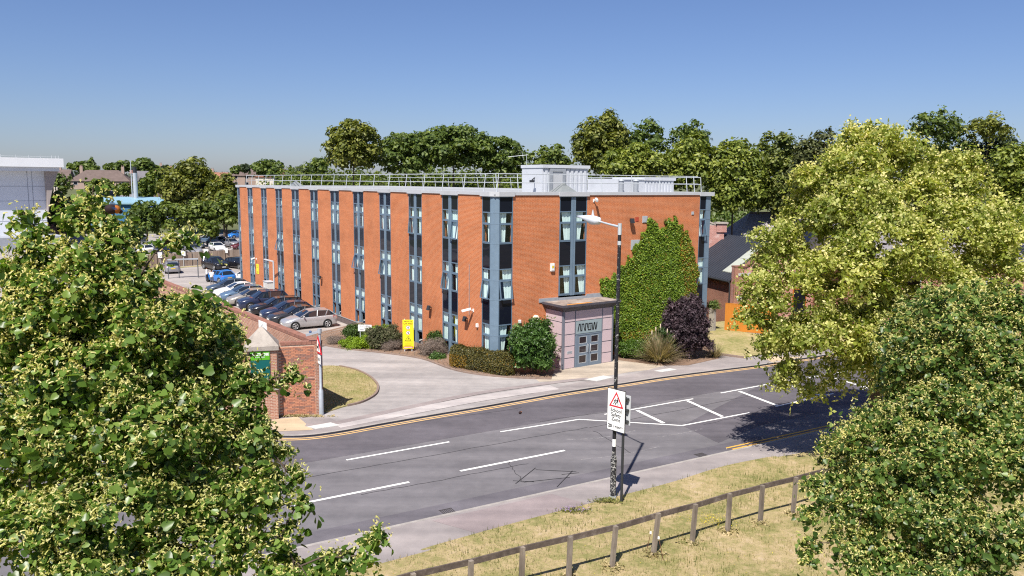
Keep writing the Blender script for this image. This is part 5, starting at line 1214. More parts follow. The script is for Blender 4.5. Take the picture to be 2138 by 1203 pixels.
    for s in (1, -1):
        mb = MB(); x1 = L / 2 - .13; mb.hexa([(x1 - .42, s * w * .90, nz - .10), (x1 + .02, s * w * .62, nz - .18), (x1 + .06, s * w * .60, nz - .18), (x1 - .38, s * w * .935, nz - .10), (x1 - .42, s * w * .88, nz + .06), (x1 - .02, s * w * .6, nz - .03), (x1 + .03, s * w * .58, nz - .04), (x1 - .38, s * w * .93, nz + .05)]); link('headlight', mb.mesh('headlight', m_head), root)
        mb = MB(); x1 = -L / 2 + .06; zt = bz - .05; mb.hexa([(x1, s * w * .60, zt - .28), (x1, s * w * .86, zt - .28), (x1 + .30, s * w * .97, zt - .22), (x1 + .22, s * w * .6, zt - .22), (x1 - .03, s * w * .62, zt - .05), (x1 + .0, s * w * .87, zt - .05), (x1 + .34, s * w * .965, zt + .0), (x1 + .22, s * w * .6, zt)]); link('tail_light', mb.mesh('tail_light', m_red_l), root)
        mb = MB(); mb.ball((xw - .32, s * (w + .09), hz + .07), .1, 8, 6, (.7, 1.1, .75)); link('mirror', mb.mesh('mirror', paint), root)
    mb = MB(); mb.box(L / 2 - .05, L / 2 + .015, -.26, .26, .42, .54); link('number_plate', mb.mesh('number_plate', m_plate_w), root)
    mb = MB(); mb.box(-L / 2 - .012, -L / 2 + .03, -.26, .26, .62, .74); link('number_plate', mb.mesh('number_plate', m_plate_y), root)
    mb = MB(); mb.box(L / 2 - .12, L / 2 - .002, -w * .5, w * .5, .30, .40); mb.box(L / 2 - .1, L / 2 - .0, -w * .42, w * .42, nz - .28, nz - .17); link('grille', mb.mesh('grille', m_arch), root)
    root.location = loc; root.rotation_euler = (0, 0, heading); return root
PNT = {'silver': paint_mat('paint_silver', (.50, .50, .51), .5, .3), 'black': paint_mat('paint_black', (.012, .012, .015)), 'navy': paint_mat('paint_navy', (.018, .026, .06)), 'champagne': paint_mat('paint_champagne', (.40, .37, .33), .45, .32), 'white': paint_mat('paint_white', (.72, .72, .72)),
       'blue': paint_mat('paint_blue', (.02, .16, .50)), 'slate': paint_mat('paint_slate', (.06, .08, .11), .3), 'grey': paint_mat('paint_grey', (.34, .34, .37), .4, .3), 'maroon': paint_mat('paint_maroon', (.10, .02, .03)), 'steel': paint_mat('paint_steel_blue', (.12, .19, .28), .3), 'dark': paint_mat('paint_dark_grey', (.035, .037, .042), .2)}
HN = AF + pi   # noses point away from the office wall
row = [('hatch', 'silver', 22.6, -3.2, 'silver hatchback with red tail lamp, nearest of the row by the office'), ('saloon', 'dark', 25.2, -3.3, 'dark saloon immediately behind the silver hatchback'), ('hatch', 'navy', 27.8, -3.3, 'dark navy hatchback third in the row by the office'),
       ('estate', 'black', 30.7, -3.2, 'black estate car with chrome window trim in the row by the office'), ('suv', 'navy', 34.0, -3.4, 'dark navy sport utility car with bright headlamps in the row by the office'), ('hatch', 'champagne', 37.3, -3.6, 'champagne coloured hatchback beyond the dark navy utility car'),
       ('hatch', 'steel', 40.3, -3.5, 'steel blue hatchback between the champagne and the white car'), ('saloon', 'white', 43.2, -3.2, 'white saloon with long windows near the far end of the row'), ('hatch', 'slate', 46.2, -3.4, 'slate blue hatchback last in the row beside the pedestrians')]
for kd, pc, tl, tf, lab in row:
    x, y = Bp(tf, tl); make_car(kd, PNT[pc], (x, y, gz(tl) + .005), HN, lab, 'cars parked nose out along the office wall')
g2 = 'cars parked at the far end of the office car park'
make_car('hatch', PNT['blue'], (-33.9, 91.9, -.495), AL + .25, 'bright blue hatchback with two people beside it', g2)
make_car('hatch', PNT['white'], (-31.0, 92.6, -.495), AL + .7, 'white hatchback parked beyond the office far corner', g2)
make_car('hatch', PNT['grey'], (-43.6, 101.4, -.495), AL - .1, 'silver grey hatchback seen from behind near the brown fence', g2)
make_car('suv', PNT['black'], (-39.4, 105.2, -.495), AL + pi + .25, 'large black utility car facing the camera near the brown fence', g2)
make_car('hatch', PNT['black'], (-36.9, 106.9, -.495), AL + pi + .35, 'small black hatchback facing the camera beside the office corner', g2)
g3 = 'cars in the public car park beyond the fence'
far = [('hatch', 'grey', -62, 133.5, .2, 'pale car at the left end of the public car park behind the lime twigs'), ('hatch', 'white', -59.2, 127.5, .3, 'white car close behind the fence at its left end'), ('saloon', 'navy', -57.0, 130.8, .1, 'navy car behind the fence left of the darker pair'),
       ('hatch', 'steel', -57.6, 138.2, 2.2, 'steel blue car behind the fence under the low trees'), ('suv', 'navy', -53.2, 131.8, 3.3, 'dark blue utility car just behind the fence between two bay boxes'), ('hatch', 'slate', -55.0, 138.2, 3.3, 'slate coloured car behind the dark blue utility car'),
       ('suv', 'steel', -53.8, 144.5, .3, 'steel blue utility car with orange plate under the round tree'), ('hatch', 'white', -49.3, 132.8, 3.2, 'white car just behind the fence near its middle'), ('hatch', 'grey', -50.0, 141.5, 3.4, 'silver car with dark screen behind the white one'),
       ('saloon', 'maroon', -46.2, 137.2, 1.8, 'maroon car low behind the fence near the office corner'), ('suv', 'slate', -47.8, 145.2, 3.2, 'slate utility car facing the camera beside the office corner'), ('hatch', 'blue', -56.3, 163, 1.9, 'bright blue car further back beside the trees'), ('hatch', 'white', -53.0, 164, 1.9, 'white car further back beside the bright blue one'),
       ('saloon', 'grey', -51.6, 128.6, 3.2, 'silver saloon just behind the fence left of its middle bay box'), ('hatch', 'steel', -61.5, 143, .4, 'steel blue car in the second rank behind the lime twigs'), ('hatch', 'navy', -55.6, 126.2, .2, 'navy hatchback close behind the fence near the second bay box'), ('hatch', 'slate', -58.8, 133.2, 3.3, 'slate hatchback behind the fence left of the steel blue cars'), ('estate', 'white', -56.7, 135.2, 3.2, 'white estate car behind the fence under the trees'), ('hatch', 'navy', -57.9, 144.3, 3.3, 'navy hatchback in the second rank under the trees'), ('saloon', 'steel', -57.2, 149.5, .3, 'steel blue saloon in the third rank under the trees'), ('hatch', 'silver', -61.6, 147.5, .3, 'silver hatchback in the third rank at the left'), ('hatch', 'black', -66.5, 139, .3, 'black car behind the lime twigs at the left of the public car park'), ('hatch', 'white', -71, 150, .4, 'white car far back at the left of the public car park')]
for kd, pc, x, y, hd, lab in far: make_car(kd, PNT[pc], (x, y, -.5), AL + hd, lab, g3)
for i, (x, y, pc, lab) in enumerate([(-29.5, 55.5, 'white', 'white car half hidden by the lime tree left of the brick wall'), (-34.5, 62, 'grey', 'grey car in the service yard behind the lime tree'), (-22.0, 45.6, 'white', 'white car in the side road behind the gate pier')]): make_car('hatch', PNT[pc], (x, y, -.5), R(60), lab, 'cars behind the near lime tree')

# ------------------------------------------------------------------ people by the blue car
def person(x, y, z, yaw, arm, label, shirt, trouser):
    root = thing('person', label, 'person', (x, y, z)); root.rotation_euler = (0, 0, yaw)
    V = [((0, 0, .95), .13), ((0, .01, 1.15), .125), ((0, .0, 1.36), .15), ((0, 0, 1.49), .06), ((0, .02, 1.60), .095), ((0, .03, 1.70), .09),
         ((-.19, 0, 1.41), .065), ((-.24, .02, 1.16), .05), ((-.20, .20, 1.08 + arm), .038), ((-.17, .27, 1.10 + arm), .032),
         ((.19, 0, 1.41), .065), ((.24, .0, 1.16), .05), ((.20, .18, 1.02), .038), ((.16, .26, 1.06), .032),
         ((-.10, 0, .88), .10), ((-.11, .02, .48), .068), ((-.11, -.01, .08), .045), ((-.11, .12, .04), .04),
         ((.10, 0, .88), .10), ((.11, .04, .48), .068), ((.11, .0, .08), .045), ((.12, .13, .04), .04)]
    E = [(0, 1), (1, 2), (2, 3), (3, 4), (4, 5), (2, 6), (6, 7), (7, 8), (8, 9), (2, 10), (10, 11), (11, 12), (12, 13), (0, 14), (14, 15), (15, 16), (16, 17), (0, 18), (18, 19), (19, 20), (20, 21)]
    me = bpy.data.meshes.new('body'); me.from_pydata([v for v, r in V], E, []); o = link('body_source', me)
    sk = o.modifiers.new('s', 'SKIN'); sk.use_smooth_shade = True
    lay = me.skin_vertices[0] if me.skin_vertices else None
    if lay:
        for i, (v, r) in enumerate(V): lay.data[i].radius = (r, r)
        lay.data[0].use_root = True
    ss = o.modifiers.new('u', 'SUBSURF'); ss.levels = 1; ss.render_levels = 1
    dg = bpy.context.evaluated_depsgraph_get(); dg.update(); m2 = bpy.data.meshes.new_from_object(o.evaluated_get(dg)); bpy.data.objects.remove(o, do_unlink=True)
    m2.name = 'body'; m2.materials.clear()
    for m in (shirt, trouser, M('skin_brown', (.20, .10, .06), .6, .1, 6), M('shoe', (.03, .03, .03), .7, .1, 6)): m2.materials.append(m)
    for p in m2.polygons:
        c = p.center; p.material_index = 3 if c.z < .07 else 1 if c.z < .93 else 2 if (c.z > 1.46 and abs(c.x) < .12) or (c.y > .14 and c.z < 1.3) else 0
    link('body', m2, root)
    mb = MB(); mb.ball((0, .0, 1.70), .108, 10, 7, (1, 1.05, .8)); link('hair', mb.mesh('hair', M('black_hair', (.012, .010, .010), .7, .2, 8)), root)
person(-35.5, 92.0, -.495, R(-60), .22, 'person in white shirt and dark trousers standing left of the blue car', m_wh, M('trouser_dark', (.02, .02, .03), .9, .1, 5))
person(-33.9, 89.3, -.495, R(20), .05, 'person in long white shirt standing in front of the blue car', m_wh, M('trouser_grey', (.10, .10, .11), .9, .1, 5))
# two bumblebees near the camera
def bee(loc, label, yaw):
    r = thing('bumblebee', label, 'insect', loc); r.rotation_euler = (.3, .2, yaw)
    mb = MB(); mb.ball((0, 0, 0), .0065, 10, 8, (1.25, 1, 1)); link('abdomen', mb.mesh('abdomen', M('bee_black', (.02, .008, .01), .8, .3, 60)), r)
    mb = MB(); mb.ball((.006, 0, .001), .0055, 10, 8); link('thorax', mb.mesh('thorax', M('bee_orange', (.32, .10, .015), .9, .3, 60)), r)
    mb = MB(); mb.ball((.0115, 0, -.001), .003, 8, 6); link('head', mb.mesh('head', M('bee_black', (.02, .008, .01))), r)
    for s in (1, -1):
        mb = MB(); mb.ball((.002, s * .009, .005), .008, 8, 5, (.5, 1.1, .03)); link('wing', mb.mesh('wing', glass_mat('bee_wing', (.85, .8, .72), .12)), r)
# ------------------------------------------------------------------ foliage
def leaf_arrays(kind):
    if kind == 'card':   # small bent diamond
        return np.array([(0, -.5, 0), (.32, .0, .10), (0, .5, 0), (-.32, .0, .10)], float), [(0, 1, 2), (0, 2, 3)]
    if kind == 'spray':  # little clump: three diamonds at angles
        v = []; f = []
        for k, (a, t) in enumerate(((0, .3), (2.1, -.3), (4.2, .25))):
            c, s = cos(a), sin(a); b = len(v)
            for x, y, z in ((0, 0, 0), (.22, .28, .06), (0, .62, -.05 + t * .3), (-.22, .28, .06)): v.append((x * c - y * s, x * s + y * c, z + t * y))
            f += [(b, b + 1, b + 2), (b, b + 2, b + 3)]
        return np.array(v, float), f
    if kind == 'lime':   # heart-shaped, folded on the midrib
        v = [(0, -.42, 0), (.30, -.50, .05), (.46, -.20, .09), (.34, .18, .06), (0, .58, -.06), (-.34, .18, .06), (-.46, -.20, .09), (-.30, -.50, .05)]
        return np.array(v, float), [(0, 1, 2), (0, 2, 3), (0, 3, 4), (0, 4, 5), (0, 5, 6), (0, 6, 7)]
    if kind == 'bract':  # narrow pale bract with a hanging flower tuft
        v = [(0, 0, 0), (.13, .35, .03), (.08, .8, 0), (0, 1.0, -.05), (-.12, .7, 0), (-.13, .3, .03), (.05, .5, .0), (.30, .85, -.25), (.12, 1.05, -.4), (-.08, .8, -.3), (.25, .55, -.45), (.0, .95, -.5)]
        return np.array(v, float), [(0, 1, 5), (1, 4, 5), (1, 2, 4), (2, 3, 4), (6, 7, 8), (6, 8, 9), (6, 10, 11)]
    if kind == 'blade':
        return np.array([(-.06, 0, 0), (.06, 0, 0), (.04, .55, .05), (0, 1, .22)], float), [(0, 1, 2), (0, 2, 3)]
    if kind == 'twig':
        return np.array([(-.02, 0, 0), (.02, 0, 0), (.015, .5, .03), (0, 1, 0), (0, .45, .02), (.3, .8, .05)], float), [(0, 1, 2), (0, 2, 3), (2, 4, 5)]
def frames(n, spin):
    n = n / np.maximum(np.linalg.norm(n, axis=1, keepdims=True), 1e-9)
    ref = np.where(np.abs(n[:, 2:3]) < .9, np.array([[0, 0, 1.]]), np.array([[1., 0, 0]]))
    t = np.cross(ref, n); t /= np.linalg.norm(t, axis=1, keepdims=True); b = np.cross(n, t)
    c, s = np.cos(spin)[:, None], np.sin(spin)[:, None]
    return t * c + b * s, -t * s + b * c, n
def scatter_mesh(name, P, N, size, kind, mats, rnd, spin=None, midx=None):
    base, faces = leaf_arrays(kind); n = len(P); k = len(base)
    g = np.random.default_rng(n + k)
    if spin is None: spin = g.uniform(0, 2 * pi, n)
    X, Y, Z = frames(N, spin)
    V = P[:, None, :] + size[:, None, None] * (base[None, :, 0:1] * X[:, None] + base[None, :, 1:2] * Y[:, None] + base[None, :, 2:3] * Z[:, None])
    F = np.array(faces); nf = len(F)
    idx = (F[None] + (np.arange(n) * k)[:, None, None]).reshape(-1)
    me = bpy.data.meshes.new(name); me.vertices.add(n * k); me.vertices.foreach_set('co', V.astype(np.float32).reshape(-1))
    me.loops.add(len(idx)); me.loops.foreach_set('vertex_index', idx.astype(np.int32))
    me.polygons.add(n * nf); me.polygons.foreach_set('loop_start', (np.arange(n * nf) * 3).astype(np.int32))
    for m in (mats if isinstance(mats, (list, tuple)) else [mats]): me.materials.append(m)
    me.update(calc_edges=True)
    a = me.attributes.new('rnd', 'FLOAT', 'FACE'); a.data.foreach_set('value', np.repeat(rnd, nf).astype(np.float32))
    if midx is not None: me.polygons.foreach_set('material_index', np.repeat(midx, nf).astype(np.int32))
    return me
def clumps(blobs, per_m2, clump_r, g, flat=.65, inner=.55, up_bias=.25):
    """clump centres spread over the shells of overlapping blobs"""
    C, O = [], []
    for (x, y, z, rx, ry, rz) in blobs:
        area = 4 * pi * ((rx * ry) ** 1.6 / 3 + (rx * rz) ** 1.6 / 3 + (ry * rz) ** 1.6 / 3) ** (1 / 1.6)
        n = max(3, int(area * per_m2)); d = g.normal(size=(n, 3)); d[:, 2] += up_bias; d /= np.linalg.norm(d, axis=1, keepdims=True)
        rad = inner + (1.02 - inner) * g.uniform(0, 1, n) ** .45
        C.append(np.array([x, y, z]) + d * rad[:, None] * np.array([rx, ry, rz])); O.append(d)
    return np.concatenate(C), np.concatenate(O)
def leaves_in(C, O, per, clump_r, g, flat=.6, droop=.35, jitter=.7, up=.45, outw=.5):
    n = len(C); idx = np.repeat(np.arange(n), per)
    cr = clump_r * g.uniform(.6, 1.35, n)[idx][:, None]
    o = g.normal(size=(len(idx), 3)) * .55; o[:, 2] *= flat; P = C[idx] + o * cr; P[:, 2] -= droop * cr[:, 0] * (o[:, 0] ** 2 + o[:, 1] ** 2)
    N = O[idx] * outw + g.normal(size=(len(idx), 3)) * jitter + np.array([0, 0, up]) + o * .6
    return P, N, idx
m_bark_t = M('tree_bark', (.085, .062, .045), .95, .35, 5, .7)
m_bark_g = M('tree_bark_grey', (.12, .10, .085), .95, .35, 5, .7)

def branch_mesh(name, base, blobs, r0, g, n_twig=0, C=None, mat=None, parent=None):
    """tapered trunk with limbs reaching into each blob; returns trunk and limb meshes"""
    top = max(b[2] for b in blobs); cx = sum(b[0] for b in blobs) / len(blobs); cy = sum(b[1] for b in blobs) / len(blobs)
    bx, by, bz = base; H = top - bz; tr = MB(); pts = []
    for i in range(7):
        t = i / 6; pts.append((bx + (cx - bx) * t * t + .12 * r0 * g.normal(), by + (cy - by) * t * t + .12 * r0 * g.normal(), bz + H * t * .78))
    tr.tube(pts, [r0 * 1.25] + [r0 * (1 - .13 * i) * .95 for i in range(1, 7)], 9)
    obj('trunk', tr, mat, parent)
    lm = MB(); nodes = [(Vector(p), None, r0 * (1 - .13 * i)) for i, p in enumerate(pts)][2:]
    rem = [Vector(b[:3]) for b in blobs]; who = list(range(len(blobs)))
    order = sorted(who, key=lambda i: min((rem[i] - nd[0]).length for nd in nodes))
    for i in order:
        e_ = rem[i]; b = blobs[i]
        j = min(range(len(nodes)), key=lambda q: (nodes[q][0] - e_).length + .6 * max(0, nodes[q][0].z - e_.z) + (0 if nodes[q][2] > .02 else .1))
        s, _, pr_ = nodes[j]; rr = max(.009, min(pr_ * .62, r0 * .4)); mid = s.lerp(e_, .5) + Vector((g.normal() * .06, g.normal() * .06, .10)) * (e_ - s).length
        lm.tube([s, mid, e_], [rr, max(.007, rr * .75), max(.005, rr * .5)], 6); nodes.append((e_, j, rr * .55))
        for q in range(n_twig):
            d = Vector(g.normal(size=3)); d.normalize(); tip = e_ + Vector((d.x * b[3], d.y * b[4], d.z * b[5])) * .8; m0 = mid.lerp(e_, g.uniform(.5, 1))
            lm.tube([m0, m0.lerp(tip, .5) + Vector((0, 0, .03)), tip], [max(.005, rr * .3), .004, .002], 4, cap=False)
    o = obj('limb', lm, mat, parent); o['kind'] = 'stuff'
def px_dir(u, v):
    d = fw + rt * ((u - 1069) / FOC) + upv * ((601.5 - v) / FOC); return d
LT = [(-3.45, 6.59, 11.18, 0.17, 0.15, 0.17), (-3.51, 6.51, 10.99, 0.27, 0.25, 0.18), (-3.29, 6.49, 10.93, 0.18, 0.18, 0.2), (-3.3, 6.4, 10.71, 0.37, 0.33, 0.23), (-4.0, 6.52, 11.0, 0.09, 0.08, 0.09), (-3.83, 6.46, 10.85, 0.16, 0.14, 0.16), (-3.76, 6.4, 10.7, 0.27, 0.24, 0.19), (-3.97, 6.3, 10.48, 0.27, 0.24, 0.23), (-2.99, 6.33, 10.52, 0.23, 0.21, 0.17), (-2.77, 6.44, 10.82, 0.11, 0.1, 0.06), (-2.64, 6.45, 10.84, 0.09, 0.08, 0.05), (-3.38, 6.27, 10.41, 0.53, 0.47, 0.3), (-3.79, 6.15, 10.12, 0.41, 0.37, 0.33), (-2.53, 6.22, 10.31, 0.26, 0.24, 0.15), (-2.44, 6.54, 10.18, 0.16, 0.14, 0.11), (-2.77, 6.15, 10.13, 0.44, 0.4, 0.3), (-2.37, 6.47, 10.01, 0.14, 0.12, 0.09), (-3.29, 6.02, 9.85, 0.51, 0.46, 0.36), (-2.54, 6.38, 9.79, 0.35, 0.31, 0.31), (-2.21, 6.32, 9.67, 0.23, 0.21, 0.19), (-2.03, 6.32, 9.67, 0.14, 0.12, 0.08), (-1.79, 6.35, 9.72, 0.09, 0.08, 0.06), (-2.11, 6.25, 9.49, 0.13, 0.11, 0.11), (-2.67, 5.83, 9.46, 0.53, 0.47, 0.39), (-3.57, 5.82, 9.41, 0.49, 0.44, 0.38), (-2.24, 6.15, 9.28, 0.37, 0.33, 0.26), (-1.93, 6.11, 9.18, 0.2, 0.18, 0.17), (-1.76, 6.04, 9.03, 0.15, 0.15, 0.16), (-1.6, 5.79, 8.88, 0.1, 0.12, 0.13), (-2.07, 5.83, 8.93, 0.4, 0.36, 0.28), (-2.86, 5.58, 8.95, 0.57, 0.51, 0.37), (-3.45, 5.49, 8.77, 0.46, 0.42, 0.33), (-2.31, 5.65, 8.59, 0.51, 0.46, 0.27), (-1.72, 5.68, 8.66, 0.2, 0.18, 0.14), (-2.85, 5.37, 8.54, 0.65, 0.58, 0.23), (-1.58, 5.58, 8.46, 0.37, 0.33, 0.1), (-1.23, 5.61, 8.53, 0.15, 0.14, 0.08), (-1.0, 5.68, 8.64, 0.08, 0.09, 0.1), (-1.05, 5.61, 8.53, 0.15, 0.14, 0.07)]
RL = [(14.8, 33.0, 13.09, 1.23, 1.11, 0.95), (13.57, 32.0, 12.0, 1.44, 1.3, 1.15), (16.44, 34.0, 12.06, 1.53, 1.38, 1.23), (13.32, 31.0, 10.69, 1.68, 1.51, 1.3), (16.36, 33.0, 10.48, 1.78, 1.61, 1.39), (19.39, 35.0, 11.07, 1.47, 1.33, 1.26), (12.07, 32.0, 9.99, 1.54, 1.38, 1.15), (14.08, 30.0, 9.11, 1.98, 1.78, 1.44), (18.43, 33.0, 9.31, 2.18, 1.96, 1.59), (20.89, 34.0, 9.67, 1.23, 1.1, 1.23), (11.01, 32.0, 8.25, 1.35, 1.21, 1.06), (9.95, 31.0, 6.73, 1.02, 0.92, 0.78), (12.37, 30.0, 7.64, 1.98, 1.78, 1.44), (15.97, 31.0, 7.54, 2.24, 2.01, 1.49), (19.96, 33.0, 7.73, 1.59, 1.43, 1.39), (10.82, 31.0, 5.59, 1.3, 1.17, 0.93), (9.94, 31.0, 5.01, 0.67, 0.6, 0.63), (12.3, 30.0, 5.79, 1.8, 1.62, 1.08), (14.68, 30.0, 5.81, 1.8, 1.62, 1.26), (17.25, 31.0, 5.65, 1.68, 1.51, 1.3), (11.38, 31.0, 4.05, 0.89, 0.8, 0.67), (10.84, 31.0, 3.36, 0.52, 0.47, 0.37), (12.1, 31.0, 3.12, 0.41, 0.4, 0.45), (13.55, 31.0, 4.36, 1.3, 1.17, 0.6), (13.59, 33.0, 13.13, 0.79, 0.71, 0.79), (16.34, 33.5, 12.79, 0.91, 0.82, 0.81), (19.21, 35.0, 12.06, 1.16, 1.04, 0.95), (11.8, 32.0, 11.32, 0.96, 0.87, 0.87), (10.33, 31.5, 9.06, 0.87, 0.78, 0.8), (9.39, 31.0, 6.12, 0.63, 0.57, 0.52), (9.68, 31.0, 7.49, 0.75, 0.67, 0.67), (15.28, 31.0, 3.99, 1.3, 1.17, 0.75), (17.0, 31.0, 3.9, 1.49, 1.34, 0.93), (13.03, 31.0, 3.48, 0.56, 0.5, 0.34)]
RN = [(7.99, 12.5, 9.42, 0.38, 0.34, 0.38), (7.4, 12.2, 8.86, 0.44, 0.4, 0.4), (7.53, 11.6, 8.62, 0.42, 0.44, 0.49), (6.83, 12.0, 8.52, 0.4, 0.36, 0.32), (6.33, 11.6, 8.1, 0.52, 0.47, 0.33), (6.89, 11.0, 8.13, 0.53, 0.48, 0.46), (5.58, 11.5, 7.82, 0.45, 0.4, 0.26), (5.2, 11.4, 7.52, 0.33, 0.3, 0.29), (5.84, 10.6, 7.63, 0.7, 0.63, 0.48), (6.65, 10.2, 7.64, 0.55, 0.5, 0.55), (5.31, 10.9, 7.27, 0.46, 0.41, 0.31), (4.6, 10.9, 7.12, 0.31, 0.28, 0.16), (4.33, 10.9, 7.12, 0.14, 0.13, 0.08), (4.9, 10.6, 6.82, 0.51, 0.46, 0.31), (4.37, 10.7, 6.92, 0.22, 0.2, 0.17), (4.18, 10.7, 6.74, 0.14, 0.13, 0.09), (5.69, 10.2, 6.9, 0.74, 0.66, 0.46), (6.34, 9.7, 6.93, 0.52, 0.47, 0.47), (4.71, 10.4, 6.39, 0.47, 0.42, 0.29), (4.19, 10.5, 6.37, 0.18, 0.16, 0.1), (4.17, 10.5, 6.16, 0.15, 0.14, 0.09), (5.11, 10.1, 6.26, 0.67, 0.6, 0.27), (5.89, 9.8, 6.36, 0.71, 0.64, 0.27)]
BG = [
   ('round_crowned', 'olive', 'round olive green tree standing alone behind the left part of the office roof', -23.9, 120, 16.2, 4.1, 4.3) ,
   ('spreading', 'deep', 'broad dark green spreading tree behind the office roof, left one of its group', -16.6, 124, 15.4, 4.5, 4.1) ,
   ('spreading', 'deep', 'tallest broad spreading tree with sky gaps behind the middle of the office roof', -9.6, 128, 16.4, 6.5, 4.2) ,
   ('spreading', 'deep', 'broad spreading tree just left of the plant room with aerial', -2.0, 126, 15.2, 4.5, 3.8) ,
   ('bushy', 'mid', 'low mid green tree directly behind the tall plant room', 5.5, 118, 14.2, 3.3, 2.8) ,
   ('tall', 'olive', 'tallest olive tree behind the right of the plant room', 12.2, 112, 16.2, 4.2, 5.1) ,
   ('loose', 'deep', 'dark green tree with ragged top between two olive trees on the skyline', 19.7, 122, 18.0, 3.5, 3.1) ,
   ('loose', 'deep', 'dark green ragged tree above the low plant enclosure', 26.2, 120, 17.6, 3.6, 3.3) ,
   ('lime', 'lime', 'pale green lime tree behind the gap between the two plant rooms', 12.7, 84, 12.8, 3.6, 2.8) ,
   ('lime', 'lime', 'pale green lime tree above the low plant enclosure', 18.4, 84, 13.2, 2.6, 3.2) ,
   ('lime', 'lime', 'large lime tree at the right end of the office roof', 23.1, 84, 11.8, 2.9, 4.6) ,
   ('lime', 'limed', 'tall lime tree behind the slate roofed house', 28.1, 86, 12.0, 2.8, 5.4) ,
   ('lime', 'greyg', 'greyish dark lime tree between the hall trees and the bright lime', 30.2, 80, 12.3, 2.6, 4.4) ,
   ('loose', 'deep', 'dark irregular tree rising above the bright lime crown', 37.3, 72, 16.6, 2.1, 1.5) ,
   ('loose', 'deep', 'dense dark tree low behind the top of the bright lime', 39.2, 74, 14.3, 3.3, 2.7) ,
   ('loose', 'olive', 'flat topped olive tree on the skyline near the right edge', 42.1, 72, 16.4, 1.9, 1.3) ,
   ('bushy', 'dark', 'dark blue green tree under the flat topped one near the right edge', 43.6, 74, 13.4, 3.1, 2.4) ,
   ('lime', 'lime', 'pale lime tree at the right edge of the view', 36.2, 58, 11.6, 1.8, 3.1) ,
   ('round_crowned', 'olive', 'great round olive tree left of the office at the far car park', -69.3, 172, 9.6, 6.8, 6.4) ,
   ('round_crowned', 'olive', 'smaller olive tree joined to the great round one beside the office edge', -60.0, 166, 7.4, 4.0, 5.2) ,
   ('bushy', 'mid', 'mid green tree in front of the great round tree at its left foot', -63.9, 150, 4.4, 4.1, 3.2) ,
   ('bushy', 'deep', 'dark bushy tree below the blue roofed unit', -67.9, 148, 4.1, 3.7, 3.6) ,
   ('bushy', 'mid', 'bushy green tree at the car park edge in the middle of the group', -55.0, 140, 5.1, 3.5, 3.0) ,
   ('bushy', 'mid', 'low spreading green tree overhanging the cars beside the office edge', -50.9, 142, 5.9, 3.1, 3.4) ,
   ('bushy', 'mid', 'small bright green tree between parked cars in the public car park', -51.6, 136, 2.9, 1.8, 1.4) ,
   ('bushy', 'deep', 'small dark tree between the lime twigs and the white cars', -61.7, 128, 2.4, 2.5, 2.2) ,
   ('bushy', 'deep', 'dark tree in the gap beside the supermarket wall', -89.2, 158, 5.0, 3.2, 5.2) ,
   ('bushy', 'deep', 'dark green tree under the curved store bracket', -99.0, 175, 10.3, 2.5, 2.7) ,
   ('bushy', 'mid', 'green tree behind the silver flue below the terraces', -102.8, 225, 8.5, 3.5, 4.1) ,
   ('bushy', 'mid', 'green tree between the grey roofed house and the great round tree', -103.7, 235, 11.2, 3.1, 3.7) ,
   ('bushy', 'deep', 'rounded dark green tree behind the left part of the office roof rail', -57.7, 190, 14.0, 3.9, 2.5) ,
   ('bushy', 'blue', 'distant blue green wood edge behind the office roof rail', -82.1, 320, 14.5, 6.5, 3.1) ,
   ('bushy', 'deep', 'small dark tree left of the olive tree behind the roof rail', -40.8, 170, 14.2, 2.0, 2.0) ,
   ('bushy', 'mid', 'green garden trees in front of the long brown terrace', -126.1, 245, 9.2, 4.4, 2.4) ,
   ('bushy', 'mid', 'small green garden tree left of the silver flue foot', -114.0, 235, 8.2, 2.5, 2.1) ,
   ('bushy', 'deep', 'skyline trees above the long brown terrace', -176.4, 330, 16.2, 5.6, 2.2) ,
   ('conifer', 'deep', 'dark pointed conifer on the skyline above the terraces', -169.8, 325, 16.9, 1.8, 2.3) ,
   ('bushy', 'deep', 'rounded skyline tree right of the conifer', -164.7, 330, 15.7, 3.2, 2.0) ,
   ('bushy', 'deep', 'skyline tree left of the silver flue top', -154.7, 320, 16.3, 3.1, 2.3) ,
   ('bushy', 'deep', 'large dark skyline tree beside the silver flue top', -146.3, 318, 16.7, 5.4, 3.2) ,
   ('bushy', 'blue', 'small skyline tree between the flue and the great round tree', -146.8, 340, 15.8, 2.0, 1.4) ,
   ('bushy', 'deep', 'round skyline tree above the brown roofs by the office corner', -110.2, 320, 15.2, 1.9, 1.7) ,
   ('bushy', 'blue', 'dark twin topped skyline tree left of the office roof corner', -108.2, 325, 15.9, 1.8, 1.8) ,
]
def tones(name, a, b, c, tr=.35, rough=.5): return leaf_mat(name, a, b, c, tr, rough)
m_l_near = tones('lime_leaf_near', (.045, .09, .014), (.115, .205, .032), (.25, .35, .085), .45, .34)
m_l_right = tones('lime_leaf_right', (.036, .074, .014), (.095, .165, .032), (.21, .29, .08), .42, .38)
m_l_big = tones('lime_leaf_bright', (.12, .165, .02), (.28, .325, .05), (.56, .57, .20), .48)
m_bract = tones('lime_bract', (.42, .42, .11), (.64, .60, .24), (.80, .72, .38), .4, .6)
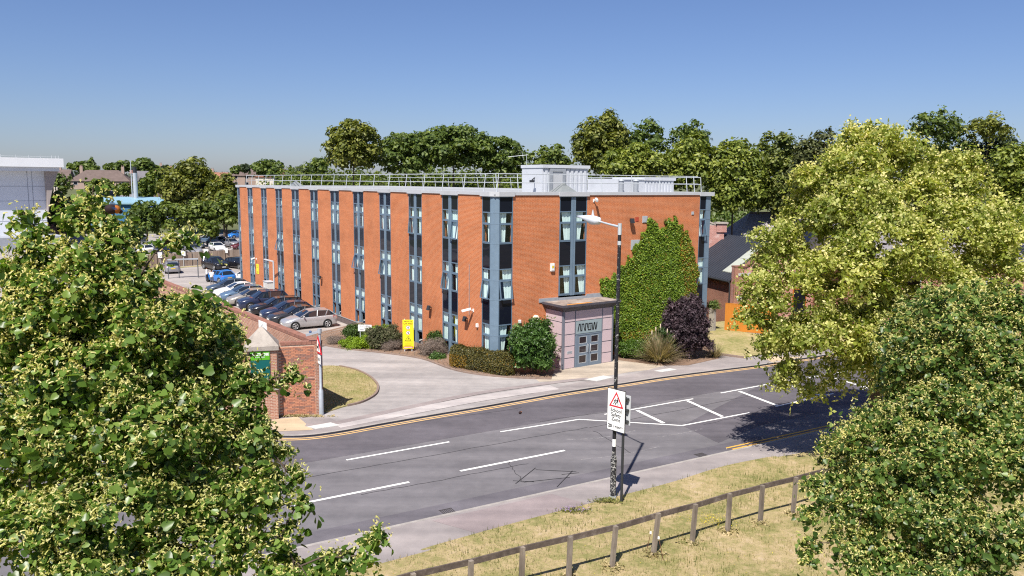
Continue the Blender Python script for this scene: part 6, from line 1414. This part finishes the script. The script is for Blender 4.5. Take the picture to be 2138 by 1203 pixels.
MATS = {
 'olive': tones('leaf_olive', (.055, .072, .012), (.145, .17, .028), (.27, .275, .06)),
 'deep': tones('leaf_deep', (.034, .062, .013), (.10, .15, .03), (.19, .24, .06)),
 'mid': tones('leaf_mid', (.042, .072, .013), (.115, .16, .028), (.21, .255, .055)),
 'lime': tones('leaf_lime', (.075, .11, .014), (.18, .225, .034), (.34, .37, .085)),
 'limed': tones('leaf_lime_deep', (.05, .078, .015), (.13, .165, .032), (.26, .28, .08)),
 'greyg': tones('leaf_grey_green', (.040, .050, .018), (.085, .10, .034), (.17, .18, .07)),
 'dark': tones('leaf_blue_dark', (.015, .028, .012), (.034, .055, .024), (.065, .09, .04)),
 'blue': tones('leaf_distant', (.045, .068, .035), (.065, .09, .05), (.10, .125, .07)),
}
def in_view(P):
    q = P - np.array([0, 0, CAM_Z]); f = np.array(fw); d = q @ f
    u = q @ np.array(rt) / d * FOC + 1069; v = 601.5 - q @ np.array(upv) / d * FOC
    return (u > -40) & (u < 2180) & (v > -40) & (v < 1240) & (d > 0), d

# ---- near lime tree at the left
def near_lime(label, blobs, base, r0, seed, size, per_m2, per, clump_r, lm, nbr, bsize, n_single=0, twigs=3):
    g = np.random.default_rng(seed); t_ = thing('lime_tree', label, 'tree', base)
    branch_mesh('tree', base, blobs, r0, g, twigs, mat=m_bark_t, parent=t_)
    C, O = clumps(blobs, per_m2, clump_r, g, inner=.42); P, N, idx = leaves_in(C, O, per, clump_r, g, flat=.7, droop=.45, jitter=.6, up=.5)
    sz = size * np.clip(g.normal(1, .28, len(P)), .45, 1.7); rnd = g.uniform(0, 1, len(P)) ** 1.3; spin = g.uniform(0, 2 * pi, len(P))
    keep = np.ones(len(P), bool)
    if n_single:
        vis, d = in_view(P); score = np.where(vis, sz / d, 0); pick = np.argsort(-score)[:n_single]; keep[pick] = False
        tones_ = []
        for k, v in enumerate((.15, .45, .75)):
            tones_.append(scatter_mesh('leaf', np.zeros((1, 3)), np.array([[0, 0, 1.]]), np.array([1.]), 'lime', lm, np.array([v]), np.array([0.])))
        X, Y, Z = frames(N[pick], spin[pick])
        for j, i in enumerate(pick):
            o = bpy.data.objects.new('leaf', tones_[min(2, int(rnd[i] * 3))]); COL.objects.link(o); o.parent = t_
            s = sz[i]; p = P[i] - np.array(base); o.matrix_local = Matrix(((X[j][0] * s, Y[j][0] * s, Z[j][0] * s, p[0]), (X[j][1] * s, Y[j][1] * s, Z[j][1] * s, p[1]), (X[j][2] * s, Y[j][2] * s, Z[j][2] * s, p[2]), (0, 0, 0, 1)))
    me = scatter_mesh('crown', P[keep] - np.array(base), N[keep], sz[keep], 'lime', lm, rnd[keep], spin[keep]); o = link('crown', me, t_)
    if n_single: o['kind'] = 'stuff'
    # pale bracts with flower tufts hanging among the outer leaves
    nc = nbr // 4; vis_, d_ = in_view(P); w_ = np.where(O[idx][:, 2] > -.45, 1., .25); w_ /= w_.sum()
    sel = np.repeat(g.choice(len(P), nc, replace=True, p=w_), 4); nb = len(sel); B_ = P[sel] + g.normal(size=(nb, 3)) * bsize * .8 + np.array([0, 0, size * .35])
    NB = g.normal(size=(nb, 3)) * .8 + np.array([-.1, -.35, .6]); me = scatter_mesh('blossom', B_ - np.array(base), NB, bsize * g.uniform(.6, 1.3, nb), 'bract', m_bract, g.uniform(0, 1, nb)); o = link('blossom', me, t_); o['kind'] = 'stuff'
LTX = [(x, y, z, max(rx * .45, rx - .07), max(ry * .45, ry - .07), max(rz * .45, rz - .07)) for x, y, z, rx, ry, rz in LT] + [(-3.35, 7.4, 9.5, .85, .8, .75), (-2.78, 7.0, 8.75, .65, .65, .55), (-4.1, 6.8, 9.3, .9, .9, .8), (-3.4, 6.6, 10.0, .42, .4, .32), (-3.7, 6.4, 9.8, .4, .4, .35), (-3.1, 6.7, 9.75, .45, .45, .4)]
near_lime('flowering lime tree with large leaves filling the left foreground', LTX, (-3.45, 6.8, 0), .17, 3, .055, 40, 21, .10, m_l_near, 70000, .034, 300, 3)
near_lime('darker flowering lime tree filling the lower right foreground', [(x, y, z, max(rx * .5, rx - .1), max(ry * .5, ry - .1), max(rz * .5, rz - .1)) for x, y, z, rx, ry, rz in RN] + [(7.2, 12.5, 8.2, 1.3, 1.3, 1.6), (6.2, 12.2, 6.6, 1.2, 1.2, 1.3)], (7.2, 12.3, 0), .2, 5, .066, 21, 25, .17, m_l_right, 52000, .044, 0, 2)

# ---- big bright lime beyond the road edge
def spray_tree(label, blobs, base, r0, seed, size, lai, mat, bract=0, kind='spray', twigs=1, cat='tree', name='lime_tree', clump_r=.5, inner=.5, group=None, flat=.55, jit=.7, outw=.5):
    g = np.random.default_rng(seed); t_ = thing(name, label, cat, base, group)
    branch_mesh('tree', base, blobs, r0, g, twigs, mat=m_bark_t, parent=t_)
    C, O = clumps(blobs, 1.1 / clump_r ** 2 * .55, clump_r, g, inner=inner)
    area = sum(4 * pi * ((b[3] + b[4] + b[5]) / 3) ** 2 for b in blobs); la = (.41 if kind == 'spray' else .32) * size * size
    per = max(4, int(area * lai / la / len(C)))
    P, N, idx = leaves_in(C, O, per, clump_r, g, flat=flat, droop=.3, jitter=jit, up=.5, outw=outw)
    ctone = g.uniform(-.18, .18, len(C))[idx]
    me = scatter_mesh('crown', P - np.array(base), N, size * g.uniform(.55, 1.35, len(P)), kind, mat, np.clip(g.uniform(0, 1, len(P)) ** .95 + ctone, 0, 1)); link('crown', me, t_)
    if bract:
        sel = g.choice(len(P), bract); me = scatter_mesh('blossom', P[sel] - np.array(base) + g.normal(size=(bract, 3)) * .1 + np.array([0, -.05, .1]), g.normal(size=(bract, 3)) * .7 + np.array([0, -.4, .7]), size * .5 * g.uniform(.5, 1.2, bract), 'card', m_bract, g.uniform(0, 1, bract)); o = link('blossom', me, t_); o['kind'] = 'stuff'
    return t_
spray_tree('big bright yellow green lime tree on the verge at the right', [(x, y, z, max(rx * .5, rx - .22), max(ry * .5, ry - .22), max(rz * .5, rz - .22)) for x, y, z, rx, ry, rz in RL], (15.6, 33.2, 0), .34, 11, .26, 1.9, m_l_big, 40000, clump_r=.48, twigs=2, inner=.62)

# ---- trees behind and around the office
def crown(kind, x, y, z, rx, rz, g):
    b = []; ry = rx * .9
    if kind == 'conifer':
        for i in range(6):
            t = i / 5; b.append((x, y, z - rz + 2 * rz * t, rx * (1 - t) + .3, rx * (1 - t) + .3, rz * .28))
        return b
    n = {'round_crowned': 22, 'spreading': 24, 'bushy': 12, 'tall': 22, 'loose': 16, 'lime': 24}[kind]
    core = {'spreading': .45, 'loose': .35}.get(kind, .62)
    b.append((x, y, z - .1 * rz, rx * core, ry * core, rz * core))
    for i in range(n):
        # even spread over the visible shell, sized and jittered
        t = (i + .5) / n; el = math.asin(1 - 1.75 * t); az = i * 2.39996 + g.uniform(-.3, .3); k = g.uniform(.62, .84); s = g.uniform(.22, .36)
        if kind == 'spreading': s *= 1.0
        if kind == 'loose': k = g.uniform(.55, .95); s = g.uniform(.16, .28)
        q = rz * (.55 if kind == 'spreading' else .85)
        b.append((x + rx * k * cos(el) * cos(az), y + ry * k * cos(el) * sin(az), z + rz * k * sin(el), rx * s, rx * s * .9, min(q, max(rx, rz)) * s * (.75 if kind in ('spreading',) else .95)))
    return b
for i, (kind, tone, lab, x, y, z, rx, rz) in enumerate(BG):
    g = np.random.default_rng(100 + i); bl_ = crown(kind, x, y, z, rx, rz, g); s = max(.3, .0046 * y)
    gz_ = hill(x, y); spray_tree(lab, bl_, (x, y, gz_), max(.2, rx * .06), 200 + i, s, 1.9 if kind != 'loose' else 1.6, MATS[tone], 0, 'card', 0, name={'lime': 'lime_tree', 'conifer': 'conifer_tree'}.get(kind, 'broadleaf_tree'), clump_r=max(.55, rx * .13), inner=.55, group=None, jit=.5, outw=.9)
# far wood edge reading as one mass
g = np.random.default_rng(900); wb = []
for k in range(46): xx = -190 + k * 9.5 + g.uniform(-3, 3); yy = 380 + g.uniform(-25, 25); wb.append((xx, yy, hill(xx, yy) + 3, g.uniform(4, 7), 4, g.uniform(2.5, 4.5)))
C, O = clumps(wb, .12, 1.5, g); P, N, idx = leaves_in(C, O, 10, 1.6, g)
o = link('distant_wood', scatter_mesh('distant_wood', P, N, g.uniform(1.0, 2.2, len(P)), 'card', MATS['blue'], g.uniform(0, 1, len(P)))); tag(o, 'low distant woodland along the horizon', 'woodland', kind='stuff')
wb = []
for k in range(60):
    yy = 138 + g.uniform(-4, 12); xx = (590 + k * 11 - 1069) / 1664 * yy; wb.append((xx, yy, 7.6 + g.uniform(-1.2, 1.2), g.uniform(3, 4.5), 3, g.uniform(5, 6.5)))
C, O = clumps(wb, .25, 1.0, g); P, N, idx = leaves_in(C, O, 12, 1.0, g)
o = link('tree_belt', scatter_mesh('tree_belt', P, N, g.uniform(.4, .8, len(P)), 'card', MATS['mid'], g.uniform(0, 1, len(P)))); tag(o, 'continuous green undergrowth below the tree crowns behind the office roof', 'woodland', kind='stuff')
wb = []
for k in range(40): xx = 20 + k * 3.2 + g.uniform(-2, 2); yy = 100 + g.uniform(-10, 20); wb.append((xx, yy, 4, g.uniform(3, 5), 3.5, g.uniform(4, 6)))
C, O = clumps(wb, .25, 1.0, g); P, N, idx = leaves_in(C, O, 12, 1.0, g)
o = link('tree_belt', scatter_mesh('tree_belt', P, N, g.uniform(.4, .8, len(P)), 'card', MATS['deep'], g.uniform(0, 1, len(P)))); tag(o, 'dark continuous tree belt behind the lime trees at the right', 'woodland', kind='stuff')

# ------------------------------------------------------------------ shrubs, hedges, ivy, grasses
def shrub(name, label, cat, c, r, mat, size, lai=3, kind='card', seed=1, n=9, stems=True, up=.5, clump_r=.22, flat=.7, droop=.3, k0=.45, group=None, wild=0):
    g = np.random.default_rng(seed); x, y, z = c; rx, ry, rz = r; q0 = .5 if wild else .7; b = [(x, y, z + rz * .85, rx * q0, ry * q0, rz * q0)]
    for i in range(n):
        t = (i + .5) / n; el = math.asin(1 - 1.6 * t); az = i * 2.39996; k = g.uniform(.5, .72); s = g.uniform(.32, .5); b.append((x + rx * k * cos(el) * cos(az), y + ry * k * cos(el) * sin(az), z + rz * .95 + rz * k * sin(el), rx * s, ry * s, rz * s))
    for i in range(wild):
        a = g.uniform(0, 2 * pi); el = g.uniform(-.5, 1.4); k = g.uniform(.75, 1.28); e0 = (x + rx * k * cos(el) * cos(a), y + ry * k * cos(el) * sin(a), z + rz * (.95 + k * sin(el)))
        for t in (.72, .88, 1.0): b.append((x + (e0[0] - x) * t, y + (e0[1] - y) * t, z + rz * .9 + (e0[2] - z - rz * .9) * t, rx * .22 * (1.25 - t * .8), ry * .24 * (1.25 - t * .8), rz * .2 * (1.25 - t * .7)))
    t_ = thing(name, label, cat, (x, y, z), group)
    st_ = MB()
    for q in range(7): a = q * .9; st_.tube([(x + .1 * cos(a), y + .1 * sin(a), z - .05), (x + rx * .4 * cos(a), y + ry * .4 * sin(a), z + rz * .9), (x + rx * .6 * cos(a), y + ry * .6 * sin(a), z + rz * 1.5)], [.03, .02, .006], 5)
    obj('stem', st_, m_bark_t, t_)
    C, O = clumps(b, 1.1 / clump_r ** 2 * .5, clump_r, g, inner=k0, up_bias=.1); C[:, 2] = np.maximum(C[:, 2], z + .06)
    area = sum(4 * pi * ((q[3] + q[4] + q[5]) / 3) ** 2 for q in b); la = {'spray': .41, 'card': .32, 'lime': .8, 'twig': .12, 'blade': .09}[kind] * size * size
    per = max(3, int(area * lai / la / len(C))); P, N, idx = leaves_in(C, O, per, clump_r, g, flat=flat, droop=droop, up=up); P[:, 2] = np.maximum(P[:, 2], z + .02)
    link('foliage', scatter_mesh('foliage', P - np.array(c), N, size * g.uniform(.6, 1.35, len(P)), kind, mat, np.clip(g.uniform(0, 1, len(P)), 0, 1)), t_)
    return t_
m_round = tones('leaf_clipped', (.022, .045, .010), (.05, .095, .016), (.09, .15, .03), .25); m_ygreen = tones('leaf_yellow_green', (.10, .17, .008), (.20, .31, .014), (.34, .46, .04), .35)
m_mixed = tones('leaf_dull', (.045, .055, .022), (.09, .10, .045), (.16, .14, .09), .2, .8); m_dead = tones('dry_twig', (.12, .09, .075), (.21, .165, .145), (.31, .25, .23), .1, .9)
m_hedge = tones('hedge_leaf', (.045, .040, .012), (.085, .085, .022), (.15, .12, .03), .25); m_hedge_o = tones('hedge_orange_leaf', (.12, .075, .008), (.24, .14, .015), (.36, .22, .03), .3)
m_laurel = tones('laurel_leaf', (.028, .062, .012), (.065, .135, .026), (.16, .26, .08), .35, .34); m_purple = tones('purple_leaf', (.022, .013, .018), (.055, .034, .045), (.13, .085, .105), .2, .55)
m_pampas = tones('pampas_blade', (.16, .17, .06), (.36, .28, .17), (.58, .46, .33), .3, .8); m_ivy = tones('ivy_leaf', (.065, .125, .012), (.175, .275, .026), (.33, .43, .06), .38, .45); m_ivy_y = tones('ivy_leaf_yellow', (.20, .21, .02), (.32, .24, .03), (.42, .17, .04), .35)
shrub('round_shrub', 'round clipped dark green shrub left of the white parking sign', 'shrub', (-11.0, 55.6, .08), (.95, .85, .62), m_round, .085, 3.2, seed=2, clump_r=.16, k0=.7)
shrub('lavender_shrub', 'small greyish dry lavender shrub at the drive corner of the bed', 'shrub', (-12.2, 54.4, .08), (.62, .5, .28), m_dead, .15, 3.5, 'twig', seed=3, up=1.2)
shrub('golden_shrub', 'bright yellow green low spreading shrub beside the drive kerb', 'shrub', (-10.2, 53.15, .08), (1.35, .75, .36), m_ygreen, .075, 3.4, seed=4, clump_r=.18, k0=.65)
shrub('golden_shrub', 'bright yellow green low shrub behind the white parking sign', 'shrub', (-9.6, 55.5, .08), (1.5, .7, .55), m_ygreen, .08, 3, seed=5, clump_r=.18, k0=.6)
shrub('mixed_shrub', 'large brownish green straggly shrub left of the yellow sign', 'shrub', (-8.6, 53.2, .08), (1.3, .95, .72), m_mixed, .10, 3.0, 'spray', seed=6, clump_r=.22, wild=16)
shrub('dry_shrub', 'grey leafless twiggy shrub in front of the brownish green one', 'shrub', (-8.0, 52.5, .08), (.7, .5, .42), m_dead, .18, 3, 'twig', seed=16, up=1.2)
shrub('dry_shrub', 'large grey leafless twiggy shrub right of the yellow sign', 'shrub', (-5.1, 51.0, .08), (1.05, .8, .55), m_dead, .22, 3.4, 'twig', seed=7, up=1.3)
shrub('green_shrub', 'small green shrub behind the large twiggy one by the wall', 'shrub', (-5.0, 51.9, .08), (.75, .6, .72), m_round, .09, 3, seed=8, clump_r=.18)
shrub('ground_cover', 'low green leafy plant at the kerb below the twiggy shrub', 'plant', (-4.8, 49.95, .08), (.55, .3, .14), m_laurel, .10, 3, 'spray', seed=9)
shrub('laurel_shrub', 'tall glossy dark green leafy shrub at the left of the porch', 'shrub', (1.3, 45.95, .08), (1.32, .85, 1.62), m_laurel, .19, 2.6, 'spray', seed=10, n=14, clump_r=.22, k0=.5, flat=.8, wild=26)
shrub('evergreen_hedge', 'clipped bright green hedge right of the porch', 'hedge', (7.9, 50.7, .1), (.95, .75, .62), tones('box_leaf', (.035, .070, .010), (.075, .14, .018), (.15, .24, .04), .3, .35), .085, 3.2, seed=12, n=14, clump_r=.16, k0=.75)
shrub('purple_shrub', 'dark purple leaved smoke bush in front of the ivy clad wall', 'shrub', (11.3, 50.7, .1), (1.38, 1.05, 1.95), m_purple, .15, 2.3, 'spray', seed=13, n=16, clump_r=.24, k0=.5, wild=34)
shrub('green_shrub', 'dark green leafy shrub between the pampas grass and the purple bush', 'shrub', (9.9, 50.3, .1), (.8, .6, .98), tones('viburnum_leaf', (.02, .045, .012), (.045, .085, .02), (.09, .14, .04), .3), .14, 3, 'spray', seed=14, n=10, wild=10)
shrub('climber_sprig', 'small green plant on top of the narrow grey fence panel', 'plant', (14.9, 58.3, 2.2), (.35, .3, .25), MATS['deep'], .12, 3, 'spray', seed=15)
# hedge: rounded box, brown on top with an orange left end
g = np.random.default_rng(40); hx0, hy0, hx1, hy1 = -3.75, 48.1, .15, 45.45
n = 15000; u = g.uniform(0, 1, n); prof_ = g.uniform(0, pi, n); sh_ = .96 + .05 * g.normal(size=n); wv = 1 + .05 * np.sin(u * 17)
endf = np.clip(np.minimum(u, 1 - u) / .10, 0, 1) ** .5
cx_ = hx0 + (hx1 - hx0) * u; cy_ = hy0 + (hy1 - hy0) * u; dd = np.array([hx1 - hx0, hy1 - hy0]); dd /= np.linalg.norm(dd); nn = np.array([-dd[1], dd[0]])
off_ = np.sign(np.cos(prof_)) * np.abs(np.cos(prof_)) ** .6 * .50 * endf * sh_ * wv; zz = .1 + np.abs(np.sin(prof_)) ** .6 * 1.28 * (.7 + .3 * endf) * sh_ * wv
P = np.stack([cx_ + nn[0] * off_, cy_ + nn[1] * off_, zz], 1); N = np.stack([nn[0] * np.cos(prof_), nn[1] * np.cos(prof_), np.sin(prof_)], 1) + g.normal(size=(n, 3)) * .55
orange = ((u < .34) & (zz < .95) & (g.uniform(0, 1, n) < .62)) | (g.uniform(0, 1, n) < .04)
hd = thing('clipped_hedge', 'long rounded clipped hedge turning brown with orange leaves at its left end', 'hedge', ((hx0 + hx1) / 2, (hy0 + hy1) / 2, .1))
link('foliage', scatter_mesh('foliage', P - np.array(hd.location), N, g.uniform(.06, .12, n), 'card', [m_hedge, m_hedge_o], g.uniform(0, 1, n), midx=orange.astype(int)), hd)
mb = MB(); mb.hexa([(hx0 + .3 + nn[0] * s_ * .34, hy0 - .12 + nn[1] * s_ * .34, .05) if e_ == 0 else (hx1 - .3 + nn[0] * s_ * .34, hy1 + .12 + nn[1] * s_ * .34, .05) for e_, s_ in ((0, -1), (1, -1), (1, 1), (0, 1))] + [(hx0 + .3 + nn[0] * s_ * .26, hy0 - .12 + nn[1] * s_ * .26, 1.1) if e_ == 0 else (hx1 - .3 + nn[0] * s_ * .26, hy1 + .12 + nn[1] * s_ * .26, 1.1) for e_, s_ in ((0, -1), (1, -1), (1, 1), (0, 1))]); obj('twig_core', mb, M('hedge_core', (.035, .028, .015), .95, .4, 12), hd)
# ivy on the front wall, measured outline in wall coordinates
ivy_poly = [(8.02, .3), (7.85, 2.6), (7.88, 4.6), (8.2, 5.3), (8.6, 5.05), (9.3, 5.7), (10.0, 6.2), (10.4, 6.75), (10.85, 7.7), (11.2, 7.5), (11.5, 8.3), (11.95, 9.05), (12.3, 8.45), (12.6, 8.6), (12.87, 8.15), (13.25, 9.1), (13.6, 8.75), (14.1, 9.2), (14.5, 8.6), (14.9, 8.2), (15.3, 7.75), (15.6, 7.15), (16.0, 6.2), (16.4, 5.0), (16.42, .5)]
def inside(a, z, poly):
    r_ = np.zeros(len(a), bool); j = len(poly) - 1
    for i in range(len(poly)):
        xi, yi = poly[i]; xj, yj = poly[j]; r_ ^= ((yi > z) != (yj > z)) & (a < (xj - xi) * (z - yi) / (yj - yi + 1e-12) + xi); j = i
    return r_
g = np.random.default_rng(50); n = 95000; a = g.uniform(7.6, 16.6, n); z = g.uniform(.3, 9.3, n); wob = .16 * np.sin(a * 7 + z * 3) + .12 * np.sin(z * 9 - a * 4); ok = inside(a + wob, z + .14 * np.sin(a * 11), ivy_poly); a, z = a[ok], z[ok]; n = len(a)
lump = np.sin(a * 2.3 + 1.3 * np.sin(z * 1.7)) * np.sin(z * 2.9 + a) * .5 + .5
b_ = .05 + g.uniform(0, 1, n) ** 1.5 * (.10 + .10 * lump); ex, ey = FF.ex; nx_, ny_ = FF.n
P = np.stack([BC[0] + ex * a + nx_ * b_, BC[1] + ey * a + ny_ * b_, z], 1); N = np.array([nx_, ny_, .55])[None] + g.normal(size=(n, 3)) * .5
edge = (a > 15.2 - .25 * np.abs(z - 4)) & (g.uniform(0, 1, n) < .42) & (a > 14.6); low = (z < 1.6) & (g.uniform(0, 1, n) < .3); yel = edge | low | (g.uniform(0, 1, n) < .04)
iv = thing('wall_ivy', 'dense green ivy climbing the front wall right of the porch', 'ivy', (*FF.p(12, .1, 0)[:2], .1))
link('leaves', scatter_mesh('leaves', P - np.array(iv.location), N, g.uniform(.09, .17, n), 'card', [m_ivy, m_ivy_y], g.uniform(0, 1, n), midx=yel.astype(int)), iv)
mb = MB()
for k in range(9): a0 = 8.6 + k * .85; mb.tube([FF.p(a0, .03, .05), FF.p(a0 + .2 * sin(k), .03, 2.0), FF.p(a0 + .35 * sin(k * 2), .03, 4.5)], [.03, .02, .008], 5)
obj('stem', mb, m_bark_t, iv)
# pampas grass
def tussock(name, label, c, r, h, n, mat, seed, w=.05):
    g = np.random.default_rng(seed); az = g.uniform(0, 2 * pi, n); rr = r * g.uniform(0, .4, n); ln = h * g.uniform(.55, 1.2, n); tilt = g.uniform(.05, 1.0, n) ** 1.2
    P = np.stack([c[0] + rr * np.cos(az), c[1] + rr * np.sin(az), np.full(n, c[2])], 1); D = np.stack([np.cos(az) * np.sin(tilt), np.sin(az) * np.sin(tilt), np.cos(tilt)], 1)
    Nn = np.stack([-np.cos(az) * np.cos(tilt), -np.sin(az) * np.cos(tilt), np.sin(tilt)], 1)
    S_ = np.cross(D, Nn); k = 7; V = np.zeros((n, 8, 3)); ts = [0, .35, .7, 1.0]
    for i, t in enumerate(ts):
        p = P + D * (ln * t)[:, None] + np.array([0, 0, -1]) * (ln * .42 * t * t * np.sin(tilt))[:, None] + np.stack([np.cos(az), np.sin(az), 0 * az], 1) * (ln * .15 * t * t)[:, None]
        ww = w * (1 - t * .9) * .5; V[:, 2 * i] = p - S_ * ww; V[:, 2 * i + 1] = p + S_ * ww
    F = np.array([(0, 1, 3), (0, 3, 2), (2, 3, 5), (2, 5, 4), (4, 5, 7), (4, 7, 6)]); idx = (F[None] + (np.arange(n) * 8)[:, None, None]).reshape(-1)
    me = bpy.data.meshes.new('blades'); me.vertices.add(n * 8); me.vertices.foreach_set('co', (V - np.array(c)).astype(np.float32).reshape(-1)); me.loops.add(len(idx)); me.loops.foreach_set('vertex_index', idx.astype(np.int32)); me.polygons.add(n * 6); me.polygons.foreach_set('loop_start', (np.arange(n * 6) * 3).astype(np.int32)); me.materials.append(mat); me.update(calc_edges=True)
    at = me.attributes.new('rnd', 'FLOAT', 'FACE'); at.data.foreach_set('value', np.repeat(g.uniform(0, 1, n), 6).astype(np.float32))
    t_ = thing(name, label, 'ornamental grass', c); link('blades', me, t_); return t_
pt = tussock('pampas_grass', 'straw coloured pampas grass clump between the hedge and the purple bush', (9.35, 49.55, .1), .95, 1.75, 1500, m_pampas, 60, .045)
mb = MB()
for k, (dx, dy, h_) in enumerate(((.1, .3, 2.3), (-.4, .2, 1.9), (.5, .3, 2.0), (-.15, .4, 2.1), (.9, .2, 1.6), (1.3, .3, 2.6))): mb.tube([(9.35 + dx * .3, 49.6, .2), (9.35 + dx, 49.6 + dy, h_ - .4), (9.35 + dx * 1.1, 49.6 + dy, h_)], [.008, .008, .006], 4); mb.ball((9.35 + dx * 1.1, 49.6 + dy, h_), .06, 6, 5, (.7, .7, 2.8))
obj('plume', mb, M('plume', (.55, .45, .33), .9, .2, 9), pt)
tussock('ornamental_grass', 'thin straw coloured grass at the right foot of the purple bush', (13.3, 51.0, .1), .5, 1.0, 300, m_pampas, 61, .03)

# ------------------------------------------------------------------ verge grass, weeds and flowers
m_gr = tones('dry_grass_blade', (.20, .175, .07), (.40, .32, .165), (.60, .48, .30), .3, .9)
m_gg = tones('green_grass_blade', (.09, .11, .025), (.17, .18, .05), (.27, .25, .09), .3, .8)
g = np.random.default_rng(70); n = 90000
aa = g.uniform(-16, 26, n); bb = -1.2 - g.uniform(0, 1, n) ** .8 * 15
P = np.stack([FRD.O[0] + FRD.ex[0] * aa + FRD.n[0] * bb, FRD.O[1] + FRD.ex[1] * aa + FRD.n[1] * bb, np.full(n, NPZ + .01)], 1)
ed = np.array(npave_edge); eb = (ed - np.array(FRD.O)) @ np.array([[FRD.ex[0], FRD.n[0]], [FRD.ex[1], FRD.n[1]]]); lim = np.interp(aa, eb[:, 0], eb[:, 1]); vis, d = in_view(P)
pat = np.sin(P[:, 0] * 1.7 + np.sin(P[:, 1] * 1.1) * 2) * np.sin(P[:, 1] * 1.9 + P[:, 0] * .6) + .6 * g.normal(size=n)
k = (bb < lim + .04) & vis & (pat > -.5); P, pat, dl = P[k], pat[k], (lim - bb)[k]; n = len(P)
grn = ((pat > .55) | ((dl < .35) & (g.uniform(0, 1, n) < .5))).astype(int)
N = g.normal(size=(n, 3)) * .8; N[:, 2] = np.abs(N[:, 2]) * .25
# blades stand up: use spin so local y points upward
X, Y, Z = frames(N, np.zeros(n)); spin = np.zeros(n)
me = scatter_mesh('verge_grass', P, N, g.uniform(.05, .13, n) * (1 + .25 * grn), 'blade', [m_gr, m_gg], g.uniform(0, 1, n), spin, grn); o = link('verge_grass', me); tag(o, 'short parched grass tufts over the near verge', 'grass', kind='stuff')
g = np.random.default_rng(71); n = 11000; u = g.uniform(0, 1, (n, 2)); P = np.stack([-13.6 + u[:, 0] * 6.6, 37.6 + u[:, 1] * 10.2, np.full(n, PZ + .05)], 1)
isl_a = np.array(isl + [(-9.3, 37.9)]); k = inside(P[:, 0], P[:, 1], [tuple(p) for p in isl_a]); P = P[k]; n = len(P)
N = g.normal(size=(n, 3)); N[:, 2] = np.abs(N[:, 2]) * .2; o = link('island_grass', scatter_mesh('island_grass', P, N, g.uniform(.05, .11, n), 'blade', [m_gr, m_gg], g.uniform(0, 1, n), np.zeros(n), (g.uniform(0, 1, n) < .25).astype(int))); tag(o, 'parched grass on the rounded island behind the wall end', 'grass', kind='stuff')
def patch(name, label, cx_, cy_, rx, ry, n, size, mat, z, hgt, seed, kind='card'):
    g = np.random.default_rng(seed); P = np.stack([cx_ + g.normal(size=n) * rx * .5, cy_ + g.normal(size=n) * ry * .5, z + g.uniform(.3, 1, n) * hgt], 1)
    o = link(name, scatter_mesh(name, P, g.normal(size=(n, 3)) * .5 + np.array([0, 0, 1]), size * g.uniform(.6, 1.4, n), kind, mat, g.uniform(0, 1, n))); tag(o, label, 'flowers', kind='stuff')
m_yf = tones('yellow_petal', (.55, .42, .01), (.70, .56, .02), (.78, .66, .05), .3, .7); m_pf = tones('purple_petal', (.25, .15, .42), (.36, .24, .55), (.50, .38, .66), .3, .7)
patch('yellow_flowers', 'yellow wild flowers in the verge behind the fence', 6.75, 25.4, .8, .6, 260, .035, m_yf, .12, .12, 80)
patch('yellow_flowers', 'sparse yellow wild flowers in the lower verge grass', 3.2, 21.0, 7, 2.2, 160, .03, m_yf, .12, .1, 81)
patch('purple_flowers', 'small purple flowers at the pavement edge left of the lamp', 2.2, 26.15, .55, .25, 120, .045, m_pf, .12, .12, 82)
patch('green_weeds', 'green weeds at the foot of the street lamp', 3.45, 27.0, .5, .22, 260, .07, m_gg, .12, .08, 83, 'spray')
patch('green_weeds', 'green weeds among the purple flowers', 2.25, 26.15, .6, .25, 220, .07, m_gg, .11, .06, 84, 'spray')
patch('white_flowers', 'tiny white flowers along the shaded verge edge', 12.5, 32.3, 2.5, .6, 140, .03, tones('white_petal', (.6, .6, .58), (.7, .7, .66), (.75, .75, .7), .2, .8), .12, .08, 85)
g = np.random.default_rng(200); n = 46 * len(fp); P = np.repeat(np.array(fp), 46, 0) + g.normal(size=(n, 2)) * .14; P = np.concatenate([P, NPZ + .02 + g.uniform(0, .07, (n, 1))], 1)
o = link('post_grass', scatter_mesh('post_grass', P, g.normal(size=(n, 3)) * .5 + np.array([0, 0, 1]), .13 * g.uniform(.6, 1.4, n), 'spray', m_gr, g.uniform(0, 1, n))); tag(o, 'longer dry grass round the feet of the fence posts', 'grass', kind='stuff')
patch('dry_weeds', 'dry straw coloured weeds along the foot of the brick wall', -10.4, 37.1, 1.5, .16, 500, .10, m_gr, .08, .05, 86, 'spray')
g = np.random.default_rng(90); n = 1800; u = g.uniform(0, 1, (n, 2)); bi = np.array(bed); ii = (u[:, 0] * (len(bed) - 1)).astype(int); P = np.concatenate([bi[ii] + (np.array(inner)[ii] - bi[ii]) * (u[:, 1:2] * .5), np.full((n, 1), .12)], 1)
o = link('bed_litter', scatter_mesh('bed_litter', P, g.normal(size=(n, 3)) * .4 + np.array([0, 0, 1]), g.uniform(.04, .1, n), 'card', m_dead, g.uniform(0, 1, n))); tag(o, 'dry leaf litter in the planting bed', 'leaf litter', kind='stuff')
# bees
d_ = px_dir(232, 437); bee(tuple(Vector((0, 0, CAM_Z)) + d_ * 1.05), 'bumblebee hovering close to the top of the left lime tree', .6)
d_ = px_dir(1086, 862); bee(tuple(Vector((0, 0, CAM_Z)) + d_ * 3.4), 'bumblebee in flight seen against the dark tarmac', 1.2)
